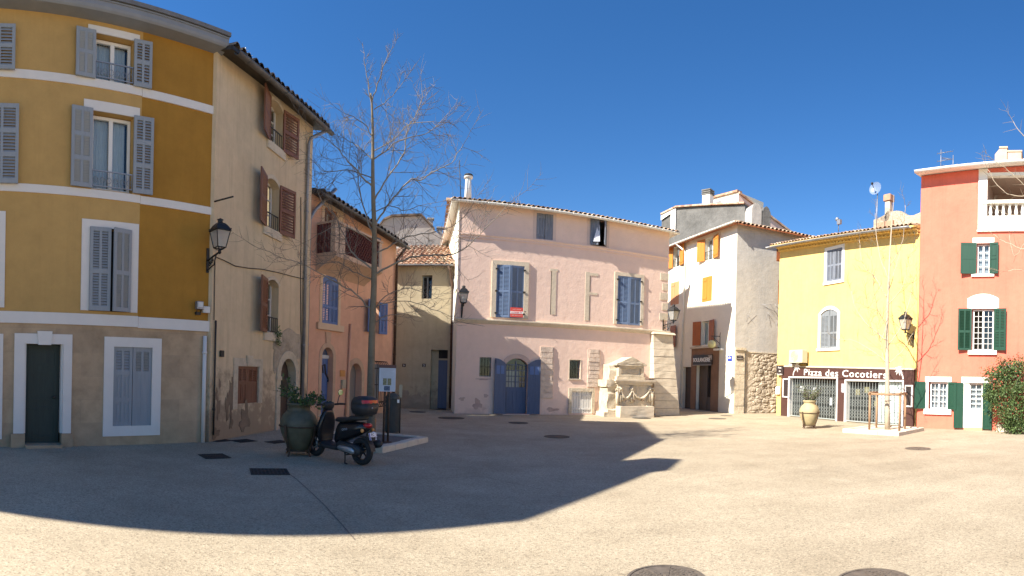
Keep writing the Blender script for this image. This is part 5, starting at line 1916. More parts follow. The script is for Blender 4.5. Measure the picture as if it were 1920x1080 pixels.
q = FR(1365, 1373, 667, 677)
mb = MB().cbox(q[0], q[1], -.03, 0, q[2], q[3], .01)
o = mesh_thing('street_plate', mb, M['signblue'], 'blue enamel street name plate on the sunlit strip of the white house corner', 'street sign', F=F)
mb = MB()
mb.box(q[0] + .2, q[1] - .2, -.034, -.031, q[3] - .12, q[3] - .04)
marks(mb, q[0] + .05, q[1] - .05, q[2] + .13, q[2] + .19, -.031, .003, 8, 4)
add('lettering', mb, M['letter'], o, F)
q = (F2.U(1379, 671), F2.U(1391, 671), F2.Z(1385, 675), F2.Z(1385, 667))
mb = MB().cbox(q[0], q[1], -.16, -.13, q[2], q[3], .01)
o = mesh_thing('street_plate', mb, M['signdark'], 'dark street name plate on the stone pier round the white house corner', 'street sign', F=F2)
mb = MB()
marks(mb, q[0] + .10, q[1] - .10, q[2] + .14, q[3] - .05, -.161, .003, 7, 5)
mb.box(q[0] + .02, q[1] - .02, -.164, -.161, q[2] + .05, q[2] + .075)
add('lettering', mb, plain('faded_letter', (.4, .36, .33), .6), o, F2)
# pier and rubble foot of the side wall
zq = F2.Z(1385, 657)
mb = MB()
u0, u1 = .003, F2.U(1394, 700)
rr = random.Random(2)
n = 8
for i in range(n):
    z0, z1 = zq * i / n, zq * (i + 1) / n - .012
    mb.box(u0 - .0, u1 + rr.uniform(-.02, .02), -.12 + rr.uniform(-.012, .012), 0, z0, z1)
mb.box(u0 + .01, u1 - .03, -.10, 0, 0.01, zq - .02)
mb.box(u0 - .0, u1 + .05, -.18, 0, zq, zq + .14)
add('stone_pier', mb, M['limestone'], h, F2)
ru = MB()
u0, u1 = F2.U(1397, 710), F2.L + .6
z1 = F2.Z(1430, 663)
vs, fs = [], []
nx, nz = 90, 70
rr = random.Random(4)
for j in range(nz + 1):
    for i in range(nx + 1):
        u, z = u0 + (u1 - u0) * i / nx, z1 * j / nz
        d = mnoise.voronoi(Vector((u * 2.9 + .4 * mnoise.noise(Vector((u * 2, z * 2, 0))), z * 5.2, 3.1)))[0]
        e = min(.065, max(0, (d[1] - d[0]) * .22))
        k = min(1, (u - u0) / .5 - .5 * (.6 + mnoise.noise(Vector((0, z * 1.4, 7)))))
        e *= max(.12, k)
        if i in (0, nx) or j in (0, nz):
            e = 0
        vs.append((u, -.02 - e - .02 * abs(mnoise.noise(Vector((u * 7, z * 7, 1)))), z))
for j in range(nz):
    for i in range(nx):
        a = j * (nx + 1) + i
        fs.append((a, a + 1, a + nx + 2, a + nx + 1))
ru.add(vs, fs, False)
add('rubble_foot', ru, M['rubble'], h, F2)
mb = MB().box(u0, u1, -.07, 0, z1 + .002, z1 + .06)
add('ledge', mb, M['limestone'], h, F2)
for pts in (((1399, 604), (1406, 577)), ((1401, 590), (1404, 597)), ((1428, 571), (1442, 571), (1462, 604)), ((1433, 572), (1452, 592)), ((1438, 585), (1434, 600)), ((1438, 585), (1444, 598)), ((1452, 570), (1460, 583)), ((1455, 604), (1457, 640))):
    p3, cl = [], MB()
    for i, (px, py) in enumerate(pts):
        u, z = F2.uz(px, py)
        p3.append((u, -.04 - (.12 if i else 0), z))
    cl.tube(p3, .009, 4)
    add('drying_bracket', cl, M['zinc'], h, F2)

# back-country roofs behind the white house
F = Facade(at(1236, 600, 40), at(1392, 600, 36.5))
h = house('cement_house', F, 'house end in dark grey cement with a clay verge rising behind the white house')
P = [(0, 0), (F.L, 0), (F.L, F.Z(1376, 386)), (F.U(1372, 386), F.Z(1372, 386)), (F.U(1269, 390), F.Z(1269, 390)), (F.U(1240, 398), F.Z(1240, 402)), (0, F.Z(1240, 404))]
add('wall', MB().prism(P, 0, 3), M['dgrey'], h, F)
rf = MB()
for a, b in ((P[2], P[4]), (P[4], P[6])):
    rf.add([(b[0], -.2, b[1] + .01), (a[0], -.2, a[1] + .01), (a[0], 3, a[1] + .01), (b[0], 3, b[1] + .01), (b[0], -.2, b[1] + .12), (a[0], -.2, a[1] + .12), (a[0], 3, a[1] + .12), (b[0], 3, b[1] + .12)],
           [(0, 1, 2, 3), (7, 6, 5, 4), (0, 4, 5, 1), (1, 5, 6, 2), (3, 2, 6, 7), (0, 3, 7, 4)])
ro = add('roof', rf, M['tile_red'], h, F)
mb = MB()
u0, u1 = F.U(1259, 410), F.U(1268, 410)
mb.box(u0, u1, -.12, -.001, F.Z(1263, 440), F.Z(1263, 393))
mb.add([(0, -.12, F.Z(1240, 405)), (u0, -.12, F.Z(1260, 393)), (u0, -.12, F.Z(1260, 401)), (0, -.12, F.Z(1240, 414))], [(0, 1, 2, 3)])
add('white_frame', mb, M['trim_bright'], h, F)
q = FR(1313, 1327, 353, 387, F)
mb = MB().box(q[0], q[1], .3, .9, q[2] - .4, q[3] - .35)
ck = add('chimney', mb, M['trim_bright'], ro, F)
mb = MB()
for k in range(3):
    mb.box(q[0] - .05, q[1] + .05, .25, .95, q[3] - .35 + .15 * k + .002, q[3] - .35 + .15 * k + .09)
mb.box(q[0] + .05, q[1] - .05, .35, .85, q[3] - .35, q[3] + .02)
add('chimney_louvre', mb, M['dgrey'], ro, F)

G1 = Facade(at(1322, 600, 43), at(1379, 600, 40.5))
G2 = Facade(at(1379, 600, 40.5), at(1500, 600, 45))
h = house('rose_house', G2, 'pale rose house with a sloping tiled verge rising behind the cement house')
P = [(0, 0), (G1.L, 0), (G1.L, G1.Z(1379, 362)), (0, G1.Z(1326, 374))]
P[3] = (0, G1.Z(1325, 376))
mb = MB().prism(P, 0, 3)
add('front_wall', mb, M['white'], h, G1)
P2 = [(0, 0), (G2.L, 0), (G2.L, G2.Z(1500, 447)), (G2.U(1481, 436), G2.Z(1481, 436)), (0, G2.Z(1379, 362))]
add('wall', MB().prism(P2, 0, .3), M['rose'], h, G2)
rf = MB()
for Fq, a, b in ((G1, P[3], P[2]), (G2, P2[4], P2[3]), (G2, P2[3], P2[2])):
    rf.at(G2.M.inverted() @ Fq.M)
    rf.add([(a[0], -.15, a[1] + .01), (b[0], -.15, b[1] + .01), (b[0], .4, b[1] + .01), (a[0], .4, a[1] + .01), (a[0], -.15, a[1] + .16), (b[0], -.15, b[1] + .16), (b[0], .4, b[1] + .16), (a[0], .4, a[1] + .16)],
           [(0, 1, 2, 3), (7, 6, 5, 4), (0, 4, 5, 1), (1, 5, 6, 2), (3, 2, 6, 7), (0, 3, 7, 4)])
add('roof', rf, M['tile_red'], h, G2)
q = FR(1340, 1352, 377.5, 384.5, G1)
mb = MB().box(q[0], q[1], -.02, -.001, q[2], q[3])
mb.box(q[0] - .1, q[1] + .1, -.1, -.001, q[2] - .12, q[2])
add('window', mb, M['shut_grey2'], h, G1)
# two concrete chimney stacks on the white house roof
for x0, x1, y0 in ((1407, 1425, 383), (1427, 1442, 389)):
    K = FW2.off(-2.2)
    u0, u1 = K.U(x0, 405), K.U(x1, 405)
    z1 = K.Z((x0 + x1) / 2, y0)
    zb = ze + .3
    mb = MB().box(u0, u1, 2.0, 2.9, zb, z1 - .35)
    mb.prism([(u0, z1 - .349), (u1, z1 - .349), (u1 - .12, z1 - .1), (u1 - .25, z1), (u0 + .2, z1), (u0 + .08, z1 - .1)], 2.0, 2.9)
    lab = 'paler, broader of the two concrete chimney stacks on the white house roof' if x0 == 1407 else 'darker, narrower of the two concrete chimney stacks on the white house roof'
    mesh_thing('chimney_stack', mb, M['grey'] if x0 == 1407 else M['dgrey'], lab, 'chimney', 'concrete chimney stacks on the white house', F=FW2)

# ================================================================== YELLOW HOUSE (pizzeria)
Y0, Y1 = plan(1457, 26.6), plan(1720, 20.5)
F = Facade(Y0, Y1)
FY = F
h = house('yellow_house', F, 'bright yellow house with grey shutters and a pizzeria on its ground floor')
zl, zr = F.Z(1470, 462), F.Z(1722, 430)
print('yellow', zl, zr, F.L)
ya = FR(1550, 1579, 467, 527, F)
yb = FR(1538.5, 1570, 580, 653, F)
yarch = F.Z(1554, 588)
zsh0, zsh1 = F.Z(1465, 688), F.Z(1718, 694)        # top of the shopfront
zsh = (zsh0 + zsh1) / 2
S0u, S1u = F.U(1468, 745), F.U(1716, 750)
wl = MB()
Lb = aloop(yb[0], yb[1], yb[2], yarch, yb[3])
gA = (F.U(1483, 745), F.U(1573, 748), 0.03, 0)
gB = (F.U(1589, 752), F.U(1696, 756), 0.03, 0)
zga = F.Z(1528, 709)
zgb = F.Z(1643, 715)
zg = (zga + zgb) / 2
gA = (gA[0], gA[1], .03, zga)
gB = (gB[0], gB[1], .03, zgb)
wall_panel(wl, [(0, 0), (F.L, 0), (F.L, zr), (0, zl)], [rloop(*ya), Lb, rloop(gA[0], gA[1], .03, zga), rloop(gB[0], gB[1], .03, zgb)], .24)
shell(wl, 0, F.L, 0, zl, zr, 7, .24)
add('wall', wl, M['yellow'], h, F)
tile_roof(h, F, 0, F.L, zl + .08, zr + .08, .45, 7, .24, M['tile'], gable=(.28, 0), base_mat=M['yellow'], pitch=.22)
gutter(h, F, -.45, F.L - .1, zl + .0, zr + .0, -.52, .08, M['zinc'])
gn = MB()
n = 40
for row, (dy, dz) in enumerate(((.14, -.22), (.28, -.08))):
    for i in range(n):
        u = F.L * (i + .5) / n
        z = zl + (zr - zl) * (i + .5) / n + dz
        w = F.L / n
        pts = [(u - w * .46 * cos(pi * q / 6), z + .09 * sin(pi * q / 6)) for q in range(7)]
        gn.prism(pts, -dy, 0)
    slope_band(gn, 0, F.L, zl + dz + .09, zr + dz + .09, [(0, 0), (-dy - .01, 0), (-dy - .01, .045), (0, .045)])
add('tile_cornice', gn, M['yellow'], h, F)
closed_pair(h, F, *ya, .02, M['shut_worn'], style='louver', rails=(0, .5, 1), pitch=.05)
mb = MB()
t = .13
closed_pair(h, F, yb[0], yb[1], yb[2], yb[3], .04, M['shut_grey2'], arch=yb[3] - yarch, rails=(0, .45, 1))
surround(h, F, *ya, t=.14, y0=-.02, lintel=.14, sill=.12, sill_out=.06, mat=M['trim_bright'])
a = aloop(yb[0], yb[1], yb[2], yarch, yb[3])
b = aloop(yb[0] - .15, yb[1] + .15, yb[2], yarch + .02, yb[3] + .15)
sr = MB().ring(a[1:] + a[:1], b[1:] + b[:1], -.02, 0, closed=False)
sr.box(yb[0] - .2, yb[1] + .2, -.07, 0, yb[2] - .11, yb[2])
add('surround', sr, M['trim_bright'], h, F)
# shopfront
PR = .13
sf = MB()
sf.box(S0u, gA[0], -PR, 0, .0, zga + .0)
sf.box(gA[1], gB[0], -PR, 0, .0, max(zga, zgb))
sf.box(gB[1], S1u, -PR, 0, .0, zgb)
zf0 = max(zga, zgb)
sf.add([(S0u, -PR, zga), (S1u, -PR, zgb), (S1u, -PR, zsh1), (S0u, -PR, zsh0), (S0u, 0, zga), (S1u, 0, zgb), (S1u, 0, zsh1), (S0u, 0, zsh0)],
       [(0, 1, 2, 3), (3, 2, 6, 7), (1, 5, 6, 2), (4, 0, 3, 7), (0, 4, 5, 1)])
shp = add('shopfront', sf, M['shop'], h, F)
sl_ = (zsh1 - zsh0) / (S1u - S0u)
tr = MB()
slope_band(tr, S0u - .05, S1u + .05, zsh0 + .002, zsh1 + .002, [(0, 0), (-PR - .03, 0), (-PR - .03, .04), (0, .07)])
add('shop_flashing', tr, M['limestone_plain'], h, F)
KY = F.off(PR)
# lettering and palms on the fascia
lt = MB()
th = math.atan(sl_)
Ux0, Ux1 = KY.U(1508, 697), KY.U(1663, 702)
zc_a = KY.Z(1585, 700)
hx = .15
Rm = Matrix.Translation(((Ux0 + Ux1) / 2, 0, zc_a)) @ Matrix.Rotation(-th, 4, 'Y')
lt.at(Rm)
text_mb(lt, 'Pizza des Cocotiers', -(Ux1 - Ux0) / 2, (Ux1 - Ux0) / 2, -hx, hx, -PR - .004, .012, .006, 1.12)
sg = thing('pizzeria_sign', F.world((Ux0 + Ux1) / 2, -PR, zc_a - .3), atan2(F.u.y, F.u.x), 'white cut-out lettering Pizza des Cocotiers between two white palms on the dark shopfront', 'shop sign')
add('lettering', lt, M['letter'], sg, F)


def palm(mb, u, z, flip=1, s=1.0):
    y0, y1 = -PR - .024, -PR - .004
    # curved trunk
    pts = []
    for i in range(9):
        t = i / 8
        pts.append((u - flip * s * (.16 - .22 * t * t + .02), z + s * .36 * t))
    L_ = [(x - .022 * s, zz) for x, zz in pts]
    R_ = [(x + .022 * s, zz) for x, zz in pts]
    mb.ring(L_, R_, y0, y1, closed=False)
    cx, cz = pts[-1]
    for k, (a, ln) in enumerate(((15, .23), (55, .24), (100, .2), (150, .24), (195, .2), (-25, .21), (235, .2), (-70, .2))):
        a = radians(a)
        tip = (cx + s * ln * cos(a), cz + s * (ln * sin(a) - .035))
        mx, mz = cx + s * ln * .5 * cos(a), cz + s * (ln * .55 * sin(a) + .03)
        nx, nz = -sin(a) * .03 * s, cos(a) * .03 * s
        mb.prism([(cx, cz), (mx - nx, mz - nz), tip, (mx + nx, mz + nz)], y0 - .002 * k, y1)


pm = MB()
pu, pz = KY.uz(1493, 704)
palm(pm, pu, pz, 1, 1.15)
add('palm', pm, M['letter'], sg, F)
pm = MB()
pu, pz = KY.uz(1687, 711)
palm(pm, pu, pz, -1, 1.0)
add('palm', pm, M['letter'], sg, F)
# white frames and folding grilles
fr = MB()
for g_, zt in ((gA, zga), (gB, zgb)):
    fr.box(g_[0] - .045, g_[0] + .02, -PR - .03, .1, 0, zt)
    fr.box(g_[1] - .02, g_[1] + .045, -PR - .03, .1, 0, zt)
    fr.box(g_[0] - .045, g_[1] + .045, -PR - .03, .1, zt, zt + .06)
add('shop_frame', fr, M['letter'], h, F)
for gi, (g_, zt) in enumerate(((gA, zga), (gB, zgb))):
    gr = MB()
    w = g_[1] - g_[0] - .04
    n = 19
    z0, z1 = .08, zt - .03
    for i in range(n + 1):
        u = g_[0] + .02 + w * i / n
        gr.box(u - .007, u + .007, -.06, -.045, z0, z1)
    hh = z1 - z0
    for (f0, f1) in ((.06, .30), (.36, .56), (.60, .84)):
        za, zb = z0 + hh * f0, z0 + hh * f1
        m = 3
        for i in range(n):
            ua, ub = g_[0] + .02 + w * i / n, g_[0] + .02 + w * (i + 1) / n
            for j in range(m):
                a, b = za + (zb - za) * j / m, za + (zb - za) * (j + 1) / m
                for p, q in (((ua, a), (ub, b)), ((ub, a), (ua, b))):
                    gr.add([(p[0] - .006, -.066, p[1]), (p[0] + .006, -.066, p[1]), (q[0] + .006, -.066, q[1]), (q[0] - .006, -.066, q[1])], [(0, 1, 2, 3)])
    gr.box(g_[0], g_[1], -.07, -.03, .03, .08)
    gr.box(g_[0], g_[1], -.07, -.03, z1, zt)
    add('folding_grille', gr, M['grille'], h, F)
    gl = MB().add([(g_[0], .10, .03), (g_[1], .10, .03), (g_[1], .10, zt), (g_[0], .10, zt)], [(0, 1, 2, 3)])
    sg_ = add('shop_window', gl, plain('dark_shop_glass', (.03, .035, .035), .12, 0, .2, 2), h, F)
    if gi == 1:
        cu = MB()
        u0 = g_[0] + (g_[1] - g_[0]) * .56
        for i in range(8):
            a = u0 + (g_[1] - u0) * i / 8
            cu.box(a + .01, a + (g_[1] - u0) / 8 - .02, .02 + .01 * (i % 2), .05, .1, zt)
        add('pale_blind', cu, plain('pale_aqua_blind', (.62, .72, .70), .7, 0, .08), h, F)
    rr = random.Random(20 + gi)
    for k in range(3):
        u = g_[0] + (g_[1] - g_[0]) * (.12 + (.16 if gi else .32) * k + rr.uniform(0, .06))
        z = rr.uniform(.5, 1.5)
        it = MB()
        it.box(u, u + rr.uniform(.12, .3), .085 - .004 * k, .088 - .004 * k, z, z + rr.uniform(.15, .35))
        add('window_notice', it, [M['panel'], M['photo_a']][gi], h, F)
    mb = MB().box(g_[0] - .1, g_[1] + .1, .9, .95, 0, zt + .2)
    add('room_back', mb, M['interior'], h, F)
# menu cases
for x0, x1, y0, y1, lab in ((1469, 1481, 710, 745, 'tall white-framed menu case at the street end of the pizzeria, beside the light box'), (1698, 1712, 722, 763, 'tall white-framed menu case on the pizzeria next to the coral red house')):
    q = FR(x0, x1, y0, y1, KY)
    mb = MB().ring(rloop(q[0] + .05, q[1] - .05, q[2] + .05, q[3] - .05), rloop(*q), -PR - .06, -PR)
    o = mesh_thing('menu_case', mb, M['letter'], lab, 'menu case', 'menu cases on the pizzeria front', F=F)
    mb = MB().box(q[0] + .05, q[1] - .05, -PR - .03, -PR, q[2] + .05, q[3] - .05)
    add('menu_board', mb, M['signdark'], o, F)
q = FR(1577.5, 1586, 719, 735, KY)
mb = MB().box(q[0], q[1], -PR - .012, -PR, q[2], q[3])
o = mesh_thing('hours_notice', mb, plain('grey_lilac_notice', (.33, .28, .30), .5), 'small grey opening hours notice on the dark pillar between the two grilles', 'notice', F=F)
mb = MB()
for i in range(5):
    z = q[3] - .06 - .075 * i
    mb.box(q[0] + .04, q[1] - .04 - .03 * (i % 2), -PR - .014, -PR - .0121, z - .03, z)
add('lettering', mb, M['plate'], o, F)
q = FR(1457, 1469.5, 685, 702, F.off(.15))
mb = MB().box(q[0], q[1], -.19, -.14, q[2], q[3])
o = mesh_thing('small_fascia_sign', mb, M['signdark'], 'small square black sign fixed beside the pizzeria fascia next to the air conditioner', 'sign', F=F)
mb = MB()
for i, t_ in enumerate(('Pizza', 'des', 'Cocotiers')):
    dz = q[3] - .1 - i * .165
    wd_ = (.26, .14, .42)[i]
    c_ = (q[0] + q[1]) / 2
    k_ = (q[1] - q[0]) / .55
    text_mb(mb, t_, c_ - wd_ / 2 * k_, c_ + wd_ / 2 * k_, dz - .06, dz + .03, -.191, .003)
add('lettering', mb, M['letter'], o, F)
q = FR(1457.5, 1464, 725, 739, F)
mb = MB().cbox(q[0], q[1], -.14, 0, q[2], q[3], .03)
mesh_thing('wall_light_box', mb, M['letter'], 'small white box light on the yellow wall beside the menu case', 'wall light', F=F)
# air conditioner
A_ = F.off(.45)
q = FR(1479, 1504, 656, 680, A_)
o = thing('air_conditioner', F.world(q[0], -.4, q[2]), atan2(F.u.y, F.u.x), 'cream air conditioner box bracketed to the yellow wall above the shopfront', 'air conditioner')
mb = MB().cbox(q[0], q[1], -.45, -.10, q[2], q[3], .02)
add('casing', mb, M['ac'], o, F)
uc, zc = q[0] + (q[1] - q[0]) * .42, (q[2] + q[3]) / 2
mb = MB()
for r in (.05, .10, .15, .20, .25):
    mb.tube([(uc + r * cos(2 * pi * i / 20), -.458, zc + r * sin(2 * pi * i / 20)) for i in range(21)], .006, 4)
for i in range(8):
    a = pi * i / 4
    mb.tube([(uc + .04 * cos(a), -.458, zc + .04 * sin(a)), (uc + .26 * cos(a), -.458, zc + .26 * sin(a))], .005, 4)
add('fan_guard', mb, plain('tan_guard', (.50, .42, .28), .6), o, F)
mb = MB()
for u in (q[0] + .12, q[1] - .12):
    mb.box(u - .02, u + .02, -.48, 0, q[2] - .05, q[2] - .002)
    mb.box(u - .02, u + .02, -.03, 0, q[2] - .35, q[2] - .05)
add('bracket', mb, M['iron'], o, F)
mb = MB().tube([(q[0] - .28, -.12, q[2] - .08), (q[0] - .02, -.12, q[2] - .08)], .09, 10)
add('pipe_cover', mb, M['trim_bright'], o, F)
mesh_clear = plain('clear_mesh_dish', (.42, .46, .52), .35, .2)
mesh_clear.node_tree.nodes['Principled BSDF'].inputs['Alpha'].default_value = .4
# aerials and the stone ruin behind the ridge
K = F.off(-1.0)
u, z = K.uz(1643, 418)
z2 = K.Z(1645, 362)
mb = MB().tube([(u, 1.0, z - .6), (u + .04, 1.0, z2)], .022, 6)
o = thing('satellite_dish', F.world(u, 1.0, z - .6), atan2(F.u.y, F.u.x), 'transparent satellite dish on a tall pole above the yellow house roof', 'satellite dish')
add('pole', mb, M['zinc'], o, F)
mb = MB()
zc = K.Z(1647, 355)
prof = [(.02 + .28 * i / 6, .09 * (i / 6) ** 2) for i in range(7)]
mb.at(Matrix.Translation((u + .02, .92, zc)) @ Matrix.Rotation(radians(82), 4, 'X') @ Matrix.Rotation(radians(12), 4, 'Y'))
mb.lathe(prof, n=20, caps=False)
add('dish', mb, mesh_clear, o, F)
mb = MB().tube([(u + .02, .9, zc - .2), (u + .1, .55, zc + .12)], .014, 5)
mb.ball((u + .1, .55, zc + .12), .06, 7)
add('receiver_arm', mb, M['black'], o, F)
u, z = F.uz(1578, 436)
mb = MB().tube([(u, -.2, z), (u, -.2, z + .5)], .02, 5)
mb.ball((u - .05, -.25, z + .55), .09, 7)
mb.box(u - .02, u + .18, -.3, -.18, z + .3, z + .5)
mesh_thing('roof_camera', mb, M['zinc'], 'small grey lamp bracket sitting on the eave tiles of the yellow house', 'roof lamp', F=F)
K = Facade(at(1630, 600, 24.5), at(1760, 600, 22.5))
h2 = house('stone_ruin', K, 'crumbling pale stone gable with a clay flue standing above the yellow house roof')
P = [(K.U(x, 420), K.Z(x, y)) for x, y in ((1638, 412), (1645, 410), (1658, 403), (1664, 395), (1672, 397), (1680, 395), (1690, 396), (1700, 404), (1712, 404), (1726, 398), (1740, 400))]
mb = MB().prism([(P[0][0], 0), (P[-1][0], 0)] + P[::-1], 0, .6)
add('wall', mb, M['rubble'], h2, K)
u, z = K.uz(1663, 400)
z2 = K.Z(1664, 376)
mb = MB().cbox(u - .14, u + .14, .0, .28, z - .6, z2, .03)
fl = add('flue', mb, M['limestone_plain'], h2, K)
mb = MB().cbox(u - .2, u + .2, -.06, .34, z2, z2 + .30, .03)
mb.box(u - .5, u + .42, -.1, .5, z - .62, z - .4)
add('flue_cap', mb, plain('terracotta_cap', (.42, .24, .15), .8), fl, K)

# ================================================================== CORAL RED HOUSE
R0, R1 = plan(1720.5, 20.25), plan(1975, 19.6)
F = Facade(R0, R1)
FRD = F
h = house('red_house', F, 'coral red house with dark green shutters, white trim and a balustraded loggia')
zl, zr = F.Z(1730, 330), F.Z(1920, 308)
zE = (zl + zr) / 2
print('red', zl, zr, F.L)
lo = (F.U(1851, 380), F.L - .05, F.Z(1890, 381), F.Z(1880, 324))
ra = FR(1831, 1856, 456, 514, F)
rb = FR(1822, 1864, 579, 657, F)
rc = FR(1741, 1777, 716, 767, F)
rd = FR(1809, 1843, 718, 804, F)
rd = (rd[0], rd[1], .08, rd[3])
zlo0 = F.Z(1885, 408)
loh = (lo[0], F.L - .05, zlo0, lo[3])
wl = MB()
wall_panel(wl, [(0, 0), (F.L, 0), (F.L, zr), (0, zl)], [rloop(*ra), rloop(*rb), rloop(*rc), rloop(*rd)] + [rloop(*loh)], .24)
shell(wl, 0, F.L, 0, zl, zr, 7, .22)
add('wall', wl, M['red'], h, F)
tile_roof(h, F, 0, F.L, zl + .02, zr + .02, .42, 7, .22, M['tile'], gable=(.10, .2), base_mat=M['trim_bright'])
gutter(h, F, -.14, F.L + .2, zl + .02, zr + .02, -.48, .095, M['whitemetal'])
# loggia
lg = MB()
lg.box(loh[0] - .02, loh[1], .24, 2.3, loh[2] - .10, loh[2])
lg.box(loh[0] - .02, loh[0] - .001, .24, 2.3, loh[2], loh[3])
lg.box(loh[0] - .02, loh[1], 2.3, 2.36, loh[2] - .1, loh[3] + .1)
lg.box(loh[0] - .02, loh[1], .24, 2.3, loh[3], loh[3] + .08)
add('loggia_room', lg, plaster('loggia_render', (.42, .33, .27), .1, bmp=.2), h, F)
lg = MB()
lx = F.U(1834.5, 380)
zbt = F.Z(1880, 431)
lg.box(lx, loh[0], -.05, .2, zbt, zE - .02)
lg.box(loh[0], loh[1], -.05, 0, zbt, zlo0 + .0)
lg.box(lx - .03, loh[1], -.09, 0, zbt - .07, zbt)
lg.box(lx + .1, loh[1], -.07, -.0501, zbt + .12, zbt + .17)
lg.box(loh[0], loh[1], -.05, .2, loh[3] - .12, loh[3])
add('loggia_frame', lg, M['trim_bright'], h, F)
bz0, bz1 = zlo0, lo[2]
rl = MB().box(loh[0] - .2, loh[1], -.10, .18, bz1 - .02, bz1 + .10)
rl.box(loh[0], loh[1], -.04, .14, bz0 + .003, bz0 + .06)
bls = add('balustrade', rl, M['trim_bright'], h, F)
hb = bz1 - bz0 - .08
i = 0
u = loh[0] + .13
while u < loh[1] - .05:
    prof = [(.07, 0), (.07, .05), (.045, .07), (.075, hb * .32), (.05, hb * .6), (.038, hb * .78), (.055, hb * .86), (.065, hb * .9), (.065, hb)]
    add('baluster', MB().lathe(prof, (u, .05, bz0 + .06), 10), M['trim_bright'], bls, F)
    u += .245
# 2nd floor window
casement(h, F, ra[0] + .01, ra[1] - .01, ra[2], ra[3] - .02, .12, bar=.05, rows=4)
surround(h, F, *ra, t=.16, lintel=F.Z(1840, 446) - ra[3], sill=.1, sill_out=.08, mat=M['trim_bright'])
open_pair(h, F, *ra, M['shut_green'], style='panel', w=ra[0] - F.U(1802, 480), wr=F.U(1873, 480) - ra[1], ang=(170, 170), y=-.06, rails=(0, .5, 1), cols=1)
casement(h, F, rb[0] + .03, rb[1] - .03, rb[2], rb[3] - .02, .10, bar=.05, mun=.016, rows=7, mcols=2, curtain=False)
surround(h, F, *rb, t=.10, lintel=.02, sill=.16, sill_out=.10, mat=M['trim_bright'])
za = F.Z(1843, 578)
zsp, ztp = F.Z(1843, 560), F.Z(1843, 551)
u0, u1 = F.U(1814, 565), F.U(1873, 565)
mb = MB().prism(aloop(u0, u1, rb[3] + .021, zsp, ztp), -.022, 0)
add('arched_panel', mb, M['trim_bright'], h, F)
open_pair(h, F, *rb, M['shut_green'], style='louver', w=rb[0] - F.U(1797, 620), wr=F.U(1887, 620) - rb[1], ang=(171, 171), y=-.07, rails=(0, .45, 1))
casement(h, F, rc[0] + .05, rc[1] - .02, rc[2], rc[3] - .02, .10, bar=.05, mun=.016, rows=4, mcols=2)
surround(h, F, *rc, t=.14, lintel=F.Z(1757, 706.5) - rc[3], sill=.2, sill_out=.09, mat=M['trim_bright'])
leaf(h, F, rc[0] - .12, -.06, rc[2], rc[0] - .12 - F.U(1716, 740), rc[3] - rc[2], 166, M['shut_green'], 'panel', rails=(0, 1), cols=1)
leaf(h, F, rc[1] + .02, -.06, rc[2], F.U(1794, 740) - rc[1], rc[3] - rc[2], 9, M['shut_green'], 'panel', rails=(0, 1), cols=1)
casement(h, F, rd[0] + .16, rd[1] - .03, rd[2] + .68, rd[3] - .02, .10, bar=.05, rows=5, mcols=2, leaves=1)
dr = MB().box(rd[0] + .16, rd[1] - .03, .10, .15, rd[2], rd[2] + .68)
dr.ring(rloop(rd[0] + .32, rd[1] - .18, rd[2] + .16, rd[2] + .54), rloop(rd[0] + .26, rd[1] - .12, rd[2] + .10, rd[2] + .60), .085, .1)
dr.box(rd[0], rd[0] + .16, .02, .2, rd[2], rd[3])
od = add('door', dr, M['whitewood'], h, F)
surround(h, F, *rd, t=.07, lintel=F.Z(1826, 707) - rd[3], sill=0, mat=M['trim_bright'], head=(.14, .22))
mb = MB().box(rd[0], rd[1], -.12, .2, 0, .08)
add('door_step', mb, plain('clay_step', (.55, .33, .18), .8), h, F)
leaf(h, F, rd[0] - .06, -.06, .06, rd[0] - .06 - F.U(1789, 760), rd[3] - .06, 171, M['shut_green'], 'panel', rails=(0, .55, 1), cols=1)
lf = leaf(h, F, rd[1] + .0, -.06, .04, F.U(1861, 760) - rd[1], rd[3] - .04, 10, M['shut_green'], 'panel', rails=(0, .55, 1), cols=1)
mb = MB().ball((F.U(1858, 770), -.2, .95), .03)
add('handle', mb, M['iron'], lf, F)
# chimneys on the roof
K = F.off(-.9)
for x0, x1, y0, y1, lab in ((1871, 1888, 275, 303, 'taller, tapering clay chimney on the coral red house roof'), (1889, 1915, 281, 302, 'lower, broader clay chimney on the coral red house roof')):
    q = FR(x0, x1, y0, y1, K)
    mb = MB()
    if x0 == 1871:
        mb.prism([(q[0] - .12, q[2] - .4), (q[1], q[2] - .4), (q[1], q[3] - .06), (q[0] + .08, q[3] - .06), (q[0] - .12, q[2] + .3)], .9, 1.5)
        mb.box(q[0] + .05, q[1] + .03, .87, 1.53, q[3] - .059, q[3])
    else:
        mb.box(q[0], q[1], .95, 1.6, q[2] - .4, q[3] - .06)
        mb.box(q[0] - .03, q[1] + .03, .92, 1.63, q[3] - .059, q[3])
    mesh_thing('clay_chimney', mb, plaster('clay_render' + str(x0), (.52, .40, .30), .15, bmp=.5), lab, 'chimney', 'clay chimneys on the red house', F=F)
# two yagi aerials
K = F.off(-.8)


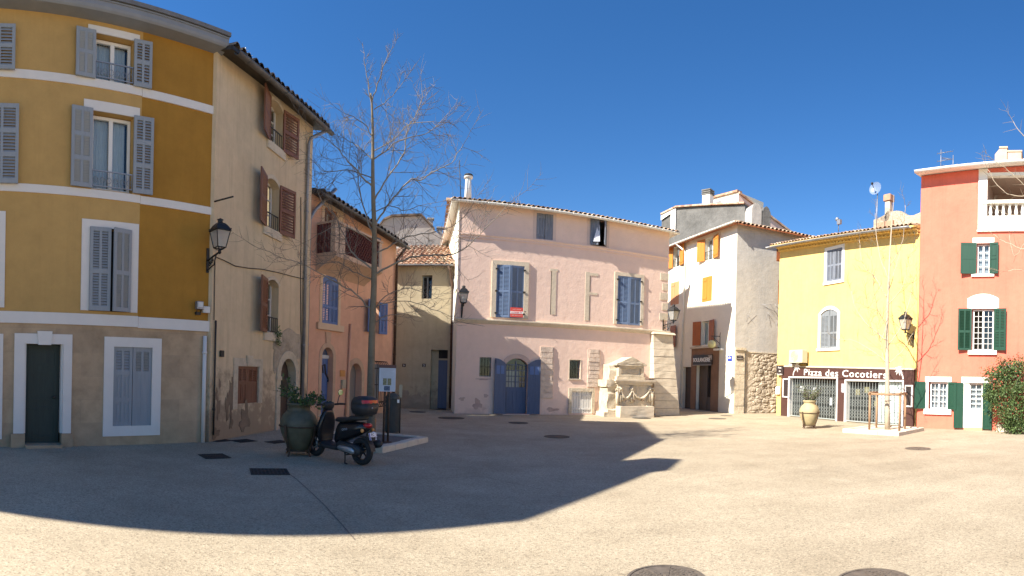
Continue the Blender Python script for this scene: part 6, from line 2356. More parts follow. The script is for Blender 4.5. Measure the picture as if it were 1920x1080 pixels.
def yagi(name, F_, px, pyb, pyt, y, lean, lab, mat, K_):
    u, zb = K_.uz(px, pyb)
    zt = K_.Z(px, pyt)
    mb = MB().tube([(u, y, zb - .4), (u, y, zt + .05)], .016, 5)
    for kk, dz in enumerate((0, -.32)):
        a = Vector((u - .15, y, zt + dz - .1))
        b = Vector((u + lean, y + .2, zt + dz + .05))
        mb.tube([a, b], .011, 4)
        for i in range(7):
            c = a + (b - a) * (i / 6)
            mb.tube([c + Vector((.05, -.16, -.03)), c + Vector((-.05, .16, .03))], .006, 4)
    return mesh_thing(name, mb, mat, lab, 'aerial', F=F_)


yagi('tv_aerial', F, 1764, 307, 283, .8, .45, 'taller television aerial on the coral red roof, nearest the yellow house', M['zinc'], K)
yagi('tv_aerial', F, 1787, 305, 293, .8, -.5, 'shorter television aerial nearer the chimneys of the coral red house', M['zinc'], K)
K = FC.off(-1.4)
yagi('tv_aerial', FC, 460, 108, 92, 1.4, .9, 'pale television aerial on the cream house roof against the sky', M['whitemetal'], K)

# ================================================================== WALL LANTERNS
def lantern(anchor, out, arm, size, label, zl):
    """iron bracket fixed at the world point anchor, arm of the given length along out, lantern foot at height zl"""
    a = Vector(anchor)
    rz = atan2(out.y, out.x)
    o = thing('wall_lantern', a, rz, label, 'street lamp', 'iron wall lanterns')
    W = FRAME[o.name]
    s = size
    h0 = zl - a.z
    mb = MB()
    mb.box(0, .025, -.03, .03, -.40 * s, .22 * s)
    mb.tube([(.02, 0, h0 - .16 * s), (arm * .5, 0, h0 - .10 * s), (arm, 0, h0 - .05 * s)], .022, 6)
    mb.tube([(.02, 0, -.34 * s), (arm * .35, 0, -.28 * s), (arm * .55, 0, h0 - .32 * s), (arm * .72, 0, h0 - .10 * s)], .016, 5)
    for (cx, cz, r) in ((arm * .22, h0 - .26 * s, .075 * s), (arm * .42, h0 - .21 * s, .06 * s), (arm * .2, -.14 * s + (h0 - .26 * s) * .3, .05 * s)):
        mb.tube([(cx + r * (1 - t / 26) * cos(t * .5), 0, cz + r * (1 - t / 26) * sin(t * .5)) for t in range(20)], .010, 4)
    mb.tube([(arm, 0, h0 - .08 * s), (arm, 0, h0 + .02)], [.04, .03], 8)
    mb.ball((arm, 0, h0 - .06 * s), .045 * s, 7)
    add('bracket', mb, M['black'], o, W)
    w0, w1, hh = .11 * s, .185 * s, .40 * s
    zb, zt = h0 + .05 * s, h0 + .05 * s + hh
    fr = MB()
    cs0 = [(-w0, -w0), (w0, -w0), (w0, w0), (-w0, w0)]
    cs1 = [(-w1, -w1), (w1, -w1), (w1, w1), (-w1, w1)]
    for (x0, y0), (x1, y1) in zip(cs0, cs1):
        fr.tube([(arm + x0, y0, zb), (arm + x1, y1, zt)], .012 * s, 4)
    for cs, z in ((cs0, zb), (cs1, zt)):
        for k in range(4):
            p, q = cs[k], cs[(k + 1) % 4]
            fr.tube([(arm + p[0], p[1], z), (arm + q[0], q[1], z)], .013 * s, 4)
    for x0, y0 in cs0:
        fr.tube([(arm + x0, y0, zb), (arm + x0 * .4, y0 * .4, h0 + .0), (arm, 0, h0 - .02)], .010 * s, 4)
    fo_ = add('lantern_frame', fr, M['black'], o, W)
    g = MB()
    for k in range(4):
        p, q, r_, s_ = cs0[k], cs0[(k + 1) % 4], cs1[(k + 1) % 4], cs1[k]
        g.add([(arm + p[0] * .97, p[1] * .97, zb), (arm + q[0] * .97, q[1] * .97, zb), (arm + r_[0] * .97, r_[1] * .97, zt), (arm + s_[0] * .97, s_[1] * .97, zt)], [(0, 1, 2, 3)])
    add('glass', g, M['lanternglass'], fo_, W)
    b = MB().lathe([(.02, zb), (.045 * s, zb + .06 * s), (.05 * s, zb + .2 * s), (.03 * s, zb + .27 * s)], (arm, 0, 0), 10)
    add('bulb', b, M['lampglass'], fo_, W)
    c = MB()
    vs = []
    for ww, z in ((w1 * 1.12, zt), (w1 * 1.06, zt + .04 * s), (w1 * .72, zt + .14 * s), (w1 * .45, zt + .19 * s)):
        vs += [(arm - ww, -ww, z), (arm + ww, -ww, z), (arm + ww, ww, z), (arm - ww, ww, z)]
    fs = [(0, 1, 2, 3), (15, 14, 13, 12)]
    for i in range(3):
        for k in range(4):
            l = (k + 1) % 4
            fs.append((4 * i + k, 4 * i + l, 4 * i + 4 + l, 4 * i + 4 + k))
    c.add(vs, fs)
    for x in (-1, 1):
        for y in (-1, 1):
            c.ball((arm + x * w1 * 1.06, y * w1 * 1.06, zt + .05 * s), .018 * s, 5)
    cp = add('cap', c, M['black'], o, W)
    f = MB().lathe([(.05 * s, 0), (.075 * s, .03 * s), (.05 * s, .05 * s), (.085 * s, .085 * s), (.04 * s, .11 * s), (.012, .125 * s)], (arm, 0, zt + .19 * s), 10)
    add('finial', f, M['black'], cp, W)
    return o


p = FO.world(FO.U(389, 486), 0, FO.Z(389, 482))
lantern(p, FO.n, .56, .88, 'black iron lantern on a scroll bracket at the corner of the ochre and cream houses', FO.off(.58).Z(413, 468))
n_ = (FP_.n - FP_.u * .0).normalized()
p = FP_.world(FP_.U(860.5, 580) + .12, 0, FP_.Z(861, 580))
lantern(p, n_, .62, 1.0, 'black iron lantern in shade on the pink house corner next to the buff house', FP_.off(.6).Z(869, 570))
p = FP_.world(FP_.U(1245, 605) - .05, 0, FP_.Z(1245, 608))
lantern(p, (FP_.n + FP_.u * .35).normalized(), .66, 1.05, 'sunlit iron lantern above the stone buttress on the alley corner of the pink house', FP_.off(.6).Z(1258, 602))
p = FY.world(FY.U(1713, 630), 0, FY.Z(1713, 632))
lantern(p, FY.n, .55, 1.0, 'iron lantern on the yellow house wall beside the coral red house', FY.off(.55).Z(1702, 620))

# ================================================================== PLANTED JARS
JAR = [(.17, .0), (.20, .02), (.27, .16), (.345, .34), (.375, .48), (.365, .58), (.325, .68), (.25, .76), (.215, .785), (.215, .86), (.245, .875), (.25, .92), (.225, .93), (.20, .90), (.19, .80)]


def jar(loc, label, mat, seed, rz=0.0):
    o = thing('clay_jar', loc, rz, label, 'planter jar', 'big clay jars on iron stands')
    W = FRAME[o.name]
    mb = MB().lathe([(r, z + .10) for r, z in JAR], n=32, caps=False)
    mb.lathe([(.001, .11), (.17, .10)], n=32, caps=False)
    add('jar', mb, mat, o, W)
    st = MB()
    st.tube([(.385 * cos(2 * pi * i / 28), .385 * sin(2 * pi * i / 28), .575) for i in range(29)], .014, 5)
    st.tube([(.235 * cos(2 * pi * i / 28), .235 * sin(2 * pi * i / 28), .105) for i in range(29)], .014, 5)
    s_ = add('iron_stand', st, M['rust'], o, W)
    for k in range(4):
        a = pi / 4 + k * pi / 2 + .2
        lg = MB()
        prof = [(.40, .62), (.395, .5), (.37, .36), (.30, .20), (.26, .10), (.27, .04), (.30, .0)]
        c, s = cos(a), sin(a)
        for (r0, z0), (r1, z1) in zip(prof, prof[1:]):
            t = .022
            vs = []
            for r, z in ((r0, z0), (r1, z1)):
                for dr, dt in ((-.004, -t), (.010, -t), (.010, t), (-.004, t)):
                    vs.append(((r + dr) * c - dt * s, (r + dr) * s + dt * c, z))
            lg.add(vs, [(0, 1, 2, 3), (7, 6, 5, 4), (0, 4, 5, 1), (1, 5, 6, 2), (2, 6, 7, 3), (3, 7, 4, 0)])
        add('leg', lg, M['rust'], s_, W)
    so = MB().lathe([(.001, .955), (.20, .95)], n=20, caps=False)
    add('soil', so, M['soil'], o, W)
    return o


def leaf_quad(mb, p, d, up, l, w):
    s = d.cross(up)
    if s.length < 1e-4:
        s = d.cross(Vector((1, 0, 0)))
    s.normalize()
    n = s.cross(d)
    mb.add([p, p + d * l * .5 - s * w + n * l * .06, p + d * l, p + d * l * .5 + s * w + n * l * .06], [(0, 1, 2, 3)])


def rdir(r):
    v = Vector((r.gauss(0, 1), r.gauss(0, 1), r.gauss(0, 1)))
    return v.normalized() if v.length else Vector((0, 0, 1))


def shrub(base, label, n_st, height, spread, lean, leaves, mat, seed, lsize=.04, bare=0):
    r = random.Random(seed)
    o = thing('potted_shrub', base, 0, label, 'shrub')
    st, lf = MB(), MB()
    for i in range(n_st):
        a = r.uniform(0, 2 * pi)
        d = Vector((cos(a) * spread + lean.x, sin(a) * spread + lean.y, 1)).normalized()
        p = Vector((cos(a) * .08, sin(a) * .08, -.02))
        pts = [p.copy()]
        L = height * r.uniform(.5, 1.1)
        for k in range(5):
            d = (d + rdir(r) * .22 + Vector((0, 0, -.10 * k * spread))).normalized()
            p = p + d * L / 5
            pts.append(p.copy())
        st.tube(pts, [.008 - .001 * k for k in range(6)], 4)
        if i < bare:
            continue
        for k in range(leaves):
            q = pts[r.randint(1, 5)] + rdir(r) * .06
            leaf_quad(lf, q, (rdir(r) + Vector((0, 0, .3))).normalized(), rdir(r), lsize * r.uniform(.7, 1.4), lsize * .28)
    add('stem', st, M['twig'], o, Matrix.Translation(base))
    add('foliage', lf, mat, o, Matrix.Translation(base))
    return o


jl = ground(559, 853)
jar(jl, 'dark green clay jar on an iron stand in the shade beside the parked scooter', M['terracotta'], 1, .3)
shrub(jl + Vector((0, 0, .95)), 'straggly shrub with drooping leaves growing in the shaded green jar', 26, .62, .85, Vector((.45, .1, 0)), 26, M['leaf'], 3, .075, 5)
jr = ground(1517, 803)
jar(jr, 'sandy clay jar on an iron stand in the sun in front of the pizzeria', M['terracotta2'], 2, .9)
shrub(jr + Vector((0, 0, .95)), 'thin grey-green shrub growing in the sunlit sandy jar', 42, .70, .40, Vector((0, 0, 0)), 16, M['leaf2'], 4, .06)

# ================================================================== TREE PLOTS
def plot(corner, uu, vv, L, W, label, matin, name='tree_plot'):
    o = thing(name, (corner.x, corner.y, 0), atan2(uu.y, uu.x), label, 'tree plot', 'raised kerbed tree plots')
    Mx = FRAME[o.name]
    t, hgt = .20, .13
    mb = MB()
    r = random.Random(int(abs(corner.x) * 100))
    for (x0, x1, y0, y1, along) in ((0, L, 0, t, 0), (0, L, W - t, W, 0), (0, t, t, W - t, 1), (L - t, L, t, W - t, 1)):
        ln = (x1 - x0) if not along else (y1 - y0)
        n = max(2, round(ln / .55))
        for i in range(n):
            a, b = i / n, (i + 1) / n
            dz = r.uniform(-.006, .006)
            if not along:
                mb.cbox(x0 + ln * a + .004, x0 + ln * b - .004, y0, y1, 0, hgt + dz, .012)
            else:
                mb.cbox(x0, x1, y0 + ln * a + .004, y0 + ln * b - .004, 0, hgt + dz, .012)
    add('kerb', mb, M['kerb'], o, Mx)
    mb = MB().box(t, L - t, t, W - t, 0, hgt - .025)
    add('bed', mb, matin, o, Mx)
    return o


cF, cR = ground(717, 850), ground(803, 829)
uu = (cR - cF)
Lp = hypot(uu.x, uu.y)
uu.normalize()
vv = Vector((-uu.y, uu.x, 0))
plot(cF, uu, vv, Lp, 2.35, 'raised tree plot with pale kerbs and grey gravel behind the scooter', M['kerb_grey'])
bF, bR = ground(1685, 818), ground(1733, 808)
u2 = (bR - bF)
L2_ = hypot(u2.x, u2.y)
u2.normalize()
plot(bF, u2, None, L2_, 2.1, 'bright sunlit tree plot paved in pale stone before the pizzeria', M['kerb'])

# ================================================================== BARE TREES
class Tree:
    def __init__(s, seed):
        s.r = random.Random(seed)
        s.big, s.tw = MB(), MB()

    def grow(s, p, d, L, r, lvl, up=.12, leafbud=False):
        r_ = s.r
        n = 5 if lvl > 0 else 3
        pts, rad = [p.copy()], [r]
        dd = d.normalized()
        for k in range(n):
            dd = (dd + rdir(r_) * (.20 if lvl > 0 else .26) + Vector((0, 0, up))).normalized()
            p = p + dd * (L / n)
            pts.append(p.copy())
            rad.append(r * (1 - .62 * (k + 1) / n))
        s.tw.tube(pts, rad, 5 if r > .012 else 3, caps=False)
        if lvl > 0:
            m = 6
            for k in range(m):
                t = .2 + .8 * (k + r_.random()) / m
                i = min(n - 1, int(t * n))
                q = pts[i].lerp(pts[i + 1], t * n - i)
                base = (pts[i + 1] - pts[i]).normalized()
                side = base.cross(rdir(r_)).normalized()
                nd = (base * r_.uniform(.5, .9) + side * r_.uniform(.6, 1.0))
                s.grow(q, nd, L * r_.uniform(.38, .62), max(.0045, rad[i] * .6), lvl - 1, up)

    def limb(s, pts, r0, r1, twl=.9, dens=3.0, lvl=1, up=.10, start=.15):
        """a main limb through given world points, with twigs along it"""
        P = [Vector(p) for p in pts]
        # smooth resample
        fine = []
        for i in range(len(P) - 1):
            a, b, c, d = P[max(0, i - 1)], P[i], P[i + 1], P[min(len(P) - 1, i + 2)]
            for k in range(4):
                t = k / 4
                fine.append(.5 * ((2 * b) + (c - a) * t + (2 * a - 5 * b + 4 * c - d) * t * t + (3 * b - a - 3 * c + d) * t ** 3))
        fine.append(P[-1])
        n = len(fine)
        jit = [f + rdir(s.r) * (.02 if 0 < i < n - 1 else 0) for i, f in enumerate(fine)]
        rad = [r0 + (r1 - r0) * (i / (n - 1)) ** .8 for i in range(n)]
        s.big.tube(jit, rad, 7, caps=True)
        seg = sum((b - a).length for a, b in zip(fine, fine[1:]))
        m = int(seg * dens)
        for k in range(m):
            t = start + (1 - start) * (k + s.r.random()) / m
            i = min(n - 2, int(t * (n - 1)))
            q = jit[i].lerp(jit[i + 1], min(1, t * (n - 1) - i))
            base = (fine[i + 1] - fine[i]).normalized()
            side = base.cross(rdir(s.r)).normalized()
            nd = base * s.r.uniform(.35, .8) + side * s.r.uniform(.6, 1)
            s.grow(q, nd, twl * s.r.uniform(.5, 1.2) * (1.1 - .4 * t), max(.0055, min(.013, rad[i] * .55)), lvl, up)
        s.grow(jit[-1], fine[-1] - fine[-2], twl, max(.006, r1), 1, up)


def px_limb(pts, d0, slope):
    """pixel polyline -> world points, drifting in depth as it leaves the trunk"""
    x0, y0 = pts[0]
    out = []
    for x, y in pts:
        k = hypot(x - x0, y - y0) / 100
        out.append(at(x, y, d0 + slope * k))
    return out


DT = 12.25
T = Tree(11)
tr = MB()
tp = [(696, 812), (696, 780), (695, 740), (696, 690), (697, 640), (699, 590), (701, 540), (702, 480), (702, 430), (700, 380), (699, 330), (699, 290), (699, 245), (697, 190), (695, 175)]
trr = [.115, .100, .090, .084, .080, .076, .070, .063, .056, .050, .043, .037, .031, .024, .018]
base_t = at(696, 812, DT)
base_t.z = .10
pts = [base_t] + [at(x, y, DT) for x, y in tp[1:]]
tr.tube(pts, trr, 12)
for d in ((698, 188), (712, 146), (724, 112), (738, 88)), ((698, 215), (693, 170), (687, 138), (683, 108)):
    T.limb(px_limb(d, DT, -.1), .016, .006, .32, 6, 1, .12)
limbs = [
    (((702, 205), (729, 186), (753, 158)), .3, .018, .5, 3.5),
    (((700, 262), (681, 230), (644, 212)), -.3, .022, .6, 4),
    (((698, 302), (722, 284), (754, 261), (800, 251), (837, 216)), .35, .028, .7, 3.5),
    (((703, 425), (718, 398), (738, 371), (771, 337), (787, 338), (819, 319), (845, 306), (868, 272)), -.25, .034, .75, 3.2),
    (((702, 375), (728, 329), (758, 287), (763, 244), (787, 202), (791, 170)), .3, .030, .7, 3.2),
    (((698, 350), (670, 322), (647, 296), (625, 272), (590, 243)), -.3, .030, .75, 3.6),
    (((700, 440), (683, 395), (672, 345), (673, 318), (680, 285), (697, 258)), .4, .028, .6, 3),
    (((700, 515), (737, 495), (781, 480), (826, 478), (855, 476), (885, 454), (915, 425), (958, 378)), -.2, .036, .8, 2.8),
    (((702, 478), (737, 458), (767, 443), (815, 435), (855, 421), (884, 388)), .25, .030, .8, 3),
    (((697, 580), (687, 573), (663, 547), (633, 532), (574, 498), (537, 486), (498, 470)), -.25, .034, .8, 2.8),
    (((700, 505), (663, 476), (648, 447), (626, 402), (602, 376), (590, 330)), .3, .032, .8, 3),
    (((698, 606), (722, 594), (762, 586)), -.2, .022, .5, 2.5),
    (((701, 580), (730, 550), (767, 541), (798, 550)), .5, .020, .6, 3),
    (((702, 575), (741, 565), (781, 569), (835, 589)), -.5, .018, .6, 3),
    (((699, 525), (663, 509), (633, 491), (592, 496)), .5, .022, .7, 3),
    (((700, 400), (730, 385), (760, 395), (790, 385)), -.6, .018, .7, 3),
    (((700, 335), (650, 318), (610, 322), (585, 300)), .7, .020, .8, 3.4),
    (((699, 285), (735, 262), (770, 232), (812, 228)), -.6, .018, .7, 3.4),
    (((700, 455), (660, 430), (630, 425), (595, 440)), -.7, .020, .8, 3),
    (((698, 300), (668, 272), (640, 258)), .7, .016, .6, 3.5),
]
for pts_, sl, r0, tw, dn in limbs:
    T.limb(px_limb(pts_, DT, sl), r0 * .72, .006, tw * 1.2, dn * 2.3, 1, .05)
to = thing('bare_plane_tree', base_t, 0, 'tall leafless plane tree rising from the gravel plot behind the scooter', 'tree')
add('trunk', tr, stone('mossy_bark', (.20, .165, .115), .35, 7, .5, .02), to)
bo = add('limb', T.big, M['bark'], to)
add('crown', T.tw, M['twig'], to)

DT2 = 18.1
T = Tree(23)
tr = MB()
tp = [(1664, 803), (1664, 770), (1664, 700), (1663, 640), (1664, 580), (1667, 520), (1669, 470), (1672, 420), (1675, 385), (1676, 365)]
trr = [.105, .09, .078, .066, .054, .040, .029, .019, .010, .005]
b2 = at(1664, 803, DT2)
b2.z = .1
tr.tube([b2] + [at(x, y, DT2) for x, y in tp[1:]], trr, 10)
for pts_, sl, r0 in (
        (((1664, 560), (1640, 520), (1618, 495), (1611, 450)), .4, .022), (((1664, 575), (1690, 540), (1703, 505), (1712, 465)), -.3, .018),
        (((1664, 615), (1644, 575), (1638, 530), (1634, 480)), -.5, .018), (((1664, 640), (1630, 612), (1605, 580), (1594, 540)), .5, .020),
        (((1664, 650), (1690, 610), (1706, 560), (1717, 520)), .6, .018), (((1663, 682), (1640, 660), (1600, 638), (1575, 637)), .2, .016),
        (((1665, 682), (1690, 660), (1712, 625)), .3, .014), (((1666, 525), (1650, 480), (1643, 440), (1641, 400)), .4, .016),
        (((1668, 500), (1690, 460), (1695, 420), (1697, 385)), -.4, .016), (((1666, 600), (1650, 640), (1632, 600), (1625, 560)), -.6, .014),
        (((1666, 545), (1680, 500), (1688, 470)), .8, .012), (((1664, 700), (1650, 640), (1646, 590)), .3, .014)):
    T.limb(px_limb(pts_, DT2, sl * 1.6), r0 * 1.1, .008, .6, 3.0, 1, .16)
to = thing('young_bare_tree', b2, 0, 'slender young leafless tree inside a timber guard before the pizzeria', 'tree')
add('trunk', tr, M['bark_pale'], to)
add('limb', T.big, M['bark_pale'], to)
add('crown', T.tw, M['twig_pale'], to)

# tree just beyond the frame whose twigs reach into the picture
DT3 = 11.5
T = Tree(31)
tr = MB()
b3 = at(1990, 815, DT3)
b3.z = 0
tr.tube([b3] + [at(1990 + dx, y, DT3) for dx, y in ((0, 760), (2, 650), (5, 560), (3, 480), (6, 400), (9, 320), (8, 240))], [.14, .125, .11, .10, .085, .07, .05, .03], 10)
for pts_, sl, r0 in (
        (((1992, 470), (1950, 475), (1915, 465), (1880, 452), (1862, 440)), .2, .022),
        (((1992, 500), (1945, 520), (1915, 505), (1890, 508)), -.3, .018),
        (((1994, 420), (1955, 372), (1915, 368), (1880, 357), (1852, 318)), .1, .022),
        (((1994, 400), (1950, 355), (1920, 345), (1890, 320), (1870, 305)), -.3, .018),
        (((1996, 360), (1960, 290), (1925, 262), (1900, 228)), .0, .018),
        (((1994, 440), (1950, 420), (1910, 405), (1872, 395), (1848, 372)), .35, .016),
        (((1994, 470), (1940, 440), (1902, 480), (1893, 440)), .5, .014)):
    T.limb(px_limb(pts_, DT3, sl), r0 * .62, .005, .4, 4.5, 0, .06, .3)
to = thing('bare_tree_beyond', b3, 0, 'leafless tree whose pale twigs reach in front of the coral red house loggia', 'tree')
add('trunk', tr, M['bark_pale'], to)
add('limb', T.big, M['bark_pale'], to)
add('crown', T.tw, M['twig_pale'], to)

# timber guard round the young tree
go = thing('tree_guard', b2, 0, 'square timber guard of four posts and top rails round the young tree', 'tree guard')
g = .52
ax = atan2(u2.y, u2.x) + .22
Wg = Matrix.Translation((b2.x, b2.y, 0)) @ Matrix.Rotation(ax, 4, 'Z')
for sx in (-1, 1):
    for sy in (-1, 1):
        mb = MB().tube([(sx * g, sy * g, .1), (sx * g, sy * g, 1.30)], .038, 9)
        add('post', mb, M['post'], go, Wg)
for sx, sy in ((-1, 0), (1, 0), (0, -1), (0, 1)):
    a, b = ((sx * g, -g - .06, 1.33), (sx * g, g + .06, 1.33)) if sx else ((-g - .06, sy * g, 1.375), (g + .06, sy * g, 1.375))
    add('rail', MB().tube([a, b], .034, 8), M['post'], go, Wg)
mb = MB()
for sx in (-1, 1):
    mb.tube([(sx * g, 0, 1.1), (sx * .08, .05, 1.1), (sx * .08, -.05, 1.1), (sx * g, -.02, 1.1)], .01, 4)
add('tie_strap', mb, M['black'], go, Wg)

# ================================================================== BUSH ON THE RED HOUSE
r = random.Random(77)
bc = at(1893, 812, 18.6)
bo = thing('climbing_bush', (bc.x, bc.y, 0), 0, 'big dark green bush climbing the coral red house beside its white door', 'bush')
lf, st, lr = MB(), MB(), MB()
tocam = (Vector((-bc.x, -bc.y, 0))).normalized()
side = Vector((tocam.y, -tocam.x, 0))
if side.dot(RIGHT) < 0:
    side = -side
clumps = []
for (px, py, rad, dd) in ((1880, 705, .42, .2), (1905, 700, .5, .3), (1868, 730, .45, .1), (1895, 735, .55, .0), (1920, 730, .6, .2), (1872, 760, .42, .0), (1898, 765, .5, -.1), (1925, 765, .6, .1), (1888, 788, .38, -.15), (1912, 792, .42, -.2), (1860, 705, .26, .4), (1940, 745, .7, .2), (1935, 795, .5, -.1), (1885, 690, .3, .4), (1912, 686, .3, .4), (1858, 742, .25, .2), (1905, 803, .28, -.25)):
    clumps.append((at(px, py, 18.6 + dd), rad))
for c, rad in clumps:
    sub = [c + rdir(r) * rad * r.uniform(.35, .95) for _ in range(int(29 * rad / .45))]
    for q in sub:
        for k in range(22):
            d = rdir(r)
            p = q + d * .19 * r.random() ** .5
            if p.z < .02:
                continue
            leaf_quad(lf, p, (d + Vector((0, 0, -.25)) + tocam * .2).normalized(), rdir(r), r.uniform(.06, .11), r.uniform(.018, .03))
for (x0, y0, x1, y1) in ((1905, 806, 1895, 720), (1908, 806, 1915, 730), (1900, 806, 1875, 735), (1880, 700, 1842, 690), (1875, 712, 1834, 700), (1895, 690, 1868, 668), (1905, 690, 1890, 662), (1915, 690, 1912, 664), (1885, 690, 1858, 684), (1862, 720, 1838, 712)):
    a, b = at(x0, y0, 18.7), at(x1, y1, 19.1)
    m_ = a.lerp(b, .5) + rdir(r) * .15
    st.tube([a, m_, b], [.016, .011, .005], 4)
    if y0 < 800:
        for k in range(16):
            p = a.lerp(b, .35 + .7 * r.random()) + rdir(r) * .10
            leaf_quad(lr if r.random() < .45 else lf, p, rdir(r), rdir(r), r.uniform(.05, .09), .022)
add('stem', st, M['twig'], bo)
add('foliage', lf, M['leaf3'], bo)
add('reddish_shoot', lr, M['leaf_red'], bo)
pb_ = at(1884, 804, 19.3)
mb = MB().cbox(-.3, .35, -.2, .2, 0, .26, .02)
mesh_thing('stone_block', mb, M['limestone_plain'], 'pale stone block at the foot of the coral red wall under the bush', 'stone block', F=Matrix.Translation((pb_.x, pb_.y, 0)) @ Matrix.Rotation(atan2(FRD.u.y, FRD.u.x), 4, 'Z'))

# ================================================================== INFORMATION PANEL
ip = at(723, 826, 11.55)
ip.z = .105
fx_ = Vector((-ip.x, -ip.y, 0)).normalized()
rz = atan2(fx_.y, fx_.x) + pi / 2 + .1
io = thing('information_panel', ip, rz, 'pale information panel with two small pictures on twin brown posts in the gravel plot', 'information panel')
W = FRAME[io.name]
for s_ in (-1, 1):
    add('post', MB().tube([(s_ * .05, 0, 0), (s_ * .05, 0, 1.62)], .024, 9), M['rust'], io, W)
add('base_plate', MB().lathe([(.15, 0), (.15, .012), (.14, .015)], n=20), M['rust'], io, W)
mb = MB().cbox(-.185, .185, -.05, -.026, 1.13, 1.70, .006)
bd_ = add('board', mb, M['panel'], io, W)
mb = MB().box(-.188, .188, -.054, -.024, 1.65, 1.72)
add('header', mb, M['panelbrown'], bd_, W)
mb = MB()
for i in range(9):
    z = 1.62 - .024 * i
    mb.box(-.15, .15 - .03 * (i % 3), -.0515, -.0502, z - .005, z)
add('print', mb, plain('grey_print', (.32, .33, .36), .6), bd_, W)
for x in (-.055, .045):
    add('picture', MB().box(x - .042, x + .042, -.0525, -.0502, 1.27, 1.42), M['photo_a'], bd_, W)
add('picture', MB().box(-.07, .06, -.0525, -.0502, 1.15, 1.25), M['photo_b'], bd_, W)

# ================================================================== BIN
bp_ = ground(735, 812)
rz = rz
bo = thing('litter_bin', bp_, rz, 'dark brown litter bin standing behind the information panel', 'litter bin')
W = FRAME[bo.name]
sh = []
mb = MB()


def oval(a, b, n=24):
    return [(a * cos(2 * pi * i / n), b * sin(2 * pi * i / n)) for i in range(n)]


mb.zprism(oval(.19, .16), .02, .92)
for i in range(24):
    x, y = oval(.192, .162)[i]
    mb.box(x - .006, x + .006, y - .006, y + .006, .06, .88)
add('body', mb, M['binm'], bo, W)
mb = MB()
vs = []
for k, (f, z) in enumerate(((1.06, .93), (1.06, .98), (.9, 1.05), (.5, 1.09), (.01, 1.1))):
    vs += [(x * f, y * f, z) for x, y in oval(.19, .16)]
fs = [(24 * j + i, 24 * j + (i + 1) % 24, 24 * j + 24 + (i + 1) % 24, 24 * j + 24 + i) for j in range(4) for i in range(24)]
mb.add(vs, fs, True)
add('lid', mb, M['binm'], bo, W)
mb = MB().box(.10, .16, -.19, -.16, .84, .93)
add('sticker', mb, M['letter'], bo, W)
add('support_post', MB().tube([(.21, .03, 0), (.21, .03, 1.30)], .02, 7), M['iron'], bo, W)
add('post_plate', MB().box(.165, .255, .0, .012, .98, 1.33), M['pale'], bo, W)

# small litter left in the gravel plot
mb = MB()
q = at(700, 811, 12.0)
r = random.Random(8)
vs = []
n = 9
for j in range(6):
    for i in range(n):
        a = 2 * pi * i / n
        k = sin(pi * (j + .4) / 6.2) * (1 + r.uniform(-.25, .25))
        vs.append((.09 * k * cos(a), .08 * k * sin(a), .17 * j / 5 + r.uniform(-.015, .015)))
mb.add(vs, [(n * j + i, n * j + (i + 1) % n, n * j + n + (i + 1) % n, n * j + n + i) for j in range(5) for i in range(n)] + [tuple(range(n - 1, -1, -1)), tuple(range(5 * n, 6 * n))])
mesh_thing('litter_bag', mb, M['curtain'], 'crumpled white bag lying by the plane tree trunk', 'bag', F=Matrix.Translation((q.x, q.y, .105)))
q = at(701, 805, 12.7)
mb = MB().tube([(0, 0, 0), (.02, 0, .42)], .035, 7)
mesh_thing('timber_stub', mb, M['orangeplate'], 'short orange timber stub behind the plane tree trunk', 'post', F=Matrix.Translation((q.x, q.y, .1)))

# ================================================================== DRAINS AND COVERS
def drain(px, py, a, b, ang, label):
    c = ground(px, py)
    o = thing('drain_grate', (c.x, c.y, 0), ang, label, 'drain', 'iron drain grates in the shaded paving')
    W = FRAME[o.name]
    mb = MB()
    mb.ring(rloop(-a / 2 + .03, a / 2 - .03, -b / 2 + .03, b / 2 - .03), rloop(-a / 2, a / 2, -b / 2, b / 2), 0, .008)
    mb.v = [Vector((p.x, p.z, .004 + p.y)) for p in mb.v]
    n = 9
    for i in range(n):
        x = -a / 2 + .03 + (a - .06) * (i + .5) / n
        mb.box(x - .012, x + .012, -b / 2 + .03, b / 2 - .03, .005, .010)
    mb.box(-a / 2 + .03, a / 2 - .03, -.015, .015, .005, .011)
    add('grate', mb, M['cast_dark'], o, W)
    mb = MB().box(-a / 2 + .02, a / 2 - .02, -b / 2 + .02, b / 2 - .02, .0, .004)
    add('pit', mb, M['soil'], o, W)
    return o


drain(402, 856, .50, .50, .9, 'square iron drain grate in shade before the corner of the ochre house')
drain(505, 885, .62, .50, .55, 'larger iron drain grate nearest the camera with a paving joint running from it')
drain(412, 826, .45, .40, 1.2, 'small iron drain grate where the cream house foot meets the ochre house')
drain(457, 827, .50, .40, 1.2, 'small iron drain grate a step from the cream house foot, between two others')
drain(520, 829, .5, .35, 1.2, 'small iron drain grate close to the shaded jar')


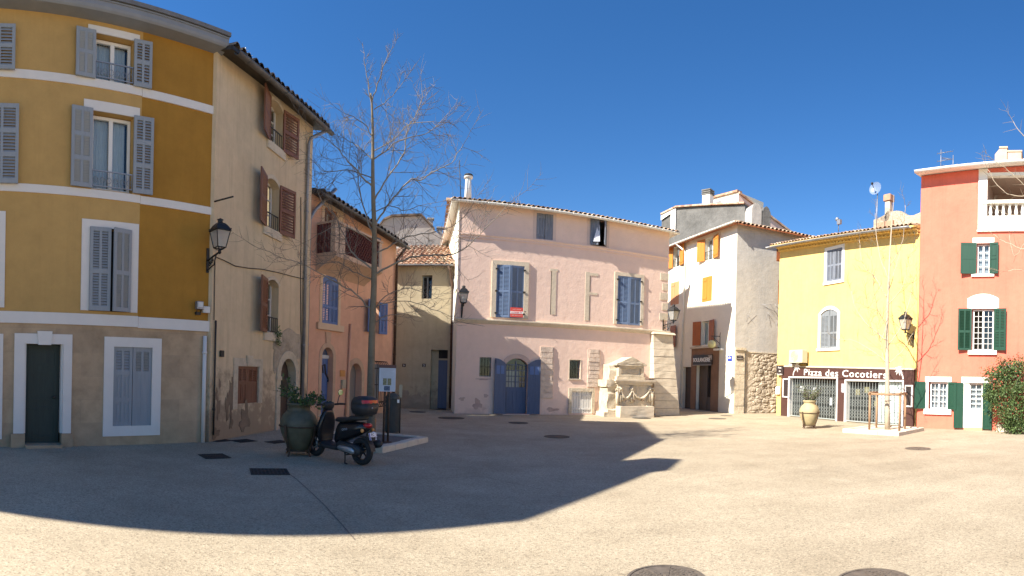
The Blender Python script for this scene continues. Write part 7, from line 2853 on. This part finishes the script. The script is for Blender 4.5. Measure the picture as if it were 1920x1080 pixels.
def cover(px, py, rad, label, mat, detail=True):
    c = ground(px, py)
    o = thing('manhole_cover', (c.x, c.y, 0), 0.4, label, 'manhole cover', 'round iron manhole covers')
    W = FRAME[o.name]
    mb = MB()
    n = 48
    fr = [(rad * cos(2 * pi * i / n), rad * sin(2 * pi * i / n)) for i in range(n)]
    mb.ring([(x * .93, y * .93) for x, y in fr], fr, 0.0, .010)
    mb.v = [Vector((p.x, p.z, p.y)) for p in mb.v]
    add('rim', mb, mat, o, W)
    mb = MB().zprism([(x * .915, y * .915) for x, y in fr], 0, .006)
    if detail:
        r = random.Random(3)
        for ring in range(1, 9):
            rr = rad * .9 * ring / 9.2
            m = int(7 * ring)
            for k in range(m):
                if (k // max(1, m // 8)) % 4 == 1 and ring > 3:
                    continue
                a = 2 * pi * (k + .5 * (ring % 2)) / m
                mb.at(Matrix.Translation((rr * cos(a), rr * sin(a), 0)) @ Matrix.Rotation(a + (.8 if k % 2 else -.8), 4, 'Z'))
                mb.box(-.017, .017, -.006, .006, .006, .010)
        mb.M = Matrix.Identity(4)
        for k in range(8):
            a = 2 * pi * k / 8
            mb.at(Matrix.Rotation(a, 4, 'Z'))
            mb.box(rad * .35, rad * .9, -.008, .008, .006, .011)
        mb.M = Matrix.Identity(4)
        mb.box(-.09, .09, -.04, .04, .006, .012)
    add('lid', mb, mat, o, W)
    return o


cover(1250, 1088, .335, 'large patterned round cover closest to the camera, on the side of the big shadow', M['cast'])
cover(1641, 1094, .335, 'large patterned round cover closest to the camera, on the side of the pizzeria', M['cast'])
cover(1721, 841.5, .34, 'round cover in the sunny paving before the red house', M['cast'], True)
cover(1203, 784, .40, 'round cover in the sun at the foot of the fountain', M['cast_dark'], False)
cover(1345, 785, .40, 'round cover in the sun before the alley, nearer the camera', M['cast'], False)
cover(1362, 779.5, .30, 'round cover in the sun before the alley, farther from the camera', M['cast'], False)
cover(972, 793, .35, 'round cover in shade before the pink house door', M['cast_dark'], False)
cover(846, 784, .5, 'dark cover in shade at the foot of the buff house downpipe', M['cast_dark'], False)
cover(783, 772.5, .36, 'small dark cover in shade before the buff house wall', M['cast_dark'], False)
cover(1044, 819, .36, 'dark round cover in shade out in the middle of the square', M['cast_dark'], False)


def joint(pts, w=.012):
    P = [ground(x, y) for x, y in pts]
    mb = MB()
    for a, b in zip(P, P[1:]):
        d = (b - a).normalized()
        n = Vector((-d.y, d.x, 0)) * w
        mb.add([a - n, b - n, b + n, a + n], [(0, 1, 2, 3)])
    mb.v = [Vector((p.x, p.y, .004)) for p in mb.v]
    return mb


jm = MB()
for pts in (((543, 889), (556, 899), (572, 913), (590, 930), (608, 947), (625, 966), (642, 985), (665, 1012)), ((640, 902), (760, 899), (900, 893), (1018, 918)), ((760, 812), (900, 800), (960, 793)), ((1120, 793), (1000, 800), (980, 795))):
    j = joint(pts, .005 if pts[0][0] != 543 else .007)
    b = len(jm.v)
    jm.v += j.v
    jm.f += [tuple(b + i for i in f) for f in j.f]
    jm.s += j.s
mesh_thing('paving_joints', jm, M['joint'], None, None, kind='structure')

# ================================================================== SCOOTER
rear, front = ground(678, 872), ground(604, 857)
dv = (front - rear)
dv.z = 0
hd_ = atan2(dv.y, dv.x)
dv.normalize()
WB = 1.24
mid = rear + dv * (WB / 2)
so = thing('motor_scooter', (mid.x, mid.y, 0), hd_, 'black motor scooter with a top box parked on its stand beside the green clay jar', 'scooter')
W = FRAME[so.name] @ Matrix.Rotation(radians(0), 4, 'X')


def loft(mb, secs, smooth=True):
    n = len(secs[0])
    vs = [p for s_ in secs for p in s_]
    fs = [(n * j + i, n * j + (i + 1) % n, n * j + n + (i + 1) % n, n * j + n + i) for j in range(len(secs) - 1) for i in range(n)]
    fs += [tuple(range(n - 1, -1, -1)), tuple(range(n * (len(secs) - 1), n * len(secs)))]
    return mb.add(vs, fs, smooth)


def sq(n, hx, hy, e=2.6):
    out = []
    for i in range(n):
        t = 2 * pi * i / n
        c, s = cos(t), sin(t)
        out.append((hx * math.copysign(abs(c) ** (2 / e), c), hy * math.copysign(abs(s) ** (2 / e), s)))
    return out


def yz_sec(x, zc, hw, hz, e=2.6, n=20, tilt=0):
    return [(x + tilt * b, a, zc + b) for a, b in sq(n, hw, hz, e)]


def xy_sec(z, xc, hx, hw, e=2.4, n=20, bow=0.0):
    return [(xc + a - bow * (b / hw) ** 2, b, z) for a, b in sq(n, hx, hw, e)]


RW = .245
for name, x in (('front_wheel', WB / 2), ('rear_wheel', -WB / 2)):
    t = MB()
    w = .058
    prof = [(RW - .085, -w * .8), (RW - .05, -w), (RW - .02, -w * .9), (RW, -w * .35), (RW, w * .35), (RW - .02, w * .9), (RW - .05, w), (RW - .085, w * .8)]
    Rm = Matrix.Translation((x, 0, RW)) @ Matrix.Rotation(pi / 2, 4, 'X')
    t.at(Rm)
    t.lathe(prof + [prof[0]], n=32, caps=False)
    ty = add(name, t, M['tyre'], so, W)
    t = MB().at(Rm)
    t.lathe([(RW - .082, -.045), (RW - .10, -.04), (RW - .10, .04), (RW - .082, .045)], n=28, caps=False)
    for k in range(5):
        a = 2 * pi * k / 5
        t.tube([(.03 * cos(a), .03 * sin(a), .02), ((RW - .095) * cos(a + .15), (RW - .095) * sin(a + .15), .02)], .016, 5)
    t.lathe([(.05, -.05), (.05, .05)], n=14)
    add('rim', t, M['scoot_matt'], ty, W)
t = MB().at(Matrix.Translation((WB / 2, .03, RW)) @ Matrix.Rotation(pi / 2, 4, 'X'))
t.lathe([(.09, 0), (.095, .004), (.05, .004), (.05, 0)], n=20, caps=False)
add('brake_disc', t, M['alu'], so, W)
# front mudguard
mg = MB()
secs = []
for k in range(11):
    a = radians(-20 + 155 * k / 10)
    rr = RW + .035
    cx, cz = WB / 2 + rr * cos(a) * 1.02, RW + rr * sin(a)
    dx, dz = cos(a), sin(a)
    hw = .075 * (.7 + .3 * sin(pi * k / 10))
    secs.append([(cx - dx * .045, -hw, cz - dz * .045), (cx - dx * .012, -hw * .85, cz - dz * .012), (cx, 0, cz + .006), (cx - dx * .012, hw * .85, cz - dz * .012), (cx - dx * .045, hw, cz - dz * .045), (cx - dx * .02, 0, cz - dz * .012)])
loft(mg, secs)
add('mudguard', mg, M['scoot'], so, W)
fk = MB()
for s_ in (-1, 1):
    fk.tube([(WB / 2, s_ * .085, RW), (WB / 2 - .06, s_ * .085, RW + .22), (WB / 2 - .14, s_ * .05, RW + .42)], .024, 7)
fk.tube([(WB / 2 - .14, 0, .62), (WB / 2 - .24, 0, .98)], .03, 8)
add('fork', fk, M['scoot_matt'], so, W)
# front shield
fs_ = MB()
secs = []
for z, xc, hx, hw, bow in ((.27, .36, .05, .13, .02), (.34, .385, .075, .165, .05), (.45, .405, .085, .195, .06), (.58, .40, .09, .20, .07), (.70, .375, .09, .185, .07), (.80, .345, .085, .155, .05), (.88, .315, .07, .115, .03), (.93, .295, .05, .085, .02)):
    secs.append(xy_sec(z, xc, hx, hw, 2.4, 22, bow))
loft(fs_, secs)
add('front_shield', fs_, M['scoot'], so, W)
fb = MB()
loft(fb, [yz_sec(x, z, hw, hz, 3.5) for x, z, hw, hz in ((.36, .30, .15, .07), (.25, .26, .17, .05), (.05, .25, .175, .045), (-.10, .26, .175, .055), (-.18, .30, .16, .07))])
add('floorboard', fb, M['scoot_matt'], so, W)
# rear bodywork
bd_ = MB()
loft(bd_, [yz_sec(x, z, hw, hz, 2.5, 22, tl) for x, z, hw, hz, tl in ((-.02, .52, .10, .20, -.25), (-.08, .54, .135, .215, -.2), (-.20, .56, .155, .20, -.1), (-.36, .59, .16, .165, 0), (-.52, .63, .15, .13, 0), (-.66, .67, .12, .095, .2), (-.76, .70, .075, .055, .3))])
by = add('body_panel', bd_, M['scoot'], so, W)
mb = MB()
text_mb(mb, 'one', -.07, .07, -.02, .02, 0, .004, .0)
mb2 = MB()
# decal sits on the left flank
for p, in [(v,) for v in mb.v]:
    pass
Mdec = Matrix.Translation((-.33, .163, .62)) @ Matrix.Rotation(pi, 4, 'Z') @ Matrix.Rotation(radians(-12), 4, 'Y')
mb.v = [Mdec @ p for p in mb.v]
add('decal', mb, plain('grey_decal', (.3, .3, .32), .4), by, W)
st_ = MB()
loft(st_, [yz_sec(x, z, hw, hz, 3.0, 20) for x, z, hw, hz in ((.0, .755, .08, .03), (-.06, .77, .13, .045), (-.22, .775, .15, .05), (-.36, .79, .15, .05), (-.42, .82, .145, .055), (-.58, .835, .135, .05), (-.68, .84, .09, .035))])
add('seat', st_, M['seatmat'], so, W)
en = MB()
loft(en, [yz_sec(x, z, hw, hz, 2.8, 18) for x, z, hw, hz in ((-.12, .30, .05, .06), (-.18, .31, .07, .09), (-.4, .29, .075, .10), (-.6, .27, .07, .10), (-.7, .26, .05, .07))])
en.v = [p + Vector((0, .12, 0)) for p in en.v]
ec = add('engine_cover', en, M['scoot_matt'], so, W)
en = MB()
loft(en, [[(x, .185 + (.03 if 0 < i < 3 else 0), z + b) for x_, b in ((0, 0),) for z in (0,)] and [(x, .19 + dy, z + b) for b, dy in ((-hz, 0), (-hz * .7, .022), (hz * .7, .022), (hz, 0))] for i, (x, z, hz) in enumerate(((-.20, .285, .02), (-.25, .285, .05), (-.42, .275, .055), (-.55, .26, .06), (-.62, .25, .03)))])
add('engine_plate', en, M['alu'], ec, W)
mf = MB().tube([(-.30, -.17, .30), (-.45, -.19, .32), (-.72, -.20, .36), (-.86, -.20, .39), (-.90, -.20, .395)], [.03, .055, .07, .068, .04], 12)
add('muffler', mf, M['scoot_matt'], so, W)
rm = MB()
secs = []
for k in range(8):
    a = radians(75 + 100 * k / 7)
    rr = RW + .03
    cx, cz = -WB / 2 + rr * cos(a), RW + rr * sin(a)
    secs.append([(cx, -.06, cz), (cx, .06, cz), (cx + .012 * -cos(a), .06, cz - .012 * sin(a)), (cx + .012 * -cos(a), -.06, cz - .012 * sin(a))])
loft(rm, secs, False)
rm.box(-.90, -.72, -.04, .04, .46, .52)
add('rear_mudguard', rm, M['scoot_matt'], so, W)
# rear lights, plate
loft_m = MB()
loft(loft_m, [yz_sec(x, .715, hw, hz, 2.6, 16) for x, hw, hz in ((-.70, .085, .045), (-.77, .085, .042), (-.81, .05, .025))])
add('tail_light', loft_m, M['redlens'], so, W)
for s_ in (-1, 1):
    add('indicator', MB().ball((-.74, s_ * .135, .63), .036, 8, (1, .7, 1)), M['amber'], so, W)
Rp = Matrix.Translation((-.865, 0, .535)) @ Matrix.Rotation(-pi / 2, 4, 'Z') @ Matrix.Rotation(radians(-18), 4, 'X')
mb = MB().at(Rp)
mb.box(-.085, .085, -.004, .004, -.065, .065)
npl = add('number_plate', mb, M['plate'], so, W)
mb = MB().at(Rp)
mb.box(-.085, -.062, -.006, -.0041, -.065, .065)
add('blue_band', mb, M['plateblue'], npl, W)
mb = MB().at(Rp)
text_mb(mb, 'EC', -.03, .045, .01, .052, -.0041, .002, .012)
text_mb(mb, '571 W', -.055, .075, -.052, -.008, -.0041, .002, .012)
add('lettering', mb, M['ink'], npl, W)
# top box
tb = MB()
cx = -.66
secs = []
for z, hx, hw in ((.90, .15, .15), (.92, .185, .19), (1.00, .205, .215), (1.075, .21, .22), (1.08, .20, .21), (1.09, .21, .22), (1.15, .195, .21), (1.20, .16, .18), (1.225, .09, .11)):
    secs.append([(cx + a, b, z) for a, b in sq(28, hx, hw, 3.4)])
loft(tb, secs)
tbx = add('top_box', tb, M['scoot_matt'], so, W)
mb = MB()
R_ = [(cx + a * 1.015, b * 1.015) for a, b in sq(56, .203, .214, 3.4)]
sel = [p for p in R_ if p[0] < cx - .12]
sel.sort(key=lambda p: p[1])
mb.add([(x, y, 1.10) for x, y in sel] + [(x + .012, y, 1.165) for x, y in sel], [(i, i + 1, len(sel) + i + 1, len(sel) + i) for i in range(len(sel) - 1)], True)
add('reflector', mb, M['redlens'], tbx, W)
mb = MB().ball((cx - .212, .03, 1.03), .014, 8)
add('lock', mb, M['alu'], tbx, W)
mb = MB()
mb.box(-.74, -.52, -.10, .10, .875, .899)
mb.tube([(-.45, .11, .80), (-.62, .12, .87), (-.76, .10, .88)], .013, 6)
mb.tube([(-.45, -.11, .80), (-.62, -.12, .87), (-.76, -.10, .88)], .013, 6)
add('luggage_rack', mb, M['scoot_matt'], so, W)
# handlebar
hb_ = MB()
loft(hb_, [xy_sec(z, x, hx, hw) for z, x, hx, hw in ((.92, .30, .06, .09), (.97, .30, .085, .13), (1.03, .285, .085, .13), (1.07, .26, .05, .09))])
hbo = add('handlebar', hb_, M['scoot_matt'], so, W)
for s_ in (-1, 1):
    add('grip', MB().tube([(.26, s_ * .10, 1.02), (.235, s_ * .24, 1.03), (.20, s_ * .36, 1.025)], [.018, .02, .02], 8), M['tyre'], hbo, W)
    add('brake_lever', MB().tube([(.27, s_ * .16, 1.03), (.30, s_ * .25, 1.03), (.27, s_ * .35, 1.015)], .007, 5), M['alu'], hbo, W)
mr = MB().tube([(.25, -.20, 1.03), (.255, -.23, 1.14), (.25, -.26, 1.21)], .008, 6)
mro = add('mirror', mr, M['black'], hbo, W)
for s_ in (-1,):
    aim = Matrix.Translation((.245, -.27, 1.25)) @ Matrix.Rotation(radians(-8), 4, 'Z') @ Matrix.Rotation(radians(90), 4, 'Y')
    mb = MB().at(aim)
    mb.lathe([(.045, .012), (.062, .004), (.06, -.004)], n=20)
    add('mirror_shell', mb, M['black'], hbo, W)
    mb = MB().at(aim)
    mb.lathe([(.001, -.006), (.054, -.006)], n=20, caps=False)
    add('mirror_glass', mb, M['mirror'], hbo, W)
mb = MB()
loft(mb, [yz_sec(x, z, hw, hz, 2.2, 16) for x, z, hw, hz in ((.40, .80, .09, .05), (.455, .79, .075, .045), (.475, .785, .04, .025))])
add('headlight', mb, M['lampglass'], so, W)
cs = MB()
for s_ in (-1, 1):
    cs.tube([(-.28, s_ * .09, .23), (-.33, s_ * .13, .08), (-.36, s_ * .16, .012)], .014, 6)
    cs.tube([(-.36, s_ * .16, .012), (-.42, s_ * .17, .012)], .016, 6)
cs.tube([(-.30, -.1, .15), (-.30, .1, .15)], .012, 6)
add('centre_stand', cs, M['iron'], so, W)

# ================================================================== CAMERA, SUN, SKY
cam = bpy.data.cameras.new('camera')
co_ = bpy.data.objects.new('camera', cam)
COL.objects.link(co_)
co_.matrix_world = Matrix(((RIGHT.x, UP.x, -FWD.x, CAM.x), (RIGHT.y, UP.y, -FWD.y, CAM.y), (RIGHT.z, UP.z, -FWD.z, CAM.z), (0, 0, 0, 1)))
cam.type = 'PANO'
cam.panorama_type = 'CENTRAL_CYLINDRICAL'
cam.central_cylindrical_radius = 1.0
cam.central_cylindrical_range_u_min = -960 / FP
cam.central_cylindrical_range_u_max = 960 / FP
cam.central_cylindrical_range_v_min = -(1080 - HY) / FP
cam.central_cylindrical_range_v_max = HY / FP
cam.clip_start, cam.clip_end = .05, 2000
scene.camera = co_

AZ, EL = radians(22), radians(39)
ldir = Vector((cos(AZ) * cos(EL), sin(AZ) * cos(EL), -sin(EL)))
sun = bpy.data.lights.new('sun', 'SUN')
sun.energy = 5.0
sun.angle = radians(.5)
sun.color = (1.0, .935, .83)
sob = bpy.data.objects.new('sun', sun)
COL.objects.link(sob)
sob.rotation_euler = ldir.to_track_quat('-Z', 'Y').to_euler()
sob.location = (-20, -10, 25)

w = bpy.data.worlds.new('World')
scene.world = w
w.use_nodes = True
N, L = w.node_tree.nodes, w.node_tree.links
sk = N.new('ShaderNodeTexSky')
sk.sky_type = 'NISHITA'
sk.sun_disc = False
sk.sun_elevation = EL
src = Vector((-ldir.x, -ldir.y))
sk.sun_rotation = atan2(src.x, src.y)
sk.air_density, sk.dust_density, sk.ozone_density = 1.0, .0, 4.0
hs = N.new('ShaderNodeHueSaturation')
hs.inputs['Hue'].default_value = .505
hs.inputs['Saturation'].default_value = 1.25
hs.inputs['Value'].default_value = 1.5
L.new(sk.outputs[0], hs.inputs['Color'])
L.new(hs.outputs[0], N['Background'].inputs[0])
N['Background'].inputs[1].default_value = .05
scene.view_settings.view_transform = 'Standard'
scene.view_settings.look = 'None'
scene.view_settings.exposure = 1.25
scene.view_settings.gamma = 1
scene.render.engine = 'CYCLES'
scene.cycles.max_bounces = 6
scene.cycles.transparent_max_bounces = 12
